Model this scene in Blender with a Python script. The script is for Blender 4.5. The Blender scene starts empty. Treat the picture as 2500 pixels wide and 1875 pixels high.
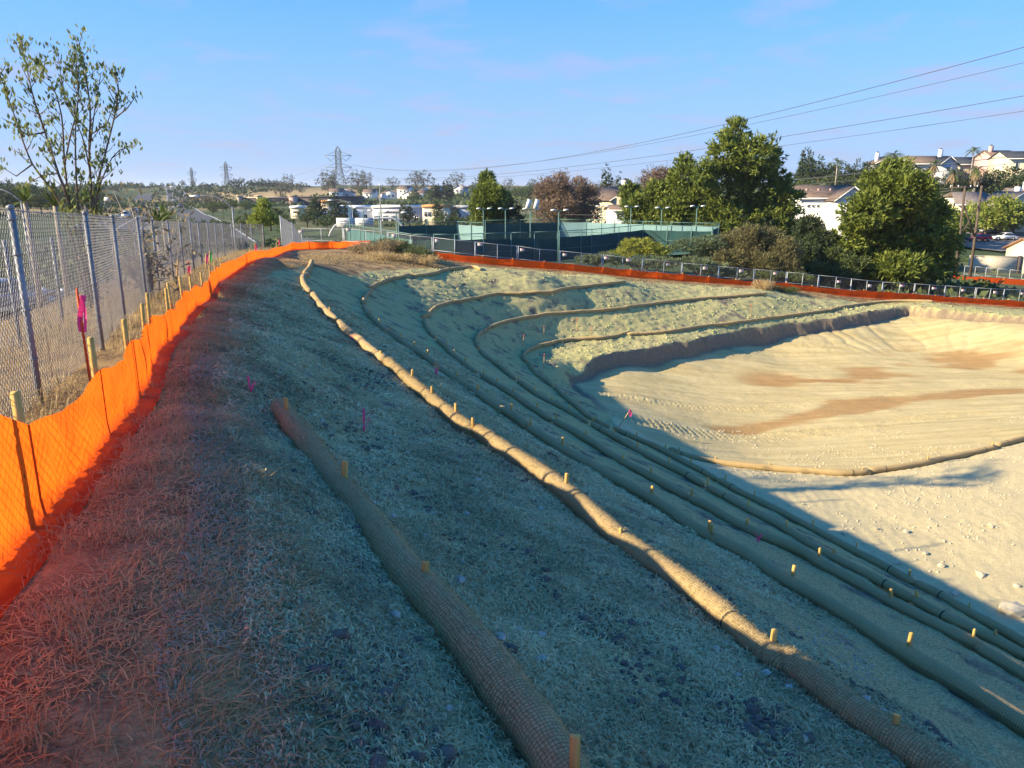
import bpy, bmesh, math, random
import numpy as np
from mathutils import Vector, Matrix, Quaternion

# ------------------------------------------------------------------ camera, sky, sun, exposure
scene = bpy.context.scene
COL = scene.collection
random.seed(7)
RNG = np.random.default_rng(11)

CAMZ = 1.75                       # phone height above the datum (crest of the slope near the camera)
FPX = 1878.0                      # focal length in photo pixels (photo 2500 x 1875)
PITCH = math.radians(14.16)
SP, CP = math.sin(PITCH), math.cos(PITCH)

cam_data = bpy.data.cameras.new('camera')
cam = bpy.data.objects.new('camera', cam_data)
COL.objects.link(cam)
cam_data.sensor_fit = 'HORIZONTAL'
cam_data.sensor_width = 36.0
cam_data.lens = 36.0 * FPX / 2500.0
cam_data.clip_start = 0.05
cam_data.clip_end = 20000.0
cam.location = (0, 0, CAMZ)
cam.rotation_euler = (math.radians(90) - PITCH, 0, 0)
scene.camera = cam

SUN_EL = math.radians(24.4)
LH = Vector((0.966, 0.257, 0)).normalized()          # horizontal direction the light travels
SUN_DIR = Vector((LH.x * math.cos(SUN_EL), LH.y * math.cos(SUN_EL), -math.sin(SUN_EL)))
sun_data = bpy.data.lights.new('sun', 'SUN')
sun_data.energy = 3.3
sun_data.angle = math.radians(0.53)
sun_data.color = (1.0, 0.85, 0.58)
sun = bpy.data.objects.new('sun', sun_data)
COL.objects.link(sun)
sun.location = (-60, 15, 40)
sun.rotation_euler = SUN_DIR.to_track_quat('-Z', 'Y').to_euler()

world = bpy.data.worlds.new('World')
scene.world = world
world.use_nodes = True
wn, wl = world.node_tree.nodes, world.node_tree.links
wn.clear()
wout = wn.new('ShaderNodeOutputWorld')
wbg = wn.new('ShaderNodeBackground')
wsky = wn.new('ShaderNodeTexSky')
wsky.sky_type = 'NISHITA'
wsky.sun_disc = False
wsky.sun_elevation = SUN_EL
wsky.sun_rotation = math.atan2(-LH.x, -LH.y)         # azimuth of the sun, clockwise from +Y
wsky.air_density = 0.8
wsky.dust_density = 0.0
wsky.ozone_density = 4.0
wbg.inputs['Strength'].default_value = 0.15
# thin, streaky high cloud everywhere in the sky
wco = wn.new('ShaderNodeTexCoord')
wsep = wn.new('ShaderNodeSeparateXYZ')
wl.new(wco.outputs['Generated'], wsep.inputs[0])
wz = wn.new('ShaderNodeMath'); wz.operation = 'MAXIMUM'; wz.inputs[1].default_value = 0.02
wl.new(wsep.outputs['Z'], wz.inputs[0])
wz2 = wn.new('ShaderNodeMath'); wz2.operation = 'ADD'; wz2.inputs[1].default_value = 0.10
wl.new(wz.outputs[0], wz2.inputs[0])
wdx = wn.new('ShaderNodeMath'); wdx.operation = 'DIVIDE'
wdy = wn.new('ShaderNodeMath'); wdy.operation = 'DIVIDE'
wl.new(wsep.outputs['X'], wdx.inputs[0]); wl.new(wz2.outputs[0], wdx.inputs[1])
wl.new(wsep.outputs['Y'], wdy.inputs[0]); wl.new(wz2.outputs[0], wdy.inputs[1])
wcmb = wn.new('ShaderNodeCombineXYZ')
wcmb.inputs['Z'].default_value = 3.7
wl.new(wdx.outputs[0], wcmb.inputs['X']); wl.new(wdy.outputs[0], wcmb.inputs['Y'])
wns = wn.new('ShaderNodeTexNoise')
wns.inputs['Scale'].default_value = 1.6
wns.inputs['Detail'].default_value = 5.0
wns.inputs['Roughness'].default_value = 0.55
wns.inputs['Distortion'].default_value = 0.35
wl.new(wcmb.outputs[0], wns.inputs['Vector'])
wrp = wn.new('ShaderNodeValToRGB')
wrp.color_ramp.elements[0].position = 0.52; wrp.color_ramp.elements[0].color = (0, 0, 0, 1)
wrp.color_ramp.elements[1].position = 0.68; wrp.color_ramp.elements[1].color = (0.60, 0.60, 0.60, 1)
wl.new(wns.outputs['Fac'], wrp.inputs[0])
wmx = wn.new('ShaderNodeMixRGB')
wmx.inputs[2].default_value = (0.88, 0.95, 1.34, 1)
wgm = wn.new('ShaderNodeGamma'); wgm.inputs['Gamma'].default_value = 0.55
wl.new(wsky.outputs[0], wgm.inputs['Color'])
whs = wn.new('ShaderNodeHueSaturation'); whs.inputs['Saturation'].default_value = 1.85
wtn = wn.new('ShaderNodeMixRGB'); wtn.blend_type = 'MULTIPLY'; wtn.inputs[0].default_value = 1.0; wtn.inputs[2].default_value = (1.02, 0.94, 1.0, 1)
wl.new(wgm.outputs[0], wtn.inputs[1]); wl.new(wtn.outputs[0], whs.inputs['Color'])
# pale blue band of haze low over the whole horizon
whz = wn.new('ShaderNodeMapRange'); whz.interpolation_type = 'SMOOTHSTEP'
whz.inputs['From Min'].default_value = -0.05; whz.inputs['From Max'].default_value = 0.36; whz.inputs['To Min'].default_value = 0.92; whz.inputs['To Max'].default_value = 0.0
wl.new(wsep.outputs['Z'], whz.inputs['Value'])
whm = wn.new('ShaderNodeMixRGB'); whm.inputs[2].default_value = (0.42, 0.80, 1.46, 1)
wl.new(whz.outputs[0], whm.inputs[0]); wl.new(whs.outputs[0], whm.inputs[1])
wl.new(wrp.outputs[0], wmx.inputs[0]); wl.new(whm.outputs[0], wmx.inputs[1])
wl.new(wmx.outputs[0], wbg.inputs['Color'])
wl.new(wbg.outputs[0], wout.inputs[0])

scene.view_settings.view_transform = 'Standard'
scene.view_settings.look = 'None'
scene.view_settings.gamma = 1.0
scene.view_settings.use_curve_mapping = False
scene.view_settings.exposure = 1.98
scene.cycles.max_bounces = 6
scene.cycles.transparent_max_bounces = 12
scene.cycles.use_fast_gi = False

# ------------------------------------------------------------------ helpers
def ray(u, v):
    x = (u - 1250.0) / FPX; y = (v - 937.5) / FPX
    return x, CP - y * SP, -(SP + y * CP)              # right, forward, up
def on_z(u, v, z):
    x, f, d = ray(u, v); t = (z - CAMZ) / d
    return np.array([x * t, f * t, z])
def at_F(u, v, F):
    x, f, d = ray(u, v); t = F / f
    return np.array([x * t, F, CAMZ + d * t])
CREST0, CRESTG = 0.25, -0.045
def crest_z(F): return CREST0 + CRESTG * F
def on_crest(u, v):
    x, f, d = ray(u, v)
    F = (CAMZ - CREST0) / (-d / f + CRESTG)
    return np.array([x / f * F, F, crest_z(F)])
def col_of(u, v):                                       # horizontal direction (X per unit Y) of an upright line seen at u, v
    x, f, d = ray(u, v); return x / f

def link(o, parent=None):
    COL.objects.link(o)
    if parent is not None: o.parent = parent
    return o
def tag(o, label=None, cat=None, group=None, kind=None):
    if label: o['label'] = label
    if cat: o['category'] = cat
    if group: o['group'] = group
    if kind: o['kind'] = kind
    return o
def empty(name, loc=(0, 0, 0), rz=0.0, label=None, cat=None, group=None):
    o = bpy.data.objects.new(name, None)
    o.empty_display_size = 0.2
    o.location = loc; o.rotation_euler = (0, 0, rz)
    link(o)
    return tag(o, label, cat, group)
def copy_tree(o, parent=None):
    c = o.copy(); COL.objects.link(c); c.parent = parent
    for ch in [k for k in KIDS.get(o, [])]:
        copy_tree(ch, c)
    return c
KIDS = {}

def mesh_np(name, V, F, mat=None, smooth=False, uv=None):
    """V (n,3) array; F list of index arrays (m,k)"""
    V = np.asarray(V, dtype=np.float32)
    if not isinstance(F, (list, tuple)): F = [F]
    F = [np.asarray(f, dtype=np.int32) for f in F if len(f)]
    me = bpy.data.meshes.new(name)
    me.vertices.add(len(V)); me.vertices.foreach_set('co', V.ravel())
    idx = np.concatenate([f.ravel() for f in F])
    tot = np.concatenate([np.full(len(f), f.shape[1], np.int32) for f in F])
    st = np.concatenate([[0], np.cumsum(tot)[:-1]]).astype(np.int32)
    me.loops.add(len(idx)); me.loops.foreach_set('vertex_index', idx)
    me.polygons.add(len(tot)); me.polygons.foreach_set('loop_start', st)
    if uv is not None:
        ul = me.uv_layers.new(name='uv')
        ul.data.foreach_set('uv', np.asarray(uv, np.float32)[idx].ravel())
    if smooth: me.polygons.foreach_set('use_smooth', np.ones(len(tot), bool))
    if mat is not None:
        for m in (mat if isinstance(mat, (list, tuple)) else [mat]): me.materials.append(m)
    me.update(calc_edges=True)
    return me

class MB:
    """collects shapes for ONE mesh"""
    def __init__(s): s.v = []; s.f = {}; s.uv = []; s.n = 0
    def add(s, V, F, uv=None):
        V = np.asarray(V, float).reshape(-1, 3)
        F = np.asarray(F, int)
        s.f.setdefault(F.shape[1], []).append(F + s.n)
        s.v.append(V); s.n += len(V)
        s.uv.append(np.zeros((len(V), 2)) if uv is None else uv)
        return s
    def box(s, c, size, R=None):
        x, y, z = [q / 2 for q in size]
        V = np.array([[-x,-y,-z],[x,-y,-z],[x,y,-z],[-x,y,-z],[-x,-y,z],[x,-y,z],[x,y,z],[-x,y,z]])
        if R is not None: V = V @ np.array(R).T
        return s.add(V + np.array(c), [[0,3,2,1],[4,5,6,7],[0,1,5,4],[1,2,6,5],[2,3,7,6],[3,0,4,7]])
    def bar(s, a, b, w, h=None):
        """box-section bar between two points"""
        return s.tube([a, b], [w * 0.7072, w * 0.7072], 4)
    def tube(s, pts, rad, n=8, cap=True):
        pts = np.asarray(pts, float); m = len(pts)
        rad = np.broadcast_to(np.asarray(rad, float), (m,))
        T = np.gradient(pts, axis=0) if m > 2 else np.repeat([pts[1] - pts[0]], 2, 0)
        T = T / (np.linalg.norm(T, axis=1, keepdims=True) + 1e-12)
        up = np.array([0, 0, 1.0]) if abs(T[0][2]) < 0.95 else np.array([1.0, 0, 0])
        A = np.cross(T, up); A /= (np.linalg.norm(A, axis=1, keepdims=True) + 1e-9)
        B = np.cross(A, T)
        th = np.arange(n) / n * 2 * math.pi + math.pi / n
        V = pts[:, None, :] + rad[:, None, None] * (np.cos(th)[None, :, None] * A[:, None, :] + np.sin(th)[None, :, None] * B[:, None, :])
        L = np.concatenate([[0], np.cumsum(np.linalg.norm(np.diff(pts, axis=0), axis=1))])
        uv = np.stack([np.repeat(L, n), np.tile(th, m)], 1)
        i = np.arange(m - 1)[:, None] * n; j = np.arange(n)[None, :]; k = (j + 1) % n
        Q = np.stack([i + j, i + n + j, i + n + k, i + k], -1).reshape(-1, 4)
        s.add(V.reshape(-1, 3), Q, uv)
        if cap and n >= 3:
            base = s.n - m * n
            s.f.setdefault(n, []).append(np.array([np.arange(n)]) + base)
            s.f.setdefault(n, []).append(np.array([np.arange(n)[::-1]]) + base + (m - 1) * n)
        return s
    def prism(s, poly, z0, z1):
        """vertical prism over an x, y polygon"""
        p = np.asarray(poly, float); n = len(p)
        V = np.concatenate([np.c_[p, np.full(n, z0)], np.c_[p, np.full(n, z1)]])
        s.add(V, [[i, (i + 1) % n, (i + 1) % n + n, i + n] for i in range(n)])
        b = s.n - 2 * n
        s.f.setdefault(n, []).append(np.array([np.arange(n)[::-1]]) + b)
        s.f.setdefault(n, []).append(np.array([np.arange(n)]) + b + n)
        return s
    def extrude(s, prof, y0, y1):
        """profile in x, z extruded along y"""
        p = np.asarray(prof, float); n = len(p)
        V = np.concatenate([np.c_[p[:, 0], np.full(n, y0), p[:, 1]], np.c_[p[:, 0], np.full(n, y1), p[:, 1]]])
        s.add(V, [[i, i + n, (i + 1) % n + n, (i + 1) % n] for i in range(n)])
        b = s.n - 2 * n
        s.f.setdefault(n, []).append(np.array([np.arange(n)]) + b)
        s.f.setdefault(n, []).append(np.array([np.arange(n)[::-1]]) + b + n)
        return s
    def poly(s, pts):
        n = len(pts); return s.add(pts, [list(range(n))])
    def mesh(s, name, mat=None, smooth=False, uv=False):
        F = [np.concatenate(f) for f in s.f.values()]
        return mesh_np(name, np.concatenate(s.v), F, mat, smooth, np.concatenate(s.uv) if uv else None)
    def build(s, name, mat=None, parent=None, smooth=False, uv=False, loc=None):
        o = bpy.data.objects.new(name, s.mesh(name, mat, smooth, uv))
        if loc is not None: o.location = loc
        link(o, parent)
        if parent is not None: KIDS.setdefault(parent, []).append(o)
        return o

def put(name, me, parent=None, loc=None, rz=None):
    o = bpy.data.objects.new(name, me)
    if loc is not None: o.location = loc
    if rz is not None: o.rotation_euler = (0, 0, rz)
    link(o, parent)
    if parent is not None: KIDS.setdefault(parent, []).append(o)
    return o

def catmull(P, step):
    """smooth resampled polyline through P, about `step` apart"""
    P = np.asarray(P, float)
    Q = np.vstack([2 * P[0] - P[1], P, 2 * P[-1] - P[-2]])
    out = []
    for i in range(1, len(Q) - 2):
        p0, p1, p2, p3 = Q[i - 1], Q[i], Q[i + 1], Q[i + 2]
        n = max(1, int(np.linalg.norm(p2 - p1) / step))
        t = (np.arange(n) / n)[:, None]
        out.append(0.5 * (2 * p1 + (p2 - p0) * t + (2 * p0 - 5 * p1 + 4 * p2 - p3) * t**2 + (3 * p1 - p0 - 3 * p2 + p3) * t**3))
    out.append(P[-1:])
    return np.vstack(out)
def resample(P, step):
    P = np.asarray(P, float)
    L = np.concatenate([[0], np.cumsum(np.linalg.norm(np.diff(P, axis=0), axis=1))])
    n = max(2, int(round(L[-1] / step)) + 1)
    s = np.linspace(0, L[-1], n)
    return np.stack([np.interp(s, L, P[:, k]) for k in range(P.shape[1])], 1)

# value noise on arrays
def _hash(ix, iy, seed):
    h = (ix * 374761393 + iy * 668265263 + seed * 982451653) & 0x7fffffff
    h = ((h ^ (h >> 13)) * 1274126177) & 0x7fffffff
    h = (h ^ (h >> 16)) & 0xffff
    return h / 65535.0
def vnoise(x, y, seed=0):
    ix = np.floor(x).astype(np.int64); iy = np.floor(y).astype(np.int64)
    fx = x - ix; fy = y - iy
    fx = fx * fx * (3 - 2 * fx); fy = fy * fy * (3 - 2 * fy)
    a = _hash(ix, iy, seed); b = _hash(ix + 1, iy, seed); c = _hash(ix, iy + 1, seed); d = _hash(ix + 1, iy + 1, seed)
    return (a + (b - a) * fx) * (1 - fy) + (c + (d - c) * fx) * fy - 0.5
def fnoise(x, y, oct=4, seed=0, gain=0.5):
    r = 0; a = 1
    for k in range(oct):
        r = r + a * vnoise(x * 2**k + 17.3 * k, y * 2**k - 9.1 * k, seed + k); a *= gain
    return r
def sstep(a, b, x):
    t = np.clip((x - a) / (b - a), 0, 1); return t * t * (3 - 2 * t)

# ------------------------------------------------------------------ materials
def new_mat(name):
    m = bpy.data.materials.new(name); m.use_nodes = True
    nt = m.node_tree; b = nt.nodes['Principled BSDF']
    b.inputs['Roughness'].default_value = 0.85
    b.inputs['Specular IOR Level'].default_value = 0.25
    return m, nt, b
def nd(nt, kind, **kw):
    n = nt.nodes.new(kind)
    for k, v in kw.items():
        if k in n.inputs: n.inputs[k].default_value = v
        else: setattr(n, k, v)
    return n
def mixc(nt, fac, a, b, blend='MIX'):
    n = nt.nodes.new('ShaderNodeMixRGB'); n.blend_type = blend
    for s, q in ((0, fac), (1, a), (2, b)):
        if isinstance(q, (int, float)): n.inputs[s].default_value = q
        elif isinstance(q, tuple): n.inputs[s].default_value = (*q, 1) if len(q) == 3 else q
        else: nt.links.new(q, n.inputs[s])
    return n.outputs[0]
def ramp(nt, src, p0, p1, c0=(0, 0, 0), c1=(1, 1, 1)):
    r = nt.nodes.new('ShaderNodeValToRGB')
    r.color_ramp.elements[0].position = p0; r.color_ramp.elements[0].color = (*c0, 1)
    r.color_ramp.elements[1].position = p1; r.color_ramp.elements[1].color = (*c1, 1)
    nt.links.new(src, r.inputs[0]); return r.outputs[0]
def noise(nt, scale, detail=4, rough=0.55, vec=None, out='Fac'):
    n = nd(nt, 'ShaderNodeTexNoise', Scale=scale, Detail=detail, Roughness=rough)
    if vec is not None: nt.links.new(vec, n.inputs['Vector'])
    return n.outputs[out]
def objco(nt): return nd(nt, 'ShaderNodeTexCoord').outputs['Object']
def geopos(nt): return nd(nt, 'ShaderNodeNewGeometry').outputs['Position']
def bump(nt, b, h, strength=0.5, dist=0.02):
    n = nd(nt, 'ShaderNodeBump', Strength=strength, Distance=dist)
    nt.links.new(h, n.inputs['Height']); nt.links.new(n.outputs[0], b.inputs['Normal'])
_MC = {}
def plain(name, c, rough=0.8, var=0.25, scale=3.0, metal=0.0, spec=0.3, bmp=0.0, bscale=40.0):
    """a surface of one colour with blotchy variation"""
    if name in _MC: return _MC[name]
    m, nt, b = new_mat(name)
    b.inputs['Roughness'].default_value = rough; b.inputs['Metallic'].default_value = metal
    b.inputs['Specular IOR Level'].default_value = spec
    p = geopos(nt)
    f = ramp(nt, noise(nt, scale, 5, 0.6, p), 0.3, 0.7)
    lo = tuple(q * (1 - var) for q in c); hi = tuple(min(1, q * (1 + var)) for q in c)
    nt.links.new(mixc(nt, f, lo, hi), b.inputs['Base Color'])
    if bmp: bump(nt, b, noise(nt, bscale, 3, 0.6, p), bmp, 0.02)
    _MC[name] = m
    return m
def leafmat(name, c1, c2, trans=0.35, rough=0.6):
    if name in _MC: return _MC[name]
    m, nt, b = new_mat(name)
    b.inputs['Roughness'].default_value = rough
    g = nd(nt, 'ShaderNodeNewGeometry')
    f = mixc(nt, 0.5, g.outputs['Random Per Island'], ramp(nt, noise(nt, 0.9, 3, 0.6, g.outputs['Position']), 0.35, 0.65))
    c = mixc(nt, f, c1, c2)
    nt.links.new(c, b.inputs['Base Color'])
    if trans > 0:
        t = nd(nt, 'ShaderNodeBsdfTranslucent'); nt.links.new(c, t.inputs['Color'])
        mx = nd(nt, 'ShaderNodeMixShader'); mx.inputs[0].default_value = trans
        nt.links.new(b.outputs[0], mx.inputs[1]); nt.links.new(t.outputs[0], mx.inputs[2])
        nt.links.new(mx.outputs[0], nt.nodes['Material Output'].inputs['Surface'])
    _MC[name] = m
    return m
# ------------------------------------------------------------------ traced layout (photo pixels), one list of sections per wattle row
WZ = {1: -0.43, 2: -1.45, 3: -2.60, 4: -3.75, 5: -4.90, 6: -6.05, 7: -6.60}     # height of each row (rows follow contours)
WATTLE = {
 1: [[(685,997),(719,1044),(774,1120),(831,1196),(889,1261),(944,1333),(991,1402),(1047,1462),(1115,1537),(1183,1618),(1249,1709),(1309,1781),(1366,1870),(1440,1985)]],
 2: [[(761,639),(755,654),(745,666)],
     [(752,671),(741,675),(740,687),(746,701),(755,712)],
     [(765,720),(774,734),(786,750),(801,766),(819,781)],
     [(830,790),(842,804),(859,817),(880,833),(904,855),(935,877)],
     [(949,886),(972,906),(1001,931),(1027,951),(1063,982),(1095,1007),(1124,1033),(1146,1047)],
     [(1171,1054),(1204,1078),(1244,1107),(1290,1135),(1345,1174),(1402,1218),(1431,1243),(1511,1315),(1572,1358),(1663,1420),(1753,1488),(1825,1557),(1887,1608)],
     [(1930,1622),(2006,1676),(2079,1738),(2169,1799),(2259,1857),(2380,1935)]],
 3: [[(1171,656),(1153,652),(1090,659),(1059,667),(1023,672),(1003,672.5)],
     [(1000,673.5),(960,680),(924,692),(905,701),(898,701)],
     [(906,707),(897,716),(889,730),(888,741)],
     [(889,748),(898,765),(915,783),(940,806)],
     [(951,812),(971,826),(998,846),(1036,869),(1059,887)],
     [(1075,901),(1108,920),(1135,939),(1166,958),(1197,982),(1225,1000),(1258,1016),(1283,1040)],
     [(1298,1049),(1327,1066),(1361,1088),(1460,1147),(1525,1180),(1587,1211),(1645,1250),(1681,1281),(1735,1312)],
     [(1753,1321),(1807,1347),(1855,1374),(1904,1410),(1951,1433),(2013,1471),(2100,1525),(2154,1561),(2221,1602),(2281,1638),(2353,1678),(2425,1720),(2489,1761),(2600,1832)]],
 4: [[(1525,688),(1482,693),(1399,702),(1345,711),(1272,715)],
     [(1274,715.6),(1216,718),(1171,725),(1124,734),(1108,736)],
     [(1106,737),(1081,743),(1063,751),(1045,766),(1032,774)],
     [(1038,780),(1040,792),(1048,808),(1061,822)],
     [(1070,831),(1086,844),(1106,865),(1135,888),(1159,907)],
     [(1178,919),(1207,936),(1245,959),(1283,985),(1316,1006),(1341,1022)],
     [(1357,1028),(1390,1048),(1420,1065),(1453,1083),(1506,1119),(1562,1148),(1617,1177),(1654,1198),(1675,1210)],
     [(1695,1222),(1735,1240),(1789,1271),(1848,1301),(1904,1325),(1958,1347),(2013,1383),(2067,1408),(2121,1439),(2157,1461),(2208,1487),(2263,1515),(2335,1551),(2382,1571)],
     [(2407,1592),(2444,1612),(2494,1643),(2600,1702)]],
 5: [[(1869,717),(1779,724),(1699,730),(1616,739),(1525,751)],
     [(1526,751.5),(1417,761),(1337,768),(1298,773),(1262,779),(1225,788),(1189,800)],
     [(1186,803),(1171,813),(1162,828),(1163,838),(1168,848)],
     [(1173,856),(1189,872),(1216,890),(1236,907),(1256,924)],
     [(1268,931),(1299,953),(1327,972),(1354,984),(1381,999),(1408,1015),(1430,1028)],
     [(1449,1037),(1480,1055),(1516,1074),(1563,1103),(1608,1126),(1645,1142),(1681,1162),(1711,1180)],
     [(1735,1194),(1771,1213),(1807,1233),(1850,1257),(1904,1283),(1958,1316),(2013,1348),(2049,1368),(2103,1395),(2157,1422),(2221,1459)],
     [(2240,1468),(2263,1480),(2317,1513),(2389,1544),(2444,1571),(2494,1596),(2600,1650)]],
 6: [[(2275,736),(2196,735),(2132,739),(2069,748),(2028,756)],
     [(2026,757),(1990,762),(1895,774),(1779,789),(1724,795),(1634,809),(1536,816)],
     [(1534,814),(1507,819),(1471,824),(1435,826),(1399,828),(1363,833),(1348,837)],
     [(1346,838),(1312,845),(1290,854),(1280,863),(1278,874),(1284,881)],
     [(1291,886),(1308,910),(1327,925),(1346,939)],
     [(1355,946),(1381,970),(1402,986),(1426,1008),(1441,1019),(1462,1031),(1482,1040)],
     [(1504,1046),(1529,1058),(1554,1070),(1578,1081),(1601,1091),(1627,1104),(1650,1117),(1681,1133),(1708,1146),(1744,1167)],
     [(1758,1175),(1798,1196),(1846,1219),(1890,1242),(1940,1267),(1980,1288),(2031,1316),(2076,1339),(2121,1361),(2175,1390),(2221,1417)],
     [(2240,1424),(2299,1453),(2353,1487),(2407,1515),(2462,1545),(2498,1569),(2600,1625)]],
 7: [[(1641,1100),(1663,1110),(1699,1119),(1744,1128),(1807,1135),(1880,1142),(1958,1149),(2053,1156),(2116,1152)],
     [(2126,1149),(2211,1138),(2306,1119),(2370,1105),(2427,1092)],
     [(2436,1087),(2496,1070),(2600,1040)]],
}
STAKES = {   # pixel of each stake's top, row by row
 1: [(696,972),(823,1127),(1021,1371),(1406,1811)],
 2: [(799,750),(917,856),(986,902),(1034,944),(1095,987),(1158,1022),(1338,1154),(1523,1293),(1871,1541),(2178,1749)],
 3: [(905,757),(923,778),(948,800),(972,815),(1005,834),(1039,854),(1110,907),(1166,939),(1220,985),(1290,1023),(1361,1068),(1586,1185),(1721,1271),(1739,1279),(1940,1381),(2209,1541)],
 4: [(1089,835),(1105,853),(1131,873),(1173,901),(1204,923),(1241,949),(1293,982),(1350,1011),(1421,1052),(1507,1111),(1581,1139),(1687,1193),(1815,1264),(1986,1338),(2162,1437),(2375,1535)],
 5: [(1214,877),(1232,894),(1261,916),(1299,944),(1338,966),(1383,989),(1437,1018),(1494,1049),(1545,1078),(1620,1117),(1710,1167),(1726,1167),(1822,1223),(1909,1272),(2037,1341),(2223,1444),(2235,1449),(2417,1539)],
 6: [(1303,890),(1315,907),(1330,918),(1353,934),(1381,956),(1406,979),(1447,1013),(1549,1056),(1619,1085),(1675,1119),(1755,1161),(1847,1197),(1990,1269),(2094,1324),(2212,1394),(2234,1391),(2377,1473)],
 7: [(1645,1092),(1746,1114),(1878,1130),(2110,1142),(2282,1113),(2420,1080)],
}
SILT_BASE = [(-260,1760),(-120,1560),(0,1417),(61,1327),(98,1290),(159,1207),(202,1160),(268,1081),(300,1034),(344,969),(369,906),(392,862),(427,827),(452,782),(481,754),(506,735),(522,708),(544,686),(570,668),(617,645),(665,630),(712,611)]
SILT_BASE2 = [(712,611),(769,609),(823,608),(862,604),(905,603)]
CREST_EDGE = [(690,1600),(687,1460),(680,1352),(669,1225),(651,1135),(615,1063),(575,1008),(564,911),(582,860),(604,830),(595,798),(589,741),(627,697),(652,656),(730,640)]
FAR_SILT = [(1062,630,48.5),(1081,632.5,48.5),(1171,643,48.5),(1262,651.5,49.2),(1400,662,50.3),(1536,676,51.5),(1671,687,53),(1807,696,54.3),(1900,704,55),(2036,720,55.8),(2171,731,56.6),(2307,737,57.6),(2500,749,58.6),(2720,762,60.5)]
CHAIN = [(-4.07,6.4),(-5.1,9.4),(-6.2,12.2),(-7.25,15.2),(-8.3,18.1),(-9.3,21.2),(-10.3,24.3),(-11.25,27.4),(-12.2,30.5),(-13.05,33.6),(-13.9,36.7),(-14.7,39.8),(-15.35,42.9),(-15.9,46.0),(-16.35,49.1),(-16.6,52.2)]
CHAIN_NEAR = [(1.7,-8.7),(0.5,-5.7),(-0.7,-2.7),(-1.9,0.3),(-2.98,3.35)]
CUT_TOP = [(1374,912),(1381,900),(1453,870),(1525,856),(1634,838),(1742,820),(1797,806),(1923,791),(2000,780),(2116,760),(2211,747),(2338,759),(2496,774),(2620,786)]
CUT_BASE = [(1395,937),(1453,907),(1525,889),(1634,873),(1742,851),(1851,833),(2000,808),(2116,784),(2211,770),(2338,776),(2496,787),(2620,799)]

WPTS = {k: [np.array([on_z(u, v, WZ[k]) for u, v in s]) for s in secs] for k, secs in WATTLE.items()}
GZ = 0.085          # the wattle axis lies this far above the ground

def tps_fit(P, smooth=0.0, kern='tps'):
    P = np.asarray(P, float); n = len(P)
    def K(r): return np.where(r > 0, r * r * np.log(r + 1e-12), 0) if kern == 'tps' else r
    d = np.linalg.norm(P[:, None, :2] - P[None, :, :2], axis=2)
    A = np.zeros((n + 3, n + 3)); A[:n, :n] = K(d) + smooth * np.eye(n) * (1 if kern == 'tps' else -1)
    A[:n, n] = 1; A[:n, n + 1:n + 3] = P[:, :2]; A[n:, :n] = A[:n, n:].T
    b = np.zeros(n + 3); b[:n] = P[:, 2]
    w = np.linalg.solve(A, b)
    def f(x, y):
        sh = np.shape(x); x = np.ravel(np.asarray(x, float)); y = np.ravel(np.asarray(y, float)); out = np.empty(len(x))
        for s in range(0, len(x), 20000):
            xs, ys = x[s:s + 20000], y[s:s + 20000]
            r = np.hypot(xs[:, None] - P[None, :, 0], ys[:, None] - P[None, :, 1])
            out[s:s + 20000] = K(r) @ w[:n] + w[n] + w[n + 1] * xs + w[n + 2] * ys
        return out.reshape(sh)
    return f

# --- slopes: contour rows, crest, rim
C = []
D1 = np.array([0.43, -0.903])
for k in range(1, 7):
    pl = np.vstack(WPTS[k])
    keep = [0]
    for i in range(1, len(pl)):
        if np.linalg.norm(pl[i] - pl[keep[-1]]) > 0.9: keep.append(i)
    for q in resample(catmull(pl[keep], 0.3), 1.15 if k < 3 else 1.5): C.append((q[0], q[1], WZ[k] - GZ))
    e = pl[-1]
    for s in (4, 10, 18): C.append((e[0] + D1[0] * s, e[1] + D1[1] * s, WZ[k] - GZ))
crest_pts = np.array([on_crest(*p) for p in CREST_EDGE])
for q in crest_pts: C.append((q[0], q[1], q[2] - 0.08))
w2all = np.vstack(WPTS[2])
for q in crest_pts[4:13]:
    j = w2all[np.argmin(np.hypot(w2all[:, 0] - q[0], w2all[:, 1] - q[1]))]
    C.append(((q[0] + j[0]) / 2, (q[1] + j[1]) / 2, (q[2] - .08 + j[2] - GZ) / 2 - 0.13))
silt_pts = np.array([on_crest(*p) for p in SILT_BASE])
silt2_pts = np.array([on_crest(*p) for p in SILT_BASE2])
for q in silt_pts[2::2]: C.append((q[0], q[1], q[2]))
for q in silt2_pts: C.append((q[0], q[1], q[2]))
for s in (4, 10, 18):
    for n0, z in ((-1.3, 0.16), (0.35, 0.1)):
        C.append((n0 * 0.903 + D1[0] * s * 1.0, n0 * 0.43 + D1[1] * s, z + 0.02 * s))
for x, y in CHAIN_NEAR + CHAIN:
    z = crest_z(y) - 0.02
    C.append((x, y, z)); C.append((x - 2.2, y + 0.2, z - 0.35)); C.append((x - 6, y + 0.5, z - 1.6)); C.append((x - 12, y + 1, z - 3.0))
far_silt = np.array([at_F(*p) for p in FAR_SILT])
for q in far_silt:
    C.append(tuple(q)); C.append((q[0] - 0.3, q[1] + 3.0, q[2] - 0.25)); C.append((q[0] - 0.5, q[1] - 1.6, q[2] - 0.05))
    C.append((q[0] - .5, q[1] + 9, q[2] - 0.9))
def ztop(u): return -6.45 + 0.25 * min(1, max(0, (u - 1950) / 160))
cut_top = [on_z(u, v, ztop(u)) for u, v in CUT_TOP[1:]]
bu = np.array(CUT_BASE, float)
cut_base = []
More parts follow.
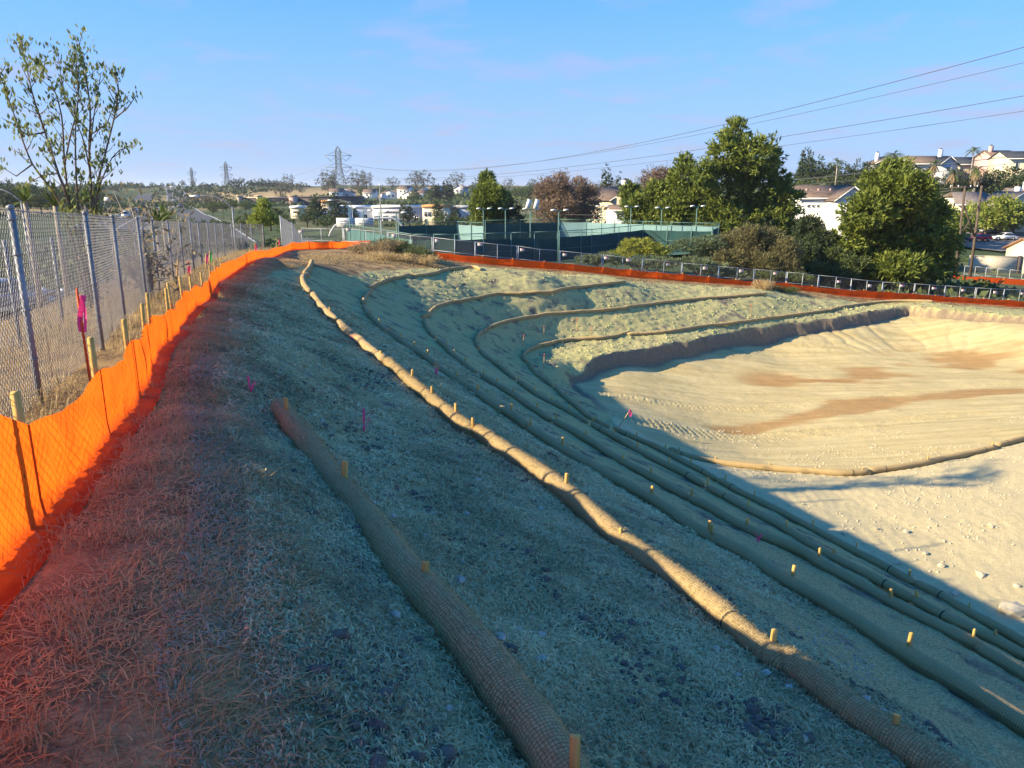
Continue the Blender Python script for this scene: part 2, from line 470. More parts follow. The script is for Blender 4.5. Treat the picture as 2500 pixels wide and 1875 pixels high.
for (u, v), q in zip(CUT_TOP[1:], cut_top):
    F = q[1] - 0.16
    cut_base.append(at_F(u, np.interp(u, bu[:, 0], bu[:, 1]), F) if u > 1400 else at_F(1395, 937, 35.4))
for q in cut_top: C.append(tuple(q))
TOE = [on_z(1449, 981, -6.9), on_z(1490, 1015, -6.5)]
for q in TOE + [cut_base[0]]: C.append(tuple(q))
z_slope = tps_fit(C, 0.12)

# --- basin floor
Fp = []
for q in cut_base: Fp.append(tuple(q))
for q in TOE: Fp.append(tuple(q))
w6 = np.vstack(WPTS[6][6:])
for q in w6[::2]: Fp.append((q[0], q[1], -6.14)); Fp.append((q[0] + 0.5, q[1] + 0.25, -6.25))
e = w6[-1]
for s in (4, 10, 18): Fp.append((e[0] + D1[0] * s, e[1] + D1[1] * s, -6.14)); Fp.append((e[0] + 8 + D1[0] * s, e[1] + 3 + D1[1] * s, -6.5))
for s in WPTS[7]:
    for q in s[::2]: Fp.append((q[0], q[1], WZ[7] - GZ))
CH1 = [(1800,1054),(1927,1023),(2053,997),(2211,975),(2370,963),(2500,953)]
CH2 = [(1895,928),(2021,925),(2148,902),(2275,877),(2370,887),(2500,892)]
for u, v in CH1: Fp.append(tuple(on_z(u, v, -8.0)))
for u, v in CH2: Fp.append(tuple(on_z(u, v, -8.15)))
for u, v, z in ((1540,960,-7.4),(1620,1010,-7.5),(1720,1060,-7.4),(2100,1060,-7.5),(2330,1020,-7.6),(1600,900,-7.6),(1750,885,-7.7),(1900,860,-7.8),(2200,820,-7.6),(2400,800,-7.45),(2480,1200,-6.4),(2300,1250,-6.3),(2480,1400,-6.2)):
    Fp.append(tuple(on_z(u, v, z)))
for x, y, z in ((34,18,-6.7),(46,37,-7.7),(55,55,-7.1),(55,9,-6.4),(36,4,-6.3)): Fp.append((x, y, z))
z_floor = tps_fit(Fp, 1.2)

FLOOR_POLY = [tuple(q[:2]) for q in cut_base]
FLOOR_POLY = FLOOR_POLY[::-1] + [tuple(q[:2]) for q in TOE]
off = np.array([0.22, 0.12])
FLOOR_POLY += [tuple(q[:2] + off) for q in w6] + [tuple(w6[-1][:2] + off + D1 * 18), (65, -12), (74, 61)]
FLOOR_POLY = np.array(FLOOR_POLY)
def poly_sd(x, y, poly):
    """signed distance, positive inside"""
    d = np.full(len(x), 1e9); ins = np.zeros(len(x), bool)
    n = len(poly)
    for i in range(n):
        ax, ay = poly[i]; bx, by = poly[(i + 1) % n]
        ex, ey = bx - ax, by - ay
        t = np.clip(((x - ax) * ex + (y - ay) * ey) / (ex * ex + ey * ey + 1e-12), 0, 1)
        d = np.minimum(d, np.hypot(x - ax - t * ex, y - ay - t * ey))
        c = ((ay > y) != (by > y))
        xi = ax + (y - ay) * ex / (ey if abs(ey) > 1e-12 else 1e-12)
        ins ^= c & (x < xi)
    return np.where(ins, d, -d)

# --- land beyond the site: heights from (pixel, distance) guesses
FARPT = []
def fp(u, v, F): FARPT.append(tuple(at_F(u, v, F)))
for q in far_silt[::2]: FARPT.append((q[0], q[1] + 6, q[2] - 0.5))
for x, y in CHAIN[::3]: FARPT.append((x - 10, y + 1, crest_z(y) - 2.6))
for x, y, z in ((-26,40,-4.2),(-26,20,-4.2),(-26,0,-4.0),(-40,30,-6),(-40,60,-6.5),(-22,62,-4.0),(-16,72,-4.6),(-5,76,-5),(15,78,-5.2),(32,80,-5.8),(40,75,-7.2),(55,75,-8),
                (-30,100,-6.5),(0,105,-5.5),(30,105,-6),(60,100,-8.8),(20,130,-7),(-20,150,-7.2),(60,130,-8.3),(85,125,-8.6),(110,150,-8.2),(80,150,-8.1),(60,150,-6.8),
                (-60,150,-6.6),(-60,250,-6.6),(-120,250,-6.6),(-180,400,-6.6),(-120,400,-6.6),(-200,600,-6.6),(-280,600,-6.6),(-60,350,-7),
                (0,220,-8.2),(-40,220,-8),(60,230,-7.5),(0,300,-8),(60,320,-7),(-100,150,-5.0),(-100,60,-5),(-150,200,-4),(-200,300,-4),
                (-30,-40,-3),(-10,-40,0),(40,-40,-6),(90,0,-7.5),(90,60,-8.4)): FARPT.append((x, y, z))
# right-hand hill
for u, v, F in ((2000,545,140),(2100,552,140),(2250,590,148),(2420,560,170),(2500,545,172),(2350,520,190),(2480,480,205),(2100,480,190),(2000,470,200),(2250,468,215),(2400,458,225),(2490,436,225),(2250,428,232),(2050,446,235),(1900,470,240),(2600,425,240),(2800,420,260),(2250,424,300),(2500,415,300)): fp(u, v, F)
# middle distance and skyline
for u, v, F in ((1380,520,160),(1480,505,180),(1600,505,190),(1750,500,200),(1480,480,330),(1750,480,330),(1900,475,330),(1010,505,420),(1180,505,420),(1400,480,420),(1000,478,620),(1200,474,650),(1450,466,650),(1750,470,600),
                (1000,455,1000),(1200,455,1100),(1500,458,1100),(1900,462,900),(2300,462,900),(900,462,760),(830,467,760),(720,475,640),(800,482,620),(640,476,640),(560,492,560),(640,492,560),(760,500,450),(850,452,900),(720,453,820),(640,455,850),(580,462,900),
                (520,468,1300),(430,478,1200),(300,472,1300),(200,462,800),(100,458,700),(0,455,600),(100,505,350),(0,510,280),(200,505,500),
                (250,459,2400),(400,458,2400),(550,461,2600),(100,455,2200),(800,456,3000),(1300,456,3500),(1800,456,3500),(2500,456,3500),(1000,459,5500),(2300,459,5500),(100,459,5500)): fp(u, v, F)
for x, y, z in ((-3000,0,20),(3500,0,30),(-800,0,5),(900,0,10),(-600,-600,0),(900,-600,5),(5000,5000,5),(-5000,5000,5),(-4000,-3000,0),(4000,-3000,0)): FARPT.append((x, y, z))
z_far = tps_fit(FARPT, 0.0, 'lin')

SITE = np.array([(-6,-14)] + [(-13.5, -3), (-15.5, 6)] + [(x - 8.5, y) for x, y in CHAIN[::2]] + [(-22,58),(-14,64)] + [(q[0] - 0.5, q[1] + 7) for q in far_silt] + [(80,75),(95,0),(60,-14)])
def height(x, y, full=False):
    sh = np.shape(x); x = np.ravel(np.asarray(x, float)); y = np.ravel(np.asarray(y, float))
    sd = poly_sd(x, y, SITE)
    w = sstep(-9, 0, sd)
    z = np.zeros(len(x)); inn = w > 0
    out = ~inn | (w < 1)
    zf = np.zeros(len(x)); zf[out] = z_far(x[out], y[out])
    zn = np.zeros(len(x)); fl = np.zeros(len(x)); fsd = np.full(len(x), -50.0)
    if inn.any():
        xi, yi = x[inn], y[inn]
        s = poly_sd(xi + 0.25 * fnoise(xi * 0.9, yi * 0.9, 3, 5), yi + 0.25 * fnoise(xi * 0.9 + 40, yi * 0.9, 3, 6), FLOOR_POLY)
        f = sstep(-0.05, 0.08, s)
        zs = z_slope(xi, yi); zl = z_floor(xi, yi)
        zn[inn] = zs * (1 - f) + zl * f; fl[inn] = f; fsd[inn] = s
    z = zn * w + zf * (1 - w)
    if full: return z.reshape(sh), w.reshape(sh), fl.reshape(sh), fsd.reshape(sh)
    return z.reshape(sh)
def H(x, y): return float(height(np.array([x]), np.array([y]))[0])
# ------------------------------------------------------------------ the ground: one sheet from the camera's feet to the horizon
PO = np.array([0.0, -5.0])                      # the fan-shaped grid starts here, behind the camera
rr = [3.2]
while rr[-1] < 85: rr.append(rr[-1] + (0.13 if 39 < rr[-1] < 64 else min(0.0074 * rr[-1], 0.21)))
while rr[-1] < 9000: rr.append(rr[-1] * 1.035)
rr = np.array(rr)
aa = np.concatenate([np.linspace(-88, -36, 50)[:-1], np.linspace(-36, 44, 540)[:-1], np.linspace(44, 95, 50)])
aa = np.radians(aa)
RR, AA = np.meshgrid(rr, aa, indexing='ij')
GX = PO[0] + RR * np.sin(AA); GY = PO[1] + RR * np.cos(AA)
GH, GW, GFL, GSD = height(GX, GY, True)
# kind of surface at each vertex
edge = np.vstack([crest_pts[:, :2], silt2_pts[:, :2]])
PATH_POLY = np.vstack([[(0.8, -4)], [(0.1, 0.4), (-0.45, 1.6)], crest_pts[:, :2], [tuple(on_crest(772,636)[:2]), tuple(on_crest(835,634)[:2]), tuple(at_F(907,634,39.5)[:2]), tuple(at_F(998,638,42)[:2]), tuple(at_F(1090,643,44.6)[:2])],
                       [(q[0] - .6, q[1] - 1.7) for q in far_silt[2:]], [(60, 90)], [(-40, 90), (-40, -10)]])
wob = fnoise(GX * 0.8, GY * 0.8, 4, 31)
psd = poly_sd((GX + 0.5 * wob).ravel(), (GY + 0.5 * np.roll(wob, 7, 1)).ravel(), PATH_POLY).reshape(GX.shape)
psd = psd + 0.55 * fnoise(GX * 2.5, GY * 2.5, 3, 77)
m_dry = sstep(-0.12, 0.28, psd)
m_sand = np.clip(GFL, 0, 1) * sstep(-0.05, 0.1, GSD)
# mulch overspray thins out across the floor's edge
def near_poly(pts, w):
    d = np.full(GX.size, 1e9); x = GX.ravel(); y = GY.ravel()
    for a, b in zip(pts[:-1], pts[1:]):
        e = b[:2] - a[:2]
        t = np.clip(((x - a[0]) * e[0] + (y - a[1]) * e[1]) / (e @ e + 1e-9), 0, 1)
        d = np.minimum(d, np.hypot(x - a[0] - t * e[0], y - a[1] - t * e[1]))
    return d.reshape(GX.shape)
near = (GX**2 + GY**2) < 90**2
ch1 = np.array([on_z(u, v, -8.0) for u, v in CH1]); ch2 = np.array([on_z(u, v, -8.15) for u, v in CH2])
d1 = near_poly(ch1, 1) + 1.4 * fnoise(GX * .25, GY * 0.7, 4, 3); d2 = near_poly(ch2, 1) + 2.2 * fnoise(GX * .2, GY * 0.5, 4, 9)
m_wet = np.clip(sstep(1.25, 0.35, d1) + sstep(2.5, 0.6, d2) * sstep(-0.25, 0.2, fnoise(GX * .3, GY * .8, 3, 21)), 0, 1) * m_sand
w7 = np.vstack(WPTS[7])
pale = sstep(0.3, -0.3, poly_sd((GX + .4 * wob).ravel(), (GY + .3 * wob).ravel(), np.vstack([w7[:, :2], [(24, 29), (56, 55), (-6, 55), (-2, 42), (3.6, 28)]])).reshape(GX.shape)) * m_sand
# relief
z = GH.copy()
wnear = GW * near
slope_m = (1 - m_dry) * (1 - m_sand) * wnear
lam = np.clip(1.2 - RR / 40, 0.25, 1)
z += slope_m * (0.045 * fnoise(GX * 1.1, GY * 1.1, 4, 1) + 0.03 * np.clip(fnoise(GX * 2.6, GY * 2.6, 3, 51), 0, 1) + 0.03 * fnoise(GX * 7, GY * 7, 3, 2) + 0.02 * vnoise(GX * 22, GY * 22, 4))
# track-walked corrugations on the far slope
nx, ny = -0.60, 0.80
along = GX * ny - GY * nx
farslope = slope_m * sstep(30, 36, GY + 0.45 * GX) * (GSD < -0.3)
cor = np.sin((GX * nx + GY * ny) * 2 * math.pi / 0.42 + 2.0 * fnoise(GX * .35, GY * .35, 2, 8))
z += farslope * (0.022 * cor * sstep(-0.1, 0.25, fnoise(GX * .22 + 3, GY * .22, 2, 61)) + 0.06 * np.clip(fnoise(GX * 2.3, GY * 2.3, 3, 71) - 0.02, 0, 1) + 0.075 * fnoise(GX * 5.3, GY * 5.3, 2, 72))
# rubbly lip above the cut
lip = slope_m * sstep(-1.6, -0.2, GSD) * sstep(30, 38, GY)
z += lip * (0.05 * fnoise(GX * 2.2, GY * 2.2, 3, 91) + 0.07 * fnoise(GX * 5.2, GY * 5.2, 2, 92))
# floor: machine tracks, windrows, clods
fl = m_sand * wnear
th = 0.32 * np.sin(GX * .05) - 0.12
s_al = GX * np.cos(th) + GY * np.sin(th); s_ac = -GX * np.sin(th) + GY * np.cos(th)
band = fnoise(s_ac * 0.42, s_al * 0.035, 3, 13)
tread = np.sign(np.sin(s_al * 2 * math.pi / 0.38)) * sstep(0.12, 0.2, vnoise(s_ac * 1.3, s_al * .02, 19)) * (1 - m_wet)
z += fl * (0.05 * fnoise(GX * .7, GY * .7, 4, 14) + 0.055 * band + 0.028 * tread * (1 - .7 * pale) + 0.03 * np.abs(fnoise(GX * 3.1, GY * 3.1, 3, 15)) + 0.05 * pale * np.clip(fnoise(GX * 4.2, GY * 4.2, 3, 16) - .12, 0, 1) - 0.03 * m_wet)
# erosion rills fanning down the far right bank
fc = on_z(2300, 893, -8.1)
ang = np.arctan2(GX - fc[0], GY - fc[1] + 2)
dist = np.hypot(GX - fc[0], GY - fc[1] + 2)
fan = fl * sstep(15, 9, dist) * sstep(4.5, 7.0, dist) * sstep(-0.9, -0.5, ang) * sstep(1.0, 0.6, ang)
z -= fan * 0.07 * np.clip(np.sin(ang * 46 + 7 * fnoise(GX * .35, GY * .35, 3, 41)) * (.6 + 1.2 * vnoise(ang * 9, ang * 0, 44)), 0.1, 1)
# vertical face of the cut: ragged
face = wnear * sstep(-0.2, 0.0, GSD) * sstep(0.25, 0.0, GSD)
z += face * 0.10 * fnoise(GX * 1.7, GY * 1.7, 3, 43)
# dry strip
dm = m_dry * wnear
z += dm * (0.03 * fnoise(GX * 1.6, GY * 1.6, 4, 22) + 0.012 * fnoise(GX * 9, GY * 9, 2, 23))
z += (1 - wnear) * np.clip((RR - 120) / 800, 0, 1) * 3.0 * fnoise(GX / 60, GY / 60, 3, 25)
z = np.where(RR > 6500, z - (RR - 6500) * 0.01, z)

nr, na = GX.shape
V = np.stack([GX, GY, z], -1).reshape(-1, 3)
ii = (np.arange(nr - 1)[:, None] * na + np.arange(na - 1)[None, :])
Q = np.stack([ii, ii + 1, ii + na + 1, ii + na], -1).reshape(-1, 4)
# far land cover
tan_hill = np.zeros_like(GX)
def blob(u, v, F, rx, ry):
    q = at_F(u, v, F); return np.exp(-(((GX - q[0]) / rx)**2 + ((GY - q[1]) / ry)**2)**2)
tan_hill = np.clip(blob(690, 470, 690, 75, 130) + blob(560, 480, 620, 50, 60) + blob(800, 478, 640, 60, 60) + blob(1020, 457, 1050, 500, 130) + blob(1300, 457, 1150, 300, 120) + blob(300, 500, 320, 34, 120), 0, 1)
tan_hill = np.clip(tan_hill + 0.35 * fnoise(GX / 50, GY / 50, 3, 81), 0, 1)
tan_near = sstep(120, 70, RR) * (GX < -4)
tan_hill = np.maximum(tan_hill * (RR > 100), tan_near)
def G_Z(x, y):
    """height of the finished sheet (with its relief) at arrays x, y"""
    x = np.asarray(x, float); y = np.asarray(y, float)
    r = np.hypot(x - PO[0], y - PO[1]); a = np.arctan2(x - PO[0], y - PO[1])
    fi = np.interp(r, rr, np.arange(nr)); fj = np.interp(a, aa, np.arange(na))
    i = np.clip(fi.astype(int), 0, nr - 2); j = np.clip(fj.astype(int), 0, na - 2)
    s, t = fi - i, fj - j
    return (z[i, j] * (1 - s) + z[i + 1, j] * s) * (1 - t) + (z[i, j + 1] * (1 - s) + z[i + 1, j + 1] * s) * t
def ground_hit(u, v, f0=1.5, f1=66.0):
    """where the sight line through a photo pixel first meets the ground"""
    F = np.arange(f0, f1, 0.04); x_, f_, d_ = ray(u, v)
    X = x_ / f_ * F; Z = CAMZ + d_ / f_ * F; i = int(np.argmax(G_Z(X, F) > Z))
    return np.array([X[i], F[i], Z[i]])
def GZ1(x, y): return float(G_Z(np.array([x]), np.array([y]))[0])

# --- material
def ground_material():
    m, nt, b = new_mat('ground_surface')
    b.inputs['Roughness'].default_value = 0.95; b.inputs['Specular IOR Level'].default_value = 0.1
    at = nd(nt, 'ShaderNodeAttribute', attribute_name='zone')
    at2 = nd(nt, 'ShaderNodeAttribute', attribute_name='zone2')
    s1 = nd(nt, 'ShaderNodeSeparateColor'); nt.links.new(at.outputs['Color'], s1.inputs[0])
    s2 = nd(nt, 'ShaderNodeSeparateColor'); nt.links.new(at2.outputs['Color'], s2.inputs[0])
    p = geopos(nt)
    n1 = noise(nt, 1.3, 6, 0.65, p); n2 = noise(nt, 9, 5, 0.7, p); n3 = noise(nt, 45, 4, 0.7, p); n4 = noise(nt, 0.35, 4, 0.6, p)
    # sprayed green mulch over dark soil
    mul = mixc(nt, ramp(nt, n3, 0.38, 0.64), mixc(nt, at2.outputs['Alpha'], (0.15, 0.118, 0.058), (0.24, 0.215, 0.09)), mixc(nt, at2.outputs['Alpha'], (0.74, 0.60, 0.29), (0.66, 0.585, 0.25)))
    mul = mixc(nt, ramp(nt, n4, 0.35, 0.7), mul, mixc(nt, 0.35, mul, (0.50, 0.42, 0.22)))
    bare = mixc(nt, ramp(nt, n2, 0.4, 0.7), (0.11, 0.088, 0.07), (0.23, 0.195, 0.155))
    mul = mixc(nt, ramp(nt, n1, 0.52, 0.66), mul, bare)
    chalk = nd(nt, 'ShaderNodeTexVoronoi', Scale=11.0); nt.links.new(p, chalk.inputs['Vector'])
    mul = mixc(nt, mixc(nt, 1.0, ramp(nt, chalk.outputs['Distance'], 0.10, 0.16, (1, 1, 1), (0, 0, 0)), ramp(nt, n1, 0.50, 0.62), 'MULTIPLY'), mul, (0.45, 0.44, 0.40))
    # dry strip: dark soil, dead grass thatch
    dry = mixc(nt, ramp(nt, n3, 0.35, 0.7), (0.095, 0.058, 0.034), (0.30, 0.19, 0.09))
    dry = mixc(nt, ramp(nt, n1, 0.42, 0.62), dry, mixc(nt, ramp(nt, n3, 0.3, 0.7), (0.31, 0.19, 0.08), (0.58, 0.39, 0.17)))
    # basin floor
    mp = nd(nt, 'ShaderNodeMapping'); mp.inputs['Scale'].default_value = (0.25, 2.2, 1); mp.inputs['Rotation'].default_value = (0, 0, -0.2)
    nt.links.new(p, mp.inputs['Vector'])
    streak = noise(nt, 1.0, 5, 0.6, mp.outputs[0])
    sand = mixc(nt, ramp(nt, streak, 0.35, 0.65), (0.48, 0.365, 0.16), (0.63, 0.505, 0.25))
    sand = mixc(nt, ramp(nt, n3, 0.3, 0.75), mixc(nt, 0.2, sand, (0.30, 0.24, 0.15)), sand)
    sand = mixc(nt, s2.outputs['Green'], sand, mixc(nt, ramp(nt, n2, 0.3, 0.7), (0.53, 0.42, 0.22), (0.66, 0.54, 0.30)))
    sand = mixc(nt, s2.outputs['Red'], sand, mixc(nt, ramp(nt, streak, 0.3, 0.7), (0.36, 0.205, 0.075), (0.44, 0.28, 0.12)))
    # land beyond
    pf = noise(nt, 0.03, 5, 0.65, p); pg = noise(nt, 0.16, 5, 0.7, p)
    green = mixc(nt, ramp(nt, pg, 0.35, 0.65), (0.030, 0.048, 0.018), (0.095, 0.12, 0.05))
    green = mixc(nt, ramp(nt, pf, 0.5, 0.72), green, (0.17, 0.15, 0.085))
    tanc = mixc(nt, ramp(nt, pg, 0.35, 0.7), (0.32, 0.22, 0.10), (0.44, 0.32, 0.16))
    far = mixc(nt, s1.outputs['Blue'], green, tanc)
    nearc = mixc(nt, s1.outputs['Green'], mixc(nt, s1.outputs['Red'], mul, dry), sand)
    nearc = mixc(nt, s2.outputs['Blue'], nearc, mixc(nt, ramp(nt, n2, 0.3, 0.7), (0.17, 0.125, 0.085), (0.30, 0.225, 0.15)))  # brown cut soil, with the shade on the face put into the colour
    c = mixc(nt, at.outputs['Alpha'], far, nearc)
    nt.links.new(c, b.inputs['Base Color'])
    hh = mixc(nt, 0.45, n3, n2)
    bump(nt, b, hh, 1.0, 0.045)
    return m
M_GROUND = ground_material()
gme = mesh_np('ground', V, Q, M_GROUND, smooth=True)
za = gme.attributes.new('zone', 'FLOAT_COLOR', 'POINT')
za.data.foreach_set('color', np.stack([m_dry, m_sand, tan_hill, GW], -1).astype(np.float32).ravel())
zb = gme.attributes.new('zone2', 'FLOAT_COLOR', 'POINT')
cutm = wnear * sstep(-0.16, -0.04, GSD) * sstep(0.5, 0.12, GSD) * sstep(27, 33, GY)  # cut face and strip at its foot, darkened to carry their shade
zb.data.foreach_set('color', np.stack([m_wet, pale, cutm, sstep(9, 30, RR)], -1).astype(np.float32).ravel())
GROUND = link(bpy.data.objects.new('ground', gme))
tag(GROUND, 'bare graded basin with mulched slopes, sandy floor and land to the horizon', 'ground', kind='structure')

# ------------------------------------------------------------------ straw wattles along the contours
def straw_material():
    m, nt, b = new_mat('straw_netting')
    b.inputs['Roughness'].default_value = 0.9
    uv = nd(nt, 'ShaderNodeUVMap', uv_map='uv').outputs[0]
    sp = nd(nt, 'ShaderNodeSeparateXYZ'); nt.links.new(uv, sp.inputs[0])
    def line(src, per, w):
        a = nd(nt, 'ShaderNodeMath', operation='DIVIDE'); nt.links.new(src, a.inputs[0]); a.inputs[1].default_value = per
        f = nd(nt, 'ShaderNodeMath', operation='FRACT'); nt.links.new(a.outputs[0], f.inputs[0])
        g = nd(nt, 'ShaderNodeMath', operation='LESS_THAN'); nt.links.new(f.outputs[0], g.inputs[0]); g.inputs[1].default_value = w
        return g.outputs[0]
    wob = noise(nt, 14, 2, 0.5, geopos(nt))
    wa = nd(nt, 'ShaderNodeMath', operation='MULTIPLY_ADD'); nt.links.new(wob, wa.inputs[0]); wa.inputs[1].default_value = 0.02; nt.links.new(sp.outputs[0], wa.inputs[2])
    wb = nd(nt, 'ShaderNodeMath', operation='MULTIPLY_ADD'); nt.links.new(wob, wb.inputs[0]); wb.inputs[1].default_value = 0.25; nt.links.new(sp.outputs[1], wb.inputs[2])
    l1 = line(wa.outputs[0], 0.021, 0.24); l2 = line(wb.outputs[0], 0.19, 0.2)
    net = nd(nt, 'ShaderNodeMath', operation='MAXIMUM'); nt.links.new(l1, net.inputs[0]); nt.links.new(l2, net.inputs[1])
    mp = nd(nt, 'ShaderNodeMapping'); mp.inputs['Scale'].default_value = (18, 9, 1); nt.links.new(uv, mp.inputs[0])
    fib = noise(nt, 6.0, 5, 0.75, mp.outputs[0]); big = noise(nt, 3.0, 3, 0.6, geopos(nt)); fine = noise(nt, 60, 3, 0.7, geopos(nt))
    c = mixc(nt, ramp(nt, fib, 0.32, 0.68), (0.36, 0.245, 0.105), (0.74, 0.55, 0.26))
    c = mixc(nt, ramp(nt, big, 0.35, 0.7), c, mixc(nt, 0.5, c, (0.52, 0.34, 0.16)))
    c = mixc(nt, mixc(nt, 1.0, net.outputs[0], (0.62, 0.62, 0.62), 'MULTIPLY'), c, (0.085, 0.055, 0.025))
    # overspray of green mulch caught on the upper side
    nz = nd(nt, 'ShaderNodeSeparateXYZ'); nt.links.new(nd(nt, 'ShaderNodeNewGeometry').outputs['True Normal'], nz.inputs[0])
    up = nd(nt, 'ShaderNodeMath', operation='MULTIPLY_ADD'); nt.links.new(fine, up.inputs[0]); up.inputs[1].default_value = 0.7; nt.links.new(nz.outputs['Z'], up.inputs[2])
    gm = ramp(nt, up.outputs[0], 1.0, 1.4)
    oi = nd(nt, 'ShaderNodeObjectInfo')
    gm2 = mixc(nt, 1.0, gm, ramp(nt, oi.outputs['Random'], 0.0, 1.0, (0.08, 0.08, 0.08), (0.35, 0.35, 0.35)), 'MULTIPLY')
    c = mixc(nt, gm2, c, mixc(nt, ramp(nt, fine, 0.35, 0.65), (0.34, 0.31, 0.14), (0.58, 0.52, 0.26)))
    nt.links.new(c, b.inputs['Base Color'])
    hh = mixc(nt, 0.55, fib, net.outputs[0])
    bump(nt, b, hh, 0.8, 0.012)
    return m
M_STRAW = straw_material()
M_TWINE = plain('dark_twine', (0.05, 0.04, 0.03), 0.9)
M_STAKE = None
def wood_material(name, c1, c2):
    m, nt, b = new_mat(name)
    co = objco(nt)
    mp = nd(nt, 'ShaderNodeMapping'); mp.inputs['Scale'].default_value = (30, 30, 2.5); nt.links.new(co, mp.inputs[0])
    oi = nd(nt, 'ShaderNodeObjectInfo')
    g = noise(nt, 2.0, 5, 0.6, mp.outputs[0])
    c = mixc(nt, ramp(nt, g, 0.3, 0.7), c1, c2)
    c = mixc(nt, mixc(nt, 1.0, oi.outputs['Random'], (0.35, 0.35, 0.35), 'MULTIPLY'), c, mixc(nt, 1.0, c, (0.55, 0.45, 0.4), 'MULTIPLY'))
    nt.links.new(c, b.inputs['Base Color']); bump(nt, b, g, 0.3, 0.004)
    return m
M_STAKE = wood_material('stake_pine', (0.52, 0.30, 0.07), (0.78, 0.50, 0.16))

ORD = ['first', 'second', 'third', 'fourth', 'fifth', 'sixth', 'seventh', 'eighth', 'ninth', 'tenth', 'eleventh', 'twelfth', 'thirteenth', 'fourteenth', 'fifteenth', 'sixteenth', 'seventeenth', 'eighteenth', 'nineteenth', 'twentieth'] + ['%dth' % i for i in range(21, 60)]
ORD[20] = 'twenty-first'; ORD[21] = 'twenty-second'; ORD[22] = 'twenty-third'
ROWNAME = {1: 'short top row', 2: 'second row', 3: 'third row down', 4: 'fourth row down', 5: 'fifth row down', 6: 'lowest slope row', 7: 'row on the sandy floor'}
WAX = {}
for k, secs in WPTS.items():
    WAX[k] = []
    n_side = 20 if k <= 2 else 12
    for si, P in enumerate(secs):
        t0 = P[0] - P[1]; t0 /= np.linalg.norm(t0); t1 = P[-1] - P[-2]; t1 /= np.linalg.norm(t1)
        P = P.copy(); P[0] = P[0] + t0 * 0.13; P[-1] = P[-1] + t1 * 0.13
        A = catmull(P, 0.09 if k <= 2 else 0.16)
        # settle on the ground and let it sag and bulge a little
        A = resample(A, 0.06 if k == 1 else (0.09 if k <= 3 else 0.16))
        L = np.concatenate([[0], np.cumsum(np.linalg.norm(np.diff(A, axis=0), axis=1))])
        w1 = vnoise(L * 0.8 + 31 * si, L * 0 + k * 7.3, 5); w2 = vnoise(L * 2.3 + 11 * si, L * 0 + k * 3.1, 6)
        gwt = 0.12 if k <= 2 else 0.35
        A[:, 2] = G_Z(A[:, 0], A[:, 1]) * gwt + (1 - gwt) * (WZ[k] - GZ) + GZ + (0.012 if k <= 2 else 0.03) * w1
        base = 0.105 if k <= 2 else (0.093 if k < 6 else 0.10)
        w3 = vnoise(L * 5.1 + 7 * si, L * 0 + k * 1.7, 8)
        R = base * (1 + 0.14 * w1 + 0.16 * w2 + 0.08 * w3)
        e = np.minimum(L, L[-1] - L)
        R = R * np.clip(0.45 + 0.55 * np.sqrt(np.clip(e / 0.11, 0, 1)), 0, 1)
        cinch = []
        if L[-1] > 2.5 and k in (2, 5, 6, 7):
            for c0 in (0.55 + 0.2 * random.random(), L[-1] - 0.6):
                R = R * (1 - 0.16 * np.exp(-((L - c0) / 0.035)**2)); cinch.append(c0)
        mb = MB(); mb.tube(A, R, n_side)
        ang = mb.uv[0][:, 1]
        o = mb.build('straw_wattle', M_STRAW, None, smooth=True, uv=True)
        n = len(secs)
        where = 'only section' if n == 1 else ('%s section from the far end' % ORD[si])
        tag(o, 'straw wattle, %s of the %s' % (where, ROWNAME[k]), 'straw wattle', 'straw wattles laid along the contours')
        WAX[k].append((A, R))
        for c0 in cinch:
            i = int(np.argmin(abs(L - c0))); j = min(i + 1, len(A) - 1)
            d = A[j] - A[i - 1]; d /= np.linalg.norm(d)
            MB().tube([A[i] - d * 0.012, A[i] + d * 0.012], [R[i] * 1.03] * 2, 14).build('tie', M_TWINE, o)

# wooden stakes through the wattles
def stake_mesh(h, w, t, tilt):
    mb = MB()
    ch = 0.004
    prof = [(-w/2,-t/2),(w/2,-t/2),(w/2,t/2),(-w/2,t/2)]
    V = [(x, y, 0) for x, y in prof] + [(x, y, h) for x, y in prof] + [(x * .9, y * .85, h + 0.006) for x, y in prof]
    F = [[0,1,5,4],[1,2,6,5],[2,3,7,6],[3,0,4,7],[4,5,9,8],[5,6,10,9],[6,7,11,10],[7,4,8,11],[8,9,10,11],[3,2,1,0]]
    mb.add(np.array(V), F)
    return mb
stake_ct = 0
for k, tops in STAKES.items():
    allA = np.vstack([a for a, r in WAX[k]])
    for i, (u, v) in enumerate(tops):
        cdir = col_of(u, v)
        # the stake stands in the wattle where its azimuth crosses the row and the pixel height fits
        cand = np.abs(allA[:, 0] / allA[:, 1] - cdir)
        ok = np.argsort(cand)[:12]
        x_, f_, d_ = ray(u, v)
        best = None
        for j in ok:
            zt = CAMZ + d_ / f_ * allA[j, 1]; hgt = zt - allA[j, 2]
            sc = abs(hgt - 0.22) + cand[j] * 5
            if best is None or sc < best[0]: best = (sc, j, zt)
        a = allA[best[1]]
        htop = float(np.clip(best[2] - a[2], 0.14, 0.36))
        h = htop + 0.20
        o = stake_mesh(h, 0.040, 0.022, 0).build('wooden_stake', M_STAKE)
        o.location = (a[0] + random.uniform(-.01, .01), a[1], a[2] - 0.20)
        o.rotation_euler = (random.gauss(0, .07), random.gauss(0.03, .07), random.uniform(-0.5, 0.9))
        tag(o, 'short wooden stake, %s from the far end of the wattle %s' % (ORD[i], ROWNAME[k]), 'stake', 'stakes pinning the wattles')
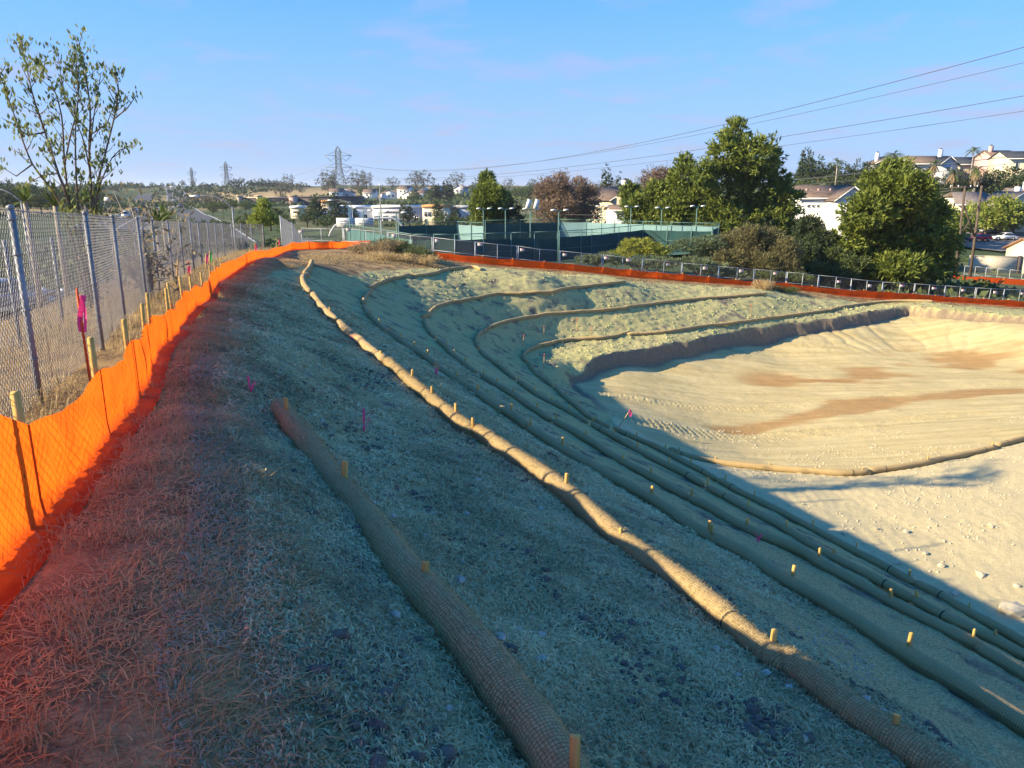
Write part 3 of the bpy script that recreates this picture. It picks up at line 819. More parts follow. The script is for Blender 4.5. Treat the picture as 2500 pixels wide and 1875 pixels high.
# ------------------------------------------------------------------ fences on the crest (left)
M_GALV = plain('galvanised_steel', (0.20, 0.205, 0.215), 0.55, 0.35, 6.0, 0.2, 0.5)
M_WIRE = plain('chain_link_wire', (0.24, 0.24, 0.25), 0.5, 0.15, 8.0, 0.3, 0.5)
def chain_mesh(a, b, h, pitch, r, drop_a=0.04, drop_b=0.04, n=3):
    """woven wire filling the upright bay from foot a to foot b: two crossing sets of diagonals"""
    a = np.array(a, float); b = np.array(b, float); L = np.linalg.norm((b - a)[:2])
    mb = MB()
    def P(s, t): 
        q = a + (b - a) * (s / L); return q + np.array([0, 0, drop_a + (h - drop_a) * t / h])
    step = pitch * 1.4142
    k = 0
    for sgn in (1, -1):
        c = -h
        while c < L + h:
            if sgn == 1: s0, t0, s1, t1 = c, 0.0, c + h, h
            else: s0, t0, s1, t1 = c + h, 0.0, c, h
            # clip to 0..L
            pts = []
            def tt(s): return (s - s0) / (s1 - s0) * h
            lo, hi = min(s0, s1), max(s0, s1)
            if hi > 0 and lo < L:
                sa = min(max(s0, 0), L); sb = min(max(s1, 0), L)
                if abs(sb - sa) > 1e-4: mb.tube([P(sa, tt(sa)), P(sb, tt(sb))], [r, r], n, cap=False)
            c += step
    return mb
def zz(x, y): return GZ1(x, y)
FH = 1.66
fence = empty('chain_link_fence', (CHAIN[0][0], CHAIN[0][1], 0), 0, 'tall galvanised chain link fence along the path on the left', 'fence')
fence.location = (0, 0, 0)
FP = [np.array([x, y, zz(x, y) + 0.0]) for x, y in CHAIN_NEAR + CHAIN]
ptsrail = []
for i, p in enumerate(FP):
    top = p + np.array([0, 0, FH])
    MB().tube([p - np.array([0, 0, 0.25]), top], [0.027, 0.027], 10).build('post', M_GALV, fence, smooth=True)
    MB().tube([top, top + np.array([0, 0, .02]), top + np.array([0, 0, .035])], [0.031, 0.031, 0.010], 10).build('post_cap', M_GALV, fence, smooth=True)
    ptsrail.append(top - np.array([0, 0, 0.03]))
for i in range(len(FP) - 1):
    a, b = FP[i], FP[i + 1]
    near_bay = 2 <= i <= 7
    m = chain_mesh(a, b, FH, 0.052 if near_bay else 0.06, 0.0021 if near_bay else 0.0020)
    m.tube([a + (0, 0, FH - 0.01), (a + b) / 2 + (0, 0, FH - 0.022), b + (0, 0, FH - 0.01)], 0.004, 5)
    m.build('wire_mesh', M_WIRE, fence)
    if near_bay:
        for t in (0.25, 0.5, 0.78, 0.95):
            q = a + (0, 0, FH * t)
            MB().tube([q - (0, 0, 0.006), q + (0, 0, 0.006)], 0.037, 8).build('tie_wire', M_GALV, fence)
# a second, older fence stands just behind the first
fence2 = empty('chain_link_fence', (0, 0, 0), 0, 'older chain link fence standing just behind the tall one, with brush on it', 'fence')
FP2 = []
for i, (x, y) in enumerate([(-4.2, 3.0), (-5.4, 6.6), (-6.7, 10.3), (-7.9, 13.4), (-8.9, 16.3), (-10.0, 19.7), (-11.3, 23.4)]):
    p = np.array([x, y, zz(x, y)]); FP2.append(p)
    MB().tube([p - np.array([0, 0, .25]), p + np.array([0, 0, 1.5])], [0.025, 0.025], 8).build('post', M_GALV, fence2, smooth=True)
for a, b in zip(FP2[:-1], FP2[1:]):
    chain_mesh(a, b, 1.48, 0.062, 0.0015).build('wire_mesh', M_WIRE, fence2)

# --- orange silt fence
def silt_material():
    m, nt, b = new_mat('orange_silt_fabric')
    b.inputs['Roughness'].default_value = 0.6
    p = geopos(nt)
    n = noise(nt, 5, 4, 0.6, p); sp = noise(nt, 26, 2, 0.5, p); w = noise(nt, 220, 2, 0.5, p)
    c = mixc(nt, ramp(nt, n, 0.3, 0.7), (0.80, 0.085, 0.008), (0.95, 0.125, 0.012))
    c = mixc(nt, ramp(nt, sp, 0.70, 0.76), c, (0.25, 0.04, 0.012))
    nt.links.new(c, b.inputs['Base Color'])
    t = nd(nt, 'ShaderNodeBsdfTranslucent'); nt.links.new(mixc(nt, 1.0, c, (1.0, 1.15, 0.8), 'MULTIPLY'), t.inputs['Color'])
    mx = nd(nt, 'ShaderNodeMixShader'); mx.inputs[0].default_value = 0.72
    nt.links.new(b.outputs[0], mx.inputs[1]); nt.links.new(t.outputs[0], mx.inputs[2])
    nt.links.new(mx.outputs[0], nt.nodes['Material Output'].inputs['Surface'])
    bump(nt, b, w, 0.25, 0.003)
    return m
M_SILT = silt_material()
SILT_TOP = [(-200,1290),(-90,1180),(0,1092),(65,1034),(145,987),(168,972),(242,900),(278,883),(320,830),(358,792),(415,754),(449,713),(494,694),(522,675),(544,643),(595,621),(642,618),(671,605),(700,597),(712,591)]
FAR_TOP = [(1062,613),(1068,614),(1108,620),(1162,625),(1211,630),(1300,636),(1400,645),(1536,658),(1671,669),(1807,684),(1900,689),(2036,704),(2171,712),(2307,723),(2500,735),(2720,748)]
SILT_STAKE = [(50,958),(234,825),(315,779),(352,743),(365.5,716),(411,705),(424,690.5),(448,676),(473,675),(498,665),(516,651),(528,640),(540,630),(581,613),(611,608),(674,592)]
def arclen(P): return np.concatenate([[0], np.cumsum(np.linalg.norm(np.diff(P[:, :2], axis=0), axis=1))])
def silt_fence(base, tops, stakes, label, heights=None, wav=0.025, stake_side=-1, hdef=0.62):
    """base: (n,3) foot line; tops/stakes: pixels of the upper edge / of stake tops"""
    base = resample(catmull(base, 0.4), 0.12)
    L = arclen(base); cols = base[:, 0] / base[:, 1]
    def s_at(u, v):
        return L[int(np.argmin(abs(cols - col_of(u, v))))]
    hs, hh = [], []
    for u, v in tops:
        s = s_at(u, v); i = int(np.argmin(abs(L - s))); x, f, d = ray(u, v)
        hgt = CAMZ + d / f * base[i, 1] - base[i, 2]
        if 0.3 < hgt < 1.0: hs.append(s); hh.append(hgt)
    if len(hs) and 'glowing' in label: hh = [max(q_, .68) if s_ < 14 else q_ for s_, q_ in zip(hs, hh)]
    o_ = np.argsort(hs); hs = np.array(hs)[o_]; hh = np.array(hh)[o_]
    hfun = lambda s: (np.interp(s, hs, hh) if len(hs) else np.full(np.shape(s), hdef)) + 0.02 * vnoise(np.asarray(s) * 1.3, np.asarray(s) * 0, 12)
    root = empty('orange_silt_fence', (0, 0, 0), 0, label, 'silt fence')
    T = np.gradient(base[:, :2], axis=0); T /= np.linalg.norm(T, axis=1, keepdims=True)
    N = np.stack([-T[:, 1], T[:, 0]], 1) * stake_side
    ss = []
    for st in stakes:
        if isinstance(st, tuple):
            s = s_at(*st); i = int(np.argmin(abs(L - s))); x, f, d = ray(*st)
            htop = CAMZ + d / f * base[i, 1] - base[i, 2]
        else: s = st; htop = None
        ss.append(s)
        i = int(np.argmin(abs(L - s)))
        hf = float(hfun(s))
        htop = float(np.clip(htop, hf + 0.03, hf + 0.38)) if htop is not None else hf + random.uniform(.01, .12)
        q = base[i].copy(); q[:2] += N[i] * 0.035
        so = stake_mesh(htop + 0.2, 0.038, 0.036, 0).build('stake', M_STAKE, root)
        so.location = (q[0], q[1], q[2] - 0.2); so.rotation_euler = (random.gauss(0, .03), random.gauss(0, .03), math.atan2(T[i][1], T[i][0]))
    ss = sorted(set([0.0] + [s for s in ss] + [L[-1]]))
    ss = [s for i, s in enumerate(ss) if i == 0 or s - ss[i - 1] > 0.25]
    for s0, s1 in zip(ss[:-1], ss[1:]):
        n = max(6, int((s1 - s0) / 0.10)); nv = 9
        S = np.linspace(s0, s1, n + 1); tt = np.linspace(0, 1, nv)
        X = np.interp(S, L, base[:, 0]); Y = np.interp(S, L, base[:, 1]); Z = np.interp(S, L, base[:, 2])
        NX = np.interp(S, L, N[:, 0]); NY = np.interp(S, L, N[:, 1])
        hf = hfun(S) - 0.05 * np.sin(np.pi * (S - s0) / (s1 - s0))**2
        belly = np.sin(np.pi * (S - s0) / (s1 - s0))
        V = []
        for t in tt:
            o1 = -(wav * 2.0 * (vnoise(S * 5.0, S * 0 + t * 2.2, 33)) * belly + 0.03 * belly * math.sin(math.pi * t) + 0.012 * np.sin(S * 31 + 2 * t) * belly)
            if t == 0: o1 = o1 - 0.16; zt = Z + 0.012 + 0.01 * vnoise(S * 6, S * 0, 3)      # hem lies folded on the ground
            elif t == tt[1]: zt = Z + 0.035; o1 = o1 - 0.01
            else: zt = Z + hf * t
            V.append(np.stack([X + NX * o1, Y + NY * o1, zt], 1))
        V = np.stack(V)                                   # nv, n+1, 3
        i0 = (np.arange(nv - 1)[:, None] * (n + 1) + np.arange(n)[None, :])
        Qf = np.stack([i0, i0 + 1, i0 + n + 2, i0 + n + 1], -1).reshape(-1, 4)
        put('fabric_panel', mesh_np('fabric_panel', V.reshape(-1, 3), Qf, M_SILT, smooth=True), root)
    return root
sb = np.array([[p[0], p[1], zz(p[0], p[1])] for p in np.vstack([[(3.3, -9.3, 0), (1.0, -4.5, 0), (-0.75, -0.8, 0)], silt_pts])])
LS = arclen(resample(catmull(sb, 0.4), 0.12))
silt_fence(sb, SILT_TOP, SILT_STAKE + [0.3, 2.4, 4.5, 6.6, 8.7, 10.4], 'glowing orange silt fence running along the path beside the chain link', wav=0.022, stake_side=1)
sb2 = np.array([[p[0], p[1], zz(p[0], p[1])] for p in np.vstack([silt2_pts])])
silt_fence(sb2, [(712,591),(766,590),(829,590),(880,595)], [1.5, 3.2, 5.0], 'short run of orange silt fence at the far end of the path', wav=0.01, stake_side=1)
fb = np.array([[p[0], p[1], zz(p[0], p[1])] for p in far_silt])
LF = arclen(resample(catmull(fb, 0.4), 0.12))
silt_fence(fb, FAR_TOP, list(np.arange(0.9, LF[-1], 2.05)), 'long orange silt fence along the far rim of the basin', wav=0.02, stake_side=1)

# --- construction fence panels along the far rim
POSTS = [(735,556),(783,557),(840,557),(893,562),(948,566),(1002,574),(1057,579),(1109,585),(1161,590),(1214,596),(1264,600),(1316,608),(1368,612),(1420,617),(1472,621.6),(1519,627),(1569.5,631),(1621,636.5),(1666,642),(1712,645),(1757,650),(1801.5,653),(1843.5,657),(1883,660),(1922,664),(1960,667),(2000,671.6),(2041,675.6),(2080,680),(2118,684),(2158,688),(2197,690),(2235,692),(2270,695),(2310,697),(2345,700),(2384,702),(2418,704),(2453,705.5),(2491,707),(2535,710),(2580,713)]
fsu = np.array([p[0] for p in FAR_SILT], float); fsF = np.array([p[2] for p in FAR_SILT], float)
def panelF(u): return float(np.interp(u, [700, 900, 1040, 1081, 1171, 1262, 1400, 1536, 1671, 1807, 1900, 2036, 2171, 2307, 2500, 2720], [57, 54, 51, 50.2, 50.1, 50.8, 51.9, 53.1, 54.6, 55.9, 56.6, 57.4, 58.2, 59.2, 60.2, 62.1]))
PP = []
for u, v in POSTS:
    t = at_F(u, v, panelF(u)); PP.append(t)
M_PALE = plain('pale_galvanised', (0.38, 0.40, 0.41), 0.5, 0.15, 6.0, 0.2, 0.5)
M_SIGN = plain('sign_white', (0.50, 0.50, 0.50), 0.5, 0.05)
M_SIGNRED = plain('sign_red_print', (0.45, 0.12, 0.16), 0.6, 0.1)
M_SIGNBLK = plain('sign_dark_print', (0.05, 0.05, 0.06), 0.6, 0.1)
for i in range(0, len(PP) - 2, 2):
    tri = PP[i:i + 3]
    feet = [np.array([q[0], q[1], min(zz(q[0], q[1]), q[2] - 1.15)]) for q in tri]
    root = empty('fence_panel', tuple(feet[0]), 0, 'temporary chain link fence panel on the far rim, %s from the left' % ORD[i // 2], 'fence panel', 'temporary fence panels on the far rim')
    o0 = feet[0]
    lean = np.array([random.uniform(-.03, .05), random.uniform(-.03, .03), 0])
    tops = [q.copy() for q in tri]
    hz = float(np.mean([t[2] - f[2] for t, f in zip(tops, feet)]))
    for j in range(3):
        f0 = feet[j] - o0; t0 = tops[j] - o0 + lean
        if j == 2: d = (f0 / np.linalg.norm(f0)) * 0.07; f0 = f0 - d; t0 = t0 - d
        MB().tube([f0 - (0, 0, .1), t0], 0.026 if j != 1 else 0.020, 8).build('post', M_PALE, root, smooth=True)
        if j != 1:
            MB().box(f0 + np.array([0, 0, 0.04]), (0.10, 0.7, 0.06)).build('foot', M_GALV, root)
    for fr in (0.985, 0.36):
        pts = [(f + (t - f) * fr) - o0 + lean * fr for f, t in zip(feet, tops)]
        MB().tube(pts, 0.013, 6).build('rail', M_PALE, root, smooth=True)
    for j in range(2):
        chain_mesh(feet[j] - o0, feet[j + 1] - o0, hz, 0.065, 0.0017).build('wire_mesh', M_WIRE, root)
for i, (u, v) in enumerate([(735,566),(850,561),(962,576),(1067,588),(1172,597),(1275,610),(1379,622),(1481,630),(1534,636),(1631,646),(1722,655),(1810,662),(1893,668),(2048,688),(2124,698),(2203,698),(2281,704),(2352,709),(2430,714),(2497,717)]):
    q = at_F(u, v, panelF(u) - 0.10)
    rz = random.uniform(-.05, .05); w, h = (random.uniform(.26, .36), random.uniform(.17, .22))
    r = empty('warning_sign', tuple(q), rz, 'small white notice wired to the rim fence, %s from the left' % ORD[i], 'sign', 'notices on the rim fence panels')
    MB().box((0, 0, 0), (w, 0.012, h)).build('board', M_SIGN, r)
    MB().box((0, -0.009, 0.07), (w * .7, 0.004, 0.05)).build('red_heading', M_SIGNRED, r)
    mb = MB()
    for row in (-0.03, -0.09):
        x = -w * .38
        while x < w * .34:
            l = random.uniform(.03, .08); mb.box((x + l / 2, -0.009, row), (l, 0.004, 0.022)); x += l + 0.02
    mb.build('small_print', M_SIGNBLK, r)

# --- survey laths, ribbons and wire flags
M_LATH = wood_material('survey_lath', (0.50, 0.30, 0.11), (0.66, 0.44, 0.2))
M_LATHR = plain('orange_painted_lath', (0.62, 0.10, 0.03), 0.7)
def ribbon_mat(name, c): return leafmat(name, c, tuple(min(1, q * 1.1) for q in c), 0.4, 0.4)
M_PINK = ribbon_mat('pink_ribbon', (0.85, 0.07, 0.25)); M_GREENR = ribbon_mat('green_ribbon', (0.05, 0.5, 0.12))
def lath(base, top, label, mat, rib=None, riblen=0.3, w=0.035, painted=None):
    base = np.array(base, float); top = np.array(top, float)
    r = empty('survey_lath', tuple(base), 0, label, 'survey lath', 'survey laths on the site')
    d = top - base; u = d / np.linalg.norm(d)
    MB().tube([-u * 0.15, d * 0.97, d], [w * .6, w * .6, w * .35], 4).build('lath', mat, r)
    if painted: MB().tube([d * 0.8, d * 0.98], [w * .66] * 2, 4).build('painted_tip', painted, r)
    if rib is not None:
        mb = MB(); 
        for k in range(2):
            pts = []
            for j in range(7):
                t = j / 6; pts.append(d * 0.93 + np.array([0.02 + 0.03 * math.sin(3 * t + k * 2) , 0.015 * math.cos(4 * t + k), -riblen * t]))
            pts = np.array(pts); wv = np.array([0.02, 0.012 * (1 if k else -1), 0])
            V = np.vstack([pts - wv, pts + wv]); n = len(pts)
            mb.add(V, [[j, j + 1, n + j + 1, n + j] for j in range(n - 1)])
        MB.build(mb, 'ribbon', rib, r)
    return r
def lath_px(bu, bv, tu, tv, F, *a, **k):
    b = at_F(bu, bv, F); b[2] = zz(b[0], b[1]); t = at_F(tu, tv, F); return lath(b, t, *a, **k)
lath_px(218, 915, 187, 703, 7.0, 'tall orange lath with long pink ribbon between the two left fences', M_LATHR, M_PINK, 0.34, w=0.02)
lath_px(432, 703, 435, 630, 20.5, 'bare wooden lath behind the orange fence, under the chain link', M_LATH)
lath_px(465, 690, 458, 638, 22, 'lath with pink ribbon behind the middle of the orange fence', M_LATHR, M_PINK, 0.3)
lath_px(503, 668, 503, 618, 26, 'lath with pink ribbon standing beside the green ribboned one', M_LATH, M_PINK, 0.3)
lath_px(514, 672, 512, 612, 26.3, 'lath with green ribbon behind the orange fence', M_LATH, M_GREENR, 0.34)
lath_px(624, 632, 623, 594, 36, 'lath with pink ribbon far along the chain link fence', M_LATHR, M_PINK, 0.35)
lath_px(681, 612, 680, 583, 47, 'lath with pink ribbon near the far fence corner', M_LATHR, M_PINK, 0.3)
q0 = ground_hit(1511, 1042, 10); q1 = at_F(1540, 999, q0[1] - 0.1)
lath(q0, q1, 'tilted wooden lath with pink tip at the edge of the floor shadow', M_LATH, M_PINK, 0.22, painted=M_PINK)
for (bu, bv, tu, tv, zz0, lab) in ((1327,899,1329,863,-6.4,'pink topped lath below the hairpin of the lowest wattle row'),(1276,845,1279,816,-5.5,'red topped lath on the corrugated corner of the far slope'),(1442,827,1443,799,-5.95,'red topped lath beside the lowest row on the far slope'),(1408,807,1409,775,-5.5,'thin red topped lath on the lit far slope'),(1328,822,1328,795,-5.5,'short red lath left of the far slope middle'),(1833,776,1834,741,-5.5,'red topped lath at the right of the far slope')):
    b = ground_hit(bu, bv, 12); t = at_F(tu, tv, b[1])
    lath(b, t, lab, M_LATH, None, painted=M_LATHR, w=0.03)
def wire_flag(u, v, zg, label, s=1.0):
    b = ground_hit(u, v)
    r = empty('pink_flag', tuple(b), random.uniform(-.5, .5), label, 'marker flag', 'pink whisker markers')
    mb = MB()
    for k in range(7):
        a = random.uniform(0, 6.28); l = random.uniform(.10, .17) * s; o = np.array([math.cos(a) * .07 * s, math.sin(a) * .05 * s, l])
        side = np.array([-math.sin(a), math.cos(a), 0]) * 0.006
        pts = np.array([[0, 0, 0.01], o * [.5, .5, .55], o]); V = np.vstack([pts - side, pts + side])
        mb.add(V, [[0, 1, 4, 3], [1, 2, 5, 4]])
    mb.build('whisker', M_PINK, r)
    MB().tube([(0, 0, -.1), (0, 0, .03)], .006, 6).build('spike', M_GALV, r)
wire_flag(612, 962, -0.1, 'pink whisker marker in dark soil by the end of the top wattle', 1.1)
wire_flag(888, 1056, -0.8, 'pink whisker marker on the slope between the first and second rows', 1.6)
wire_flag(860, 832, -1.5, 'small pink marker beside the far part of the second row', 1.0)
wire_flag(1066, 918, -2.7, 'small pink marker by a joint of the third row', 1.2)
wire_flag(1850, 1326, -3.6, 'tiny pink marker between the third and fourth rows', 1.0)
# ------------------------------------------------------------------ vegetation
M_BARK = plain('bark', (0.12, 0.085, 0.06), 0.95, 0.4, 8.0, bmp=0.6, bscale=20)
M_PALEBARK = plain('pale_bark', (0.30, 0.26, 0.21), 0.95, 0.35, 8.0, bmp=0.5, bscale=20)
M_PINE = leafmat('pine_needles', (0.06, 0.088, 0.016), (0.22, 0.255, 0.04), 0.3)
M_PINEO = leafmat('olive_needles', (0.10, 0.10, 0.04), (0.20, 0.17, 0.075), 0.3)
M_DARKLEAF = leafmat('dark_foliage', (0.022, 0.036, 0.016), (0.075, 0.10, 0.038), 0.25)
M_LEAF = leafmat('mid_green_foliage', (0.045, 0.07, 0.02), (0.12, 0.145, 0.045), 0.3)
M_LIME = leafmat('lime_foliage', (0.14, 0.19, 0.025), (0.32, 0.34, 0.06), 0.4)
M_BROWNLEAF = leafmat('russet_foliage', (0.13, 0.085, 0.055), (0.26, 0.18, 0.12), 0.25)
M_EUCA = leafmat('eucalypt_foliage', (0.065, 0.072, 0.05), (0.15, 0.145, 0.095), 0.25)
M_JUNI = leafmat('juniper_yellow', (0.13, 0.15, 0.025), (0.36, 0.36, 0.05), 0.3)
M_JUNIB = leafmat('juniper_blue_green', (0.07, 0.105, 0.055), (0.18, 0.21, 0.10), 0.3)
M_STRAWGRASS = leafmat('dead_grass', (0.36, 0.25, 0.11), (0.60, 0.45, 0.22), 0.4)
M_TUFT = leafmat('dry_shrub', (0.20, 0.15, 0.08), (0.36, 0.28, 0.15), 0.3)
M_YOUNG = leafmat('young_tree_leaf', (0.08, 0.11, 0.03), (0.26, 0.29, 0.09), 0.4)
M_PALMF = leafmat('palm_frond', (0.055, 0.085, 0.02), (0.15, 0.19, 0.05), 0.3)
M_PALMD = leafmat('dead_palm_skirt', (0.22, 0.15, 0.08), (0.36, 0.27, 0.16), 0.2)

def leaves(P, N, size, aspect, rng, jitter=0.9, pointy=True):
    """one small blade per point P, roughly along direction N"""
    n = len(P)
    d = N + rng.normal(0, jitter, (n, 3)); d /= np.linalg.norm(d, axis=1, keepdims=True)
    r = rng.normal(0, 1, (n, 3)); s = np.cross(d, r); s /= (np.linalg.norm(s, axis=1, keepdims=True) + 1e-9)
    L = size * rng.uniform(.6, 1.35, (n, 1)); W = L * aspect
    a = P - d * L * .5; b = P + d * L * .5; c = P - d * L * .05
    if pointy:
        V = np.stack([a, c + s * W * .5, b, c - s * W * .5], 1)
    else:
        V = np.stack([a + s * W * .5, b + s * W * .4, b - s * W * .4, a - s * W * .5], 1)
    F = np.arange(n * 4).reshape(n, 4)
    return V.reshape(-1, 3), F
def lobe_points(lobes, clumps, per, crad, rng, shell=0.55, flat=1.0):
    """clump centres spread through ellipsoidal lobes (denser toward the shell), then points in each clump"""
    vol = np.array([l[3] * l[4] * l[5] for l in lobes])**0.72; k = rng.choice(len(lobes), clumps, p=vol / vol.sum())
    Lb = np.array(lobes)[k]
    d = rng.normal(0, 1, (clumps, 3)); d /= np.linalg.norm(d, axis=1, keepdims=True)
    rad = rng.uniform(shell, 1.0, (clumps, 1))**0.6 * (1 + 0.10 * rng.normal(0, 1, (clumps, 1)))
    Cc = Lb[:, :3] + d * rad * Lb[:, 3:6]
    cr = crad * rng.uniform(.55, 1.35, (clumps, 1, 1))
    q = rng.normal(0, 1, (clumps, per, 3)); q /= np.linalg.norm(q, axis=2, keepdims=True)
    off = q * (rng.uniform(0, 1, (clumps, per, 1))**0.45) * cr * np.array([1, 1, flat])
    P = (Cc[:, None, :] + off).reshape(-1, 3)
    N = (q * 0.7 + d[:, None, :] * 0.7 + np.array([0, 0, 0.35])).reshape(-1, 3)
    return P, N, Cc, d
def limb_tree(mb, base, Cc, r0, rng, nl=14, top=None):
    """trunk from base with limbs reaching to some of the clump centres"""
    Cc = np.asarray(Cc); t = np.array(top if top is not None else Cc[np.argmax(Cc[:, 2])]); b = np.array(base, float)
    trunk = np.array([b + (t - b) * s + np.array([.02, .015, 0]) * math.sin(5 * s) * np.linalg.norm(t - b) for s in np.linspace(0, .93, 8)])
    mb.tube(trunk, np.linspace(r0, r0 * .12, 8), 8)
    for c in Cc[rng.choice(len(Cc), min(nl, len(Cc)), replace=False)]:
        s = np.clip((c[2] - b[2]) / (t[2] - b[2]) - rng.uniform(.08, .25), .06, .88)
        p0 = b + (t - b) * s
        mid = (p0 + c) / 2 + np.array([0, 0, -0.05]) * np.linalg.norm(c - p0)
        rr0 = r0 * (1 - s) * .42 + .01
        mb.tube([p0, mid, p0 + (c - p0) * .95], [rr0, rr0 * .6, rr0 * .2], 5)
def tree(name, label, base, lobes, mat, clumps=260, per=26, crad=.55, leaf=.34, aspect=.28, r0=.25, bark=None, cat='tree', group=None, seed=1, shell=.5, flat=.8, nl=16, jit=.6):
    rng = np.random.default_rng(seed)
    base = np.array(base, float)
    lob = [(l[0] - base[0], l[1] - base[1], l[2] - base[2], l[3], l[4], l[5]) for l in lobes]
    P, N, Cc, d = lobe_points(lob, clumps, per, crad, rng, shell, flat)
    r = empty(name, tuple(base), 0, label, cat, group)
    V, F = leaves(P, N, leaf, aspect, rng, jit)
    put('crown', mesh_np('crown', V, F, mat), r)
    mb = MB(); limb_tree(mb, (0, 0, -0.3), Cc, r0, rng, nl)
    mb.build('trunk', bark or M_BARK, r, smooth=True)
    return r
def px_lobes(F, L, depth=0.85, dF=2.0, seed=0):
    """lobes given as (u, v, half-width px, half-height px) at forward distance about F"""
    rng = np.random.default_rng(seed); out = []
    for l in L:
        u, v, a = l[:3]; h = l[3] if len(l) > 3 else a
        q = at_F(u, v, F + rng.uniform(-dF, dF)); k = F / FPX
        out.append((q[0], q[1], q[2], a * k * .95, a * k * depth, h * k * .95))
    return out
def foot(u, F, vguess=None):
    c = col_of(u, 600); x = c * F; return (x, F, zz(x, F))

# --- pines beside the basin
tree('pine_tree', 'tallest bushy pine rising behind the far orange fence', foot(1815, 98), px_lobes(98, [(1800,322,38,34),(1772,372,46,44),(1838,385,60,50),(1716,420,34,40),(1768,452,66,56),(1862,450,66,58),(1905,478,48,40),(1800,530,76,52),(1895,540,58,44),(1728,530,54,50),(1940,560,34,32),(1850,590,60,36),(1760,590,50,30)]), M_PINE, 952, 42, .78, .62, .3, .38, seed=3, group='pines beyond the basin')
tree('pine_tree', 'smaller pine leaning against the left of the tallest one', foot(1668, 103), px_lobes(103, [(1672,398,20,22),(1668,440,34,34),(1690,486,46,36),(1650,520,46,40),(1690,548,44,28)]), M_PINE, 391, 40, .78, .62, .3, .26, seed=4, group='pines beyond the basin')
tree('pine_tree', 'rounded green pine at the right end of the court fence, left of the others', foot(1585, 106), px_lobes(106, [(1540,478,24,30),(1562,512,40,36),(1610,478,34,34),(1612,526,46,36),(1560,548,34,22)]), M_PINE, 391, 37, .78, .62, .3, .24, seed=5, group='pines beyond the basin')
tree('pine_tree', 'broad pine spreading low beside the wooden utility poles', foot(2195, 69), px_lobes(69, [(2186,412,34,28),(2160,455,58,42),(2220,468,62,46),(2120,515,62,44),(2190,530,80,50),(2262,522,54,46),(2085,580,54,42),(2160,595,80,50),(2250,590,70,50),(2310,600,36,36),(2110,645,62,38),(2200,655,80,36),(2285,650,46,34)]), M_PINE, 1292, 45, .60, .50, .3, .36, seed=6, group='pines beyond the basin')
tree('pine_tree', 'dense conical pine standing alone behind the tennis courts', foot(1198, 108), px_lobes(108, [(1190,440,18,18),(1192,470,28,24),(1215,485,24,26),(1178,505,28,26),(1205,525,34,26),(1170,540,20,18)]), M_PINE, 510, 37, .75, .50, .3, .3, seed=7, group='pines beyond the basin')
tree('pine_tree', 'small rusty pine hard against the conical one', foot(1243, 110), px_lobes(110, [(1235,490,16,20),(1238,515,20,16),(1262,512,12,14),(1256,535,22,18)]), M_DARKLEAF, 110, 26, .7, .45, .25, .18, seed=8)
tree('olive_shrub', 'tall olive brown shrub under the tallest pine', foot(1800, 66), px_lobes(66, [(1790,600,42,36),(1830,585,36,34),(1775,635,40,26),(1840,640,40,26)]), M_PINEO, 380, 40, .5, .30, .2, .12, M_PALEBARK, 'shrub', seed=9)
tree('olive_shrub', 'greyish twiggy shrub right of the tall olive one', foot(1895, 65), px_lobes(65, [(1880,590,36,34),(1915,615,36,34),(1880,645,40,24),(1925,655,26,20)]), M_PINEO, 360, 40, .5, .30, .18, .12, M_PALEBARK, 'shrub', seed=10)
tree('dark_tree', 'dark tree between the two big pines', foot(1990, 71), px_lobes(71, [(1975,560,32,34),(2000,595,38,38),(1965,625,40,32),(2020,640,36,26)]), M_DARKLEAF, 420, 40, .5, .32, .3, .2, seed=11)
tree('broadleaf_tree', 'low green tree with bare stems behind the rim fence', foot(2040, 68), px_lobes(68, [(2035,630,40,28),(2075,650,40,28),(1990,660,30,18),(2055,668,38,14)]), M_LEAF, 280, 36, .5, .30, .3, .12, seed=12)
# russet trees
tree('russet_tree', 'large russet brown tree left of the cypress trees', foot(1345, 135), px_lobes(135, [(1330,470,30,36),(1365,455,34,36),(1340,520,36,32),(1385,500,30,36)]), M_BROWNLEAF, 420, 24, 1.0, .5, .25, .3, seed=13, shell=.3, group='russet trees')
tree('russet_tree', 'russet brown tree touching the pale house, right of its twin', foot(1425, 138), px_lobes(138, [(1415,465,32,34),(1442,485,26,34),(1410,520,34,30),(1445,520,24,26)]), M_BROWNLEAF, 380, 24, 1.0, .5, .25, .3, seed=14, shell=.3, group='russet trees')
tree('russet_tree', 'russet tree showing above the pines by the courts', foot(1615, 120), px_lobes(120, [(1590,440,26,28),(1622,430,26,24),(1645,430,16,18),(1600,470,34,28)]), M_BROWNLEAF, 260, 24, .9, .45, .25, .25, seed=15, shell=.3, group='russet trees')
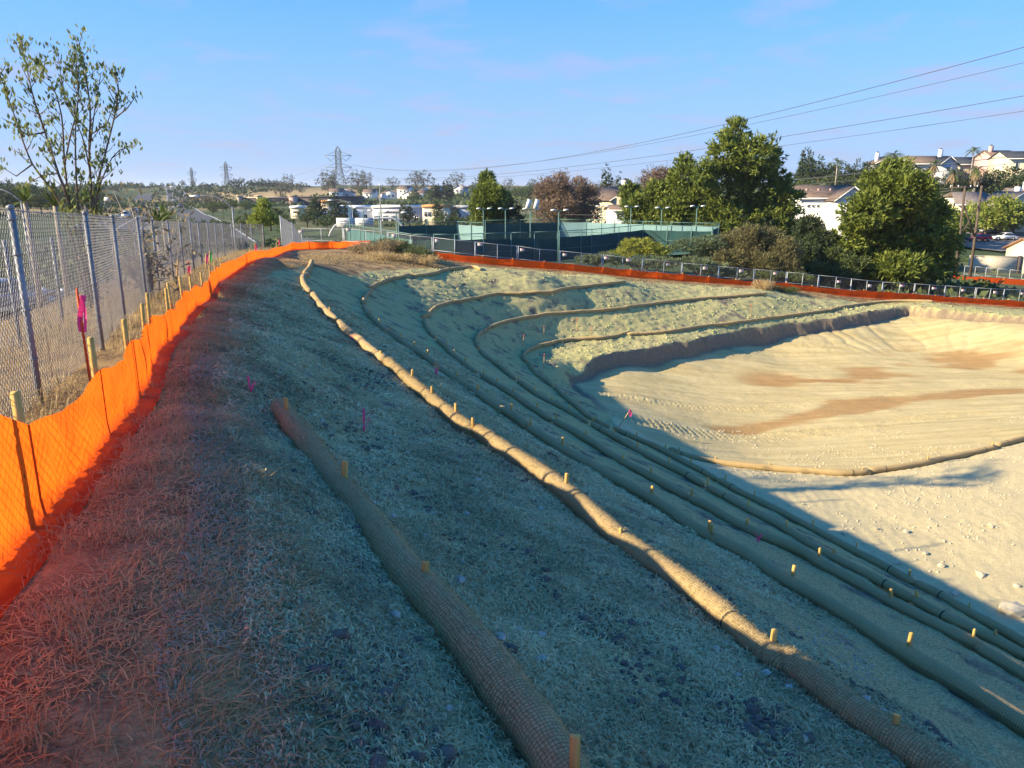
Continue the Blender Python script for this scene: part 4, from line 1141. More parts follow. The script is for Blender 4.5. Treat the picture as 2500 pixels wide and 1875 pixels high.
# junipers
def juniper(label, u, F, L, mat, seed, n=150):
    rng = np.random.default_rng(seed); b = np.array(foot(u, F))
    lob = [(q[0] - b[0], q[1] - b[1], q[2] - b[2], q[3], q[4], q[5]) for q in px_lobes(F, L, .9, .6, seed)]
    P, N, Cc, d = lobe_points(lob, n, 34, .42, rng, .4, .45)
    N = N + np.array([0.3, -0.2, .15])
    r = empty('juniper_shrub', tuple(b), 0, label, 'shrub', 'junipers below the court fence')
    V, F_ = leaves(P, N, .26, .2, rng, .45); put('foliage', mesh_np('foliage', V, F_, mat), r)
    mb = MB()
    for k in range(6):
        c = Cc[rng.integers(len(Cc))]; mb.tube([(0, 0, -.2), c * .5 + (0, 0, .05), c * .9], [.05, .035, .012], 5)
    mb.build('stem', M_BARK, r)
juniper('bright yellow green juniper mound below the court fence', 1570, 66, [(1560,600,50,18),(1595,612,44,18),(1520,622,40,14)], M_JUNI, 21, 190)
juniper('blue green juniper mound right of the yellow one', 1710, 66, [(1690,598,46,18),(1735,590,40,20),(1725,622,44,16)], M_JUNIB, 22, 190)
juniper('low spreading juniper in front of the yellow mound', 1610, 62, [(1560,638,44,12),(1620,640,46,13),(1500,636,34,10)], M_JUNIB, 23, 150)
juniper('low juniper in front of the olive shrubs', 1700, 62, [(1690,640,46,14),(1740,655,44,13),(1790,668,36,10)], M_JUNIB, 24, 150)
juniper('juniper tuft at the left of the juniper bank', 1455, 62, [(1440,633,36,10),(1475,626,26,9)], M_JUNIB, 25, 80)
juniper('juniper clump behind the rim fence near the low tree', 1900, 62, [(1880,672,40,11),(1940,676,40,11)], M_LEAF, 26, 120)

# --- dry mound with bushes on the far corner of the rim
def bush(label, u, v, F, L, mat, seed, n, leaf=.16, asp=.16, cat='bush', nm='scrub_bush', grp='scrub on the far corner mound', crad=.3):
    rng = np.random.default_rng(seed); b = np.array(foot(u, F))
    lob = [(q[0] - b[0], q[1] - b[1], max(q[2] - b[2], .1), q[3], q[4], q[5]) for q in px_lobes(F, L, 1.0, .5, seed)]
    P, N, Cc, d = lobe_points(lob, n, 30, crad, rng, .2, .8); P[:, 2] = np.maximum(P[:, 2], -0.05)
    r = empty(nm, tuple(b), 0, label, cat, grp)
    V, F_ = leaves(P, N + (0, 0, .3), leaf, asp, rng, .6); put('foliage', mesh_np('foliage', V, F_, mat), r)
    mb = MB()
    for k in range(7):
        c = Cc[rng.integers(len(Cc))]; mb.tube([(c[0] * .2, c[1] * .2, -.1), c * .95], [.018, .006], 4)
    mb.build('stem', M_BARK, r)
bush('green scrub bush on the right of the far corner mound', 1010, 610, 46, [(985,607,34,15),(1025,616,34,14),(1050,628,22,10)], M_LEAF, 31, 150)
bush('mixed green and straw bush in the middle of the far mound', 945, 600, 46.5, [(935,603,32,14),(965,600,26,13),(905,608,28,9)], M_TUFT, 32, 130)
bush('green bush crowning the middle of the far mound', 960, 594, 47.5, [(945,594,30,9),(975,598,24,10),(915,600,20,7)], M_LEAF, 33, 110)
bush('low straw coloured tuft in front of the mound bushes', 960, 628, 44.5, [(930,626,40,7),(985,629,40,8),(1040,636,30,7)], M_STRAWGRASS, 34, 130)
bush('grey scrub at the left of the far mound', 875, 605, 47.5, [(870,606,22,6),(890,602,22,8)], M_TUFT, 35, 70)
bush('straw tuft with weeds against the far orange fence', 1865, 697, 53.5, [(1860,694,22,9),(1880,698,16,8)], M_STRAWGRASS, 36, 60, grp='weeds along the far orange fence')
bush('green weeds beside the straw tuft on the far rim', 1910, 707, 53.5, [(1905,706,24,4),(1935,710,22,4)], M_LEAF, 37, 50, grp='weeds along the far orange fence')

# --- young tree behind the chain link fence
def young_tree(F, dx, label, seed, stems, base_uv, rng=None):
    rng = np.random.default_rng(seed)
    b = at_F(base_uv[0], base_uv[1], F); b = np.array([b[0] + dx, b[1], zz(b[0] + dx, b[1])])
    root = empty('young_tree', tuple(b), 0, label, 'tree')
    mb = MB(); LP, LN = [], []
    def tuft(p, d, k=9, sp=.12):
        q = rng.normal(0, 1, (k, 3)) * sp; LP.append(p + q); LN.append(np.repeat([d * .3 + np.array([0, 0, .9])], k, 0))
    for st in stems:
        P = []
        for i, (u, v) in enumerate(st):
            q = at_F(u, v, F + (i * (rng.uniform(-.35, .35)))); P.append(q + np.array([dx, 0, 0]) - b)
        if st[0][1] > 480: P = [np.array([P[0][0] * .35, P[0][1] * .3, 0])] + P
        P = catmull(np.array(P), .25); n = len(P)
        r0 = .036 if st[0][1] > 480 else .016
        mb.tube(P, np.linspace(r0, .006, n), 6)
        L = np.concatenate([[0], np.cumsum(np.linalg.norm(np.diff(P, axis=0), axis=1))])
        for s in np.arange(max(1.0, L[-1] * .22), L[-1], .15):
            i = int(np.argmin(abs(L - s))); p = P[i]; t = P[min(i + 1, n - 1)] - P[i - 1]; t /= np.linalg.norm(t)
            a = rng.uniform(0, 6.28); side = np.array([math.cos(a), math.sin(a) * .8, 0.25])
            l = rng.uniform(.1, .52) * (1 - .4 * s / L[-1]); d = t * .75 + side * .75; d /= np.linalg.norm(d)
            e = p + d * l + np.array([0, 0, .06 * l])
            mb.tube([p, (p + e) / 2 + (0, 0, -.02), e], [.010, .007, .004], 4)
            if rng.uniform() < .8: tuft(e, d, rng.integers(6, 12), .062)
            if rng.uniform() < .45: tuft((p + e) / 2, d, 5, .05)
        tuft(P[-1], np.array([0, 0, 1.0]), 12, .07)
    mb.build('branches', M_BARK, root, smooth=True)
    V, F_ = leaves(np.vstack(LP), np.vstack(LN), .105, .42, rng, .40); put('leaves', mesh_np('leaves', V, F_, M_YOUNG), root)
STEMS = [[(226,522),(218,375),(220,270),(202,139),(181,94)], [(192,512),(184,323),(194,191),(178,149)], [(173,512),(158,401),(150,281),(123,197),(95,155)],
         [(172,510),(142,423),(110,323),(79,228),(55,112)], [(152,507),(79,401),(31,270),(0,181)], [(226,522),(257,375),(278,291),(289,218),(281,170)],
         [(231,517),(273,386),(310,360)], [(218,375),(231,270),(247,176)], [(79,401),(40,430),(0,405)], [(55,112),(52,95)], [(218,330),(262,300),(278,255)], [(158,401),(172,330),(190,250),(185,120)],
         [(220,420),(200,330),(160,240),(140,130)], [(278,291),(310,265),(335,230)], [(110,323),(70,330),(30,300)], [(142,423),(100,430),(60,455)]]
young_tree(15.8, 0, 'slender multi stemmed young tree behind the chain link fence', 41, STEMS, (200, 520))


# --- palms
def palm(label, u, vtop, F, height_m, fr=1.6, nf=26, skirt=False, seed=1, name='palm_tree', group='palms on the right hill', trunk_r=.16):
    rng = np.random.default_rng(seed); t = at_F(u, vtop, F); h = height_m
    b = np.array([t[0], t[1], t[2] - h]); r = empty(name, tuple(b), 0, label, 'palm', group)
    MB().tube([(0, 0, -.3), (0, 0, h * .5), (0, 0, h)], [trunk_r * 1.25, trunk_r, trunk_r * .9], 8).build('trunk', M_PALEBARK, r, smooth=True)
    def fronds(n, e0, e1, length, droop):
        mb = MB()
        for k in range(n):
            a = rng.uniform(0, 6.28); e = rng.uniform(e0, e1); l = length * rng.uniform(.8, 1.15)
            d = np.array([math.cos(a), math.sin(a), 0]); pts = []
            for s in np.linspace(0, 1, 6): pts.append(d * l * s * math.cos(e) + np.array([0, 0, h + l * (s * math.sin(e) - droop * s * s)]))
            pts = np.array(pts); side = np.cross(d, (0, 0, 1))
            for i in range(1, 6):
                w = .30 * l * math.sin(math.pi * (i / 6.2)) * .55
                for sg in (-1, 1):
                    tip = pts[i] + side * sg * w + np.array([0, 0, -.35 * w]) + (pts[i] - pts[i - 1]) * .6
                    mb.add([pts[i - 1], pts[i], tip], [[0, 1, 2]])
        return mb
    fronds(nf, -.2, 1.25, fr, .55).build('fronds', M_PALMF, r)
    if skirt: fronds(nf, -1.4, -.5, fr * .9, .35).build('dead_skirt', M_PALMD, r)
    return r
palm('small palm on the skyline left of the right hill houses', 2045, 397, 190, 5.0, 2.4, seed=51)
palm('tall palm crown just behind the broad pine', 2183, 378, 215, 7.0, 3.0, seed=52)
palm('fan palm with dead skirt in front of the hilltop house', 2280, 400, 200, 5.5, 2.3, skirt=True, seed=53)
palm('largest shaggy palm with hanging dead fronds on the hill', 2385, 415, 195, 6.5, 2.8, 34, True, seed=54, trunk_r=.35)
palm('feathery palm rising above the shaggy one', 2378, 368, 200, 8.0, 2.5, 24, seed=55)
palm('shaggy palm left of the largest one', 2330, 420, 196, 5.0, 2.4, 28, True, seed=56)
def yucca(label, u, v, F, s, seed):
    rng = np.random.default_rng(seed); q = at_F(u, v, F); b = np.array([q[0], q[1], zz(q[0], q[1])]); h = max(.15, q[2] - b[2])
    r = empty('yucca_plant', tuple(b), 0, label, 'plant', 'yuccas behind the chain link fence')
    MB().tube([(0, 0, -.1), (0, 0, h)], [.10, .08], 7).build('stem', M_PALEBARK, r)
    mb = MB()
    for k in range(34):
        a = rng.uniform(0, 6.28); e = rng.uniform(-.2, 1.4); d = np.array([math.cos(a) * math.cos(e), math.sin(a) * math.cos(e), math.sin(e)]); sd = np.cross(d, (.1, .2, 1.)); sd /= np.linalg.norm(sd)
        l = s * rng.uniform(.7, 1.1); p0 = np.array([0, 0, h]); m = p0 + d * l * .5; t = p0 + d * l + (0, 0, -.12 * l)
        mb.add([p0 - sd * .03 * s, p0 + sd * .03 * s, m + sd * .07 * s, m - sd * .07 * s, t], [[0, 1, 2, 3]]); mb.f.setdefault(3, []).append(np.array([[3, 2, 4]]) + mb.n - 5)
    mb.build('leaves', M_PALMF, r)
yucca('green yucca at the left behind the chain link fence', 62, 492, 26, .7, 61)
yucca('big yucca left of the young tree stems', 135, 503, 27, .8, 62)
yucca('yucca with orange base between the young tree stems', 207, 494, 28, .7, 63)
yucca('dark yucca rosette poking above the fence right of the young tree', 272, 548, 30, .6, 64)
yucca('tall shaggy yucca beside the bare tree', 398, 535, 46, 1.2, 65)
yucca('small yucca below the shaggy one', 382, 552, 44, 1.3, 66)
# bare twiggy tree
def bare_tree(label, u, vb, vt, F, seed):
    rng = np.random.default_rng(seed); b = np.array(foot(u, F)); top = at_F(u, vt, F)[2] - b[2]
    r = empty('bare_tree', tuple(b), 0, label, 'tree'); mb = MB(); LP = []
    for k in range(7):
        a = rng.uniform(0, 6.28); d = np.array([math.cos(a) * .35, math.sin(a) * .35, 1]) * top * rng.uniform(.6, 1.0)
        P = np.array([d * s + np.array([math.sin(4 * s + k), math.cos(3 * s + k), 0]) * .12 * s for s in np.linspace(0, 1, 7)]); mb.tube(P, np.linspace(.06, .012, 7), 5)
        for j in range(9):
            p = P[rng.integers(2, 7)]; e = p + rng.normal(0, .45, 3) + (0, 0, .45); mb.tube([p, e], [.014, .006], 4); LP.append(e + rng.normal(0, .18, (10, 3)))
    mb.build('branches', M_PALEBARK, r)
    P = np.vstack(LP); V, F_ = leaves(P, np.zeros_like(P) + (0, 0, .5), .16, .3, rng, .9); put('leaves', mesh_np('leaves', V, F_, M_TUFT), r)
bare_tree('twiggy half bare tree beyond the fence beside the motorway', 425, 570, 488, 48, 71)
bare_tree('bare brush growing through the chain link fence', 345, 600, 600, 16.6, 72)
tree('broadleaf_tree', 'yellow green pointed tree behind the far end of the chain link', foot(640, 100), px_lobes(100, [(640,490,10,10),(642,508,16,14),(640,528,24,16),(655,540,20,12),(625,542,18,10)]), M_LIME, 160, 26, .6, .4, .35, .2, seed=73)

# --- distant trees: a few crown shapes shared by many trees
def crown_mesh(name, lobes, clumps, per, crad, leaf, asp, mat, seed, shell=.35):
    rng = np.random.default_rng(seed); P, N, Cc, d = lobe_points(lobes, clumps, per, crad, rng, shell, .8)
    V, F = leaves(P, N, leaf, asp, rng, .7); return mesh_np(name, V, F, mat)
ROUND = [(0, 0, .62, .42, .42, .34), (.22, .1, .52, .30, .3, .26), (-.24, -.1, .50, .3, .3, .25), (0, .2, .42, .36, .3, .22)]
TALL = [(0, 0, .8, .14, .14, .2), (0, 0, .55, .2, .2, .3), (.04, 0, .3, .22, .22, .25)]
SPIRE = [(0, 0, .5, .07, .07, .5), (0, 0, .3, .09, .09, .3)]
UMB = [(0, 0, .70, .42, .4, .26), (.32, 0, .52, .28, .25, .22), (-.34, .1, .48, .28, .25, .22), (.05, .1, .32, .36, .3, .22), (-.1, 0, .2, .3, .3, .18)]
CR = {'round': crown_mesh('crown', ROUND, 110, 16, .10, .065, .45, M_LEAF, 81), 'dark': crown_mesh('crown', ROUND, 110, 16, .10, .065, .45, M_DARKLEAF, 82),
      'tall': crown_mesh('crown', TALL, 90, 16, .07, .06, .4, M_DARKLEAF, 83), 'spire': crown_mesh('crown', SPIRE, 70, 14, .04, .05, .35, M_DARKLEAF, 84),
      'euca': crown_mesh('crown', UMB, 100, 16, .10, .06, .4, M_EUCA, 85), 'lime': crown_mesh('crown', ROUND, 110, 18, .11, .075, .5, M_LIME, 86), 'grey': crown_mesh('crown', ROUND, 100, 16, .10, .06, .4, M_EUCA, 87)}
_tm = MB(); _tm.tube([(0, 0, -.08), (0, .0, .3), (.02, 0, .55)], [.035, .028, .012], 6)
for q in ((.2, .05, .55), (-.2, 0, .5), (.02, .15, .6)): _tm.tube([(0, 0, .3), q], [.016, .006], 4)
TRUNK = _tm.mesh('trunk', M_BARK, True)
def far_tree(kind, label, u, vb, F, h, group, w=1.0, seed=0, onground=True):
    q = at_F(u, vb, F)
    zg = zz(q[0], q[1]) if onground else q[2]
    r = empty({'round': 'broadleaf_tree', 'dark': 'broadleaf_tree', 'tall': 'conifer_tree', 'spire': 'cypress_tree', 'euca': 'eucalyptus_tree', 'lime': 'street_tree', 'grey': 'broadleaf_tree'}[kind], (q[0], q[1], zg), random.uniform(0, 6.28), label, 'tree', group)
    r.scale = (h * w, h * w, h)
    put('crown', CR[kind], r); put('trunk', TRUNK, r)
    return r
# ------------------------------------------------------------------ tennis courts
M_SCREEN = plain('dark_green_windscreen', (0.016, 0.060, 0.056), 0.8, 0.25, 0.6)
M_SCREENL = plain('teal_windscreen', (0.18, 0.29, 0.30), 0.8, 0.12, 0.5)  # lighter teal of the back screens; sun on the divider put into it
M_SCREENM = leafmat('backlit_teal_windscreen', (0.075, 0.19, 0.185), (0.095, 0.22, 0.21), 0.35, 0.8)  # green screen lightened in colour for sun shining through, besides its translucency
M_CPOST = plain('green_steel', (0.10, 0.19, 0.17), 0.6, 0.2)
M_COURT = plain('court_surface', (0.05, 0.11, 0.085), 0.9, 0.2, 0.4)
CZ = -2.05; CB = -5.0
def court_fence(label, pts, mat, frac=.82):
    P = [on_z(u, v, CZ) for u, v in pts]
    r = empty('court_fence', (P[0][0], P[0][1], CB), 0, label, 'court fence', 'screened fences round the tennis courts'); o = np.array([P[0][0], P[0][1], CB])
    h = CZ - CB
    for p in P: MB().tube([np.array([p[0], p[1], CB - .3]) - o, np.array([p[0], p[1], CZ]) - o], .045, 8).build('post', M_CPOST, r, smooth=True)
    for a, b in zip(P[:-1], P[1:]):
        A = np.array([a[0], a[1], CB]) - o; B = np.array([b[0], b[1], CB]) - o
        MB().tube([A + (0, 0, h - .04), B + (0, 0, h - .04)], .035, 6).build('top_rail', M_CPOST, r)
        MB().tube([A + (0, 0, h * .42), B + (0, 0, h * .42)], .022, 6).build('mid_rail', M_CPOST, r)
        chain_mesh(A, B, h, .12, .003, n=3).build('wire_mesh', M_CPOST, r)
        d = B - A; L = np.linalg.norm(d); nn = np.array([-d[1], d[0], 0]) / L
        n = max(4, int(L / .5)); S = np.linspace(0, 1, n + 1); wv = .02 * np.sin(S * 23 + a[0])
        top = h * frac * (1 - .02 * np.sin(S * math.pi)); V = []
        for k, zz_ in ((0, np.full(n + 1, .08)), (1, top * .5), (2, top)):
            V.append(np.stack([A[0] + d[0] * S + nn[0] * (.06 + wv * (k + 1) * .5), A[1] + d[1] * S + nn[1] * (.06 + wv * (k + 1) * .5), zz_], 1))
        V = np.vstack(V); Q = [[k * (n + 1) + i, k * (n + 1) + i + 1, (k + 1) * (n + 1) + i + 1, (k + 1) * (n + 1) + i] for k in range(2) for i in range(n)]
        put('windscreen', mesh_np('windscreen', V, np.array(Q), mat), r)
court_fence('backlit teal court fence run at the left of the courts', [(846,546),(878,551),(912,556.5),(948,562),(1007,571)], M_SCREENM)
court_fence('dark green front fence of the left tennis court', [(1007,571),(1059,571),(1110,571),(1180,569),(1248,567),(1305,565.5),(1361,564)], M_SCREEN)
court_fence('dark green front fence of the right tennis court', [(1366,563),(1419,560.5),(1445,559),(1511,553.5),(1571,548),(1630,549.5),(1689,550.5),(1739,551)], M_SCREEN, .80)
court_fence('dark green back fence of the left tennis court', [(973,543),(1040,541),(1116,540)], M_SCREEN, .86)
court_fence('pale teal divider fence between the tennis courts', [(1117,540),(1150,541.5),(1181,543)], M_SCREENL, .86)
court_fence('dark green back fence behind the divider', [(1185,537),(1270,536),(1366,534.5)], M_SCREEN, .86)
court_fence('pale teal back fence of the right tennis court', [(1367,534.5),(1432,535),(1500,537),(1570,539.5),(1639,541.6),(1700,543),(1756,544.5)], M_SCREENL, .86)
court_fence('dark green end fence at the right of the courts', [(1741,551),(1756,545.5)], M_SCREEN, .86)
cp = [on_z(u, v, CZ)[:2] for u, v in ((846,546),(1007,571),(1361,564),(1739,551),(1756,544.5),(1432,535),(1185,537),(973,543))]
mb = MB(); mb.poly([(p[0], p[1], CB + .02) for p in cp]); ct = mb.build('tennis_court', M_COURT); tag(ct, 'dark green surface of the screened tennis courts', 'court', kind='structure')
M_LAMP = plain('lamp_housing', (0.62, 0.64, 0.65), 0.4, 0.1)
for i, (u, v, F) in enumerate([(852,508,88),(887,515,82),(925,518,77),(967,520,73),(1180,510,90),(1234,510,86),(1295,511,80),(1364,514,77),(1470,504,100),(1541,505,97),(1616,508,95),(1702,504,92)]):
    t = at_F(u, v, F); b = np.array([t[0], t[1], CB - .1]); h = t[2] - b[2]
    r = empty('court_light', tuple(b), 0, 'tall green tennis court light pole, %s from the left' % ORD[i], 'light pole', 'tennis court light poles')
    MB().tube([(0, 0, -.2), (0, 0, h)], [.06, .05], 8).build('pole', M_CPOST, r, smooth=True)
    MB().tube([(-.5 if i >= 4 else 0, 0, h - .05), (.7, 0, h - .02)], .03, 6).build('arm', M_CPOST, r)
    for s in ((.7,) if i < 4 else (-.55, .7)):
        MB().extrude([(s - .28, h - .02), (s + .28, h + .04), (s + .25, h + .14), (s - .2, h + .12)], -.15, .15).build('lamp_head', M_LAMP, r)
    if i == 6:
        for s, rr_ in ((-.25, .5), (.55, -.5)):
            MB().extrude([(s - .3, h + .1), (s + .2, h + .1), (s + .34, h + .9), (s - .02, h + 1.05)], -.3, .3).build('floodlight', M_LAMP, r)

# ------------------------------------------------------------------ street lamps, banners, arch
def street_lamp(label, head, knee, base_v, F, r0=.07):
    k = at_F(knee[0], knee[1], F); hd = at_F(head[0], head[1], F); b = np.array([k[0], k[1], min(zz(k[0], k[1]), at_F(knee[0], base_v, F)[2])])
    r = empty('street_lamp', tuple(b), 0, label, 'street lamp', 'street lamps'); K = k - b; Hd = hd - b
    MB().tube([(0, 0, -.3), K], [r0 * 1.3, r0 * .8], 8).build('pole', M_GALV, r, smooth=True)
    arc = [K - (0, 0, .05), K + (Hd - K) * .3 + (0, 0, .12 * abs(Hd[0] - K[0])), K + (Hd - K) * .65 + (0, 0, .13 * abs(Hd[0] - K[0])), Hd]
    MB().tube(catmull(np.array(arc), .2), r0 * .55, 6).build('arm', M_GALV, r, smooth=True)
    s = np.sign(Hd[0] - K[0]); MB().extrude([(Hd[0] - .1 * s, Hd[2] - .06), (Hd[0] + .65 * s, Hd[2] - .04), (Hd[0] + .6 * s, Hd[2] + .08), (Hd[0], Hd[2] + .1)][::int(s)], Hd[1] - .14, Hd[1] + .14).build('lamp_head', M_LAMP, r)
street_lamp('cobra street lamp arching left above the chain link fence', (484,479), (567,505), 575, 62)
street_lamp('cobra street lamp in front of the cream building', (812,489), (860,505), 575, 100)
street_lamp('cobra street lamp arm at the left edge of the picture', (-20,462), (52,491), 560, 40)
t = at_F(927, 450, 120); b = (t[0], t[1], zz(t[0], t[1])); r = empty('flag_pole', b, 0, 'tall plain steel pole above the white building', 'pole'); MB().tube([(0, 0, -.2), (0, 0, (t[2] - b[2]) * .55), (0, 0, t[2] - b[2])], [.12, .11, .07], 8).build('mast', M_GALV, r, smooth=True); MB().tube([(0, 0, t[2] - b[2] - .3), (0, 0, t[2] - b[2] + .12)], .1, 8).build('cap', M_LAMP, r)
M_INK = plain('banner_print', (0.10, 0.10, 0.12), 0.7, 0.1)
def banner(label, u0, u1, v0, v1, F, seed):
    rng = np.random.default_rng(seed); a = at_F(u0, v1, F); w = (u1 - u0) * F / FPX / 1.0; h = (v1 - v0) * F / FPX
    r = empty('banner', tuple(a), 0, label, 'banner', 'white banners by the courts')
    MB().box((w / 2, 0, h / 2), (w, .02, h)).build('sheet', M_SIGN, r)
    mb = MB()
    for row, hh, x0, x1 in ((.66, .16, .12, .9), (.36, .12, .2, .72)):
        x = w * x0
        while x < w * x1:
            l = rng.uniform(.05, .13); mb.box((x + l / 2, -.014, h * row + rng.uniform(-.01, .01)), (l, .005, h * hh * rng.uniform(.7, 1.1))); x += l + .05 + (rng.uniform() < .2) * .15
    mb.build('lettering', M_INK, r)
    for x in (0.05, w - .05): MB().tube([(x, .04, -1.8), (x, .04, h)], .03, 6).build('post', M_GALV, r)
banner('left of two white printed banners behind the court fence', 822, 866, 533, 554, 97, 1)
banner('right of two white printed banners behind the court fence', 868, 911, 533, 552, 97, 2)
M_PIPE = plain('grey_pipe', (0.42, 0.43, 0.42), 0.6, 0.15)
pp = [at_F(u, v, 99) for u, v in ((804,577),(808,565),(816,553),(830,544),(850,539),(900,535),(945,532),(962,534),(974,541),(983,552),(986,562))]
b0 = pp[0].copy(); r = empty('pipe_arch', tuple(b0), 0, 'long grey pipe arch behind the white banners', 'arch'); MB().tube(catmull(np.array(pp) - b0, .4), .14, 8).build('pipe', M_PIPE, r, smooth=True)
for u in (835, 930): q = at_F(u, 538, 99) - b0; MB().tube([q, (q[0], q[1], zz(q[0] + b0[0], q[1] + b0[1]) - b0[2] - .2)], .06, 6).build('support', M_PIPE, r)
# pale mesh run at the fence corner, leading away
fr = empty('chain_link_fence', (0, 0, 0), 0, 'pale mesh fence run leading away from the far fence corner', 'fence')
q = [at_F(684, 530, 53), at_F(712, 533, 60), at_F(738, 545, 72), at_F(760, 553, 88)]; q = [np.array([p[0], p[1], zz(p[0], p[1])]) for p in q]
for p in q: MB().tube([p - (0, 0, .2), p + (0, 0, 2.2)], .035, 8).build('post', M_PALE, fr, smooth=True)
for a, b in zip(q[:-1], q[1:]): chain_mesh(a, b, 2.15, .06, .003).build('wire_mesh', M_PALE, fr)

# ------------------------------------------------------------------ pylons and wires
M_STEEL = plain('pylon_steel', (0.12, 0.15, 0.17), 0.6, 0.15)
def pylon(label, u, vtop, vbase, F, wpx, th):
    t = at_F(u, vtop, F); b = at_F(u, vbase, F); b[2] = min(b[2], zz(b[0], b[1])); h = t[2] - b[2]; s = F / FPX
    r = empty('power_pylon', tuple(b), 0, label, 'pylon', 'lattice power pylons on the skyline'); W = wpx * s
    mb = MB()
    def half(z): 
        f = z / h; return W * (.26 - .17 * min(f / .55, 1)) if f < .9 else W * .09 * (1 - f) / .1
    zs = np.linspace(0, .9, 9) * h
    for sx in (-1, 1):
        for sy in (-1, 1):
            mb.tube([(sx * half(z), sy * half(z), z) for z in zs] + [(0, 0, h)], th, 4)
    for z0, z1 in zip(zs[:-1], zs[1:]):
        for sy in (-1, 1):
            a, c = half(z0), half(z1)
            mb.tube([(-a, sy * a, z0), (c, sy * c, z1)], th * .55, 4); mb.tube([(a, sy * a, z0), (-c, sy * c, z1)], th * .55, 4)
            mb.tube([(sy * a, -a, z0), (sy * c, c, z1)], th * .55, 4)
            mb.tube([(-c, sy * c, z1), (c, sy * c, z1)], th * .5, 4)
    mb.build('lattice_mast', M_STEEL, r)
    tips = []
    for f in (.80, .55, .30):
        m = MB(); z = h * f; a = half(z)
        for sx in (-1, 1):
            e = sx * W * .5; m.tube([(sx * a, 0, z), (e, 0, z)], th * .8, 4); m.tube([(sx * a, 0, z + h * .085), (e, 0, z)], th * .6, 4)
            lo = (sx * W * .29, 0, z - h * .115); m.tube([(e, 0, z), lo], th * .6, 4); m.tube([(sx * a * .9, 0, z - .01 * h), lo], th * .6, 4); tips.append(np.array(lo) + b)
        m.build('cross_arm', M_STEEL, r)
    return tips
tips = pylon('nearest lattice pylon on the tan hill, right of the other two', 830, 357, 470, 780, 62, .42)
pylon('middle lattice pylon on the skyline', 556, 394, 466, 1000, 30, .42)
pylon('smallest lattice pylon at the left of the three', 472, 408, 468, 1250, 22, .45)
M_CABLE = plain('grey_cable', (0.07, 0.075, 0.08), 0.6, 0.1)
def wire(label, A, B, sag, rad, ext=1.0, group='overhead wires'):
    A = np.array(A, float); B = np.array(B, float); S = np.linspace(0, ext, 70)[:, None]
    P = A + (B - A) * S; P[:, 2] -= (4 * sag * S * (1 - S))[:, 0]
    o = MB().tube(P - A, rad, 5).build('overhead_wire', M_CABLE); o.location = tuple(A); tag(o, label, 'wire', group)
wire('uppermost thick power line crossing the sky to the upper right', at_F(859,401,780), at_F(2500,115,200), 15.8, .10, 1.12)
wire('second power line from the top crossing the sky', at_F(862,404,790), at_F(2500,153,215), 13.5, .075, 1.12)
wire('third power line crossing above the tallest pine', at_F(858,430,780), at_F(2500,234,205), 9.0, .09, 1.12)
wire('lowest and faintest high power line on the right', at_F(862,436,790), at_F(2500,271,220), 8.0, .07, 1.12)
for i, (a, b_, l) in enumerate((((812,394),(556,420),'upper'),((814,412),(556,432),'middle'),((816,430),(556,444),'lower'))):
    wire('%s faint line between the nearest and middle pylons' % l, at_F(*a, 780), at_F(*b_, 1000), 12, .06)
wire('grey service cable passing behind the tallest pine, upper one', at_F(1240,491,170), at_F(2500,378,118), 0.8, .06, 1.1)
wire('grey service cable passing behind the tallest pine, lower one', at_F(1270,498,170), at_F(2500,396,118), 0.8, .045, 1.1)
wire('thin cable from the red pole toward the twin poles', at_F(1358,497,140), at_F(2358,455,84), 1.2, .03)
wire('low sagging cable behind the courts', at_F(1277,518,140), at_F(2350,462,84), 1.4, .035)
# twin wooden utility poles
M_POLE = plain('weathered_pole', (0.10, 0.075, 0.055), 0.9, 0.3, 2.0)
r = None
for i, (u, vt, vb) in enumerate(((2356,455,684),(2397,453,655))):
    F = 84 + i * 1.5; t = at_F(u, vt, F); b = at_F(u - 24 if i == 0 else u - 26, vb, F); zb = zz(b[0], b[1]); 
    base = np.array([b[0], b[1], min(zb, b[2])])
    if r is None: r = empty('utility_pole', tuple(base), 0, 'pair of dark wooden utility poles cross braced together by the broad pine', 'utility pole'); O = base; ends = []
    MB().tube([base - O - (0, 0, .3), t - O], [.17, .12], 9).build('pole', M_POLE, r, smooth=True); ends.append((base - O, t - O))
(a0, a1), (c0, c1) = ends
L_ = lambda p, q_, s: p + (q_ - p) * s
MB().bar(L_(a0, a1, .82), L_(c0, c1, .45), .12).build('brace', M_POLE, r); MB().bar(L_(a0, a1, .47), L_(c0, c1, .80), .08).build('brace', M_POLE, r)
MB().bar(L_(a0, a1, .985) + (-1.6, 0, 0), L_(a0, a1, .985) + (1.4, 0, .05), .12).build('cross_arm', M_POLE, r)
for x in (-1.5, -.7, .6, 1.3): MB().tube([L_(a0, a1, .985) + (x, 0, .05), L_(a0, a1, .985) + (x, 0, .28)], [.05, .07], 7).build('insulator', M_SIGN, r)
t = at_F(1358, 496, 140); b = np.array([t[0], t[1], zz(t[0], t[1])]); r = empty('utility_pole', tuple(b), 0, 'short reddish utility pole behind the court lights', 'utility pole'); MB().tube([(0, 0, -.3), t - b], [.16, .13], 8).build('pole', M_POLE, r); MB().bar(t - b + (-1, 0, -.2), t - b + (1, 0, -.2), .1).build('cross_arm', M_POLE, r)

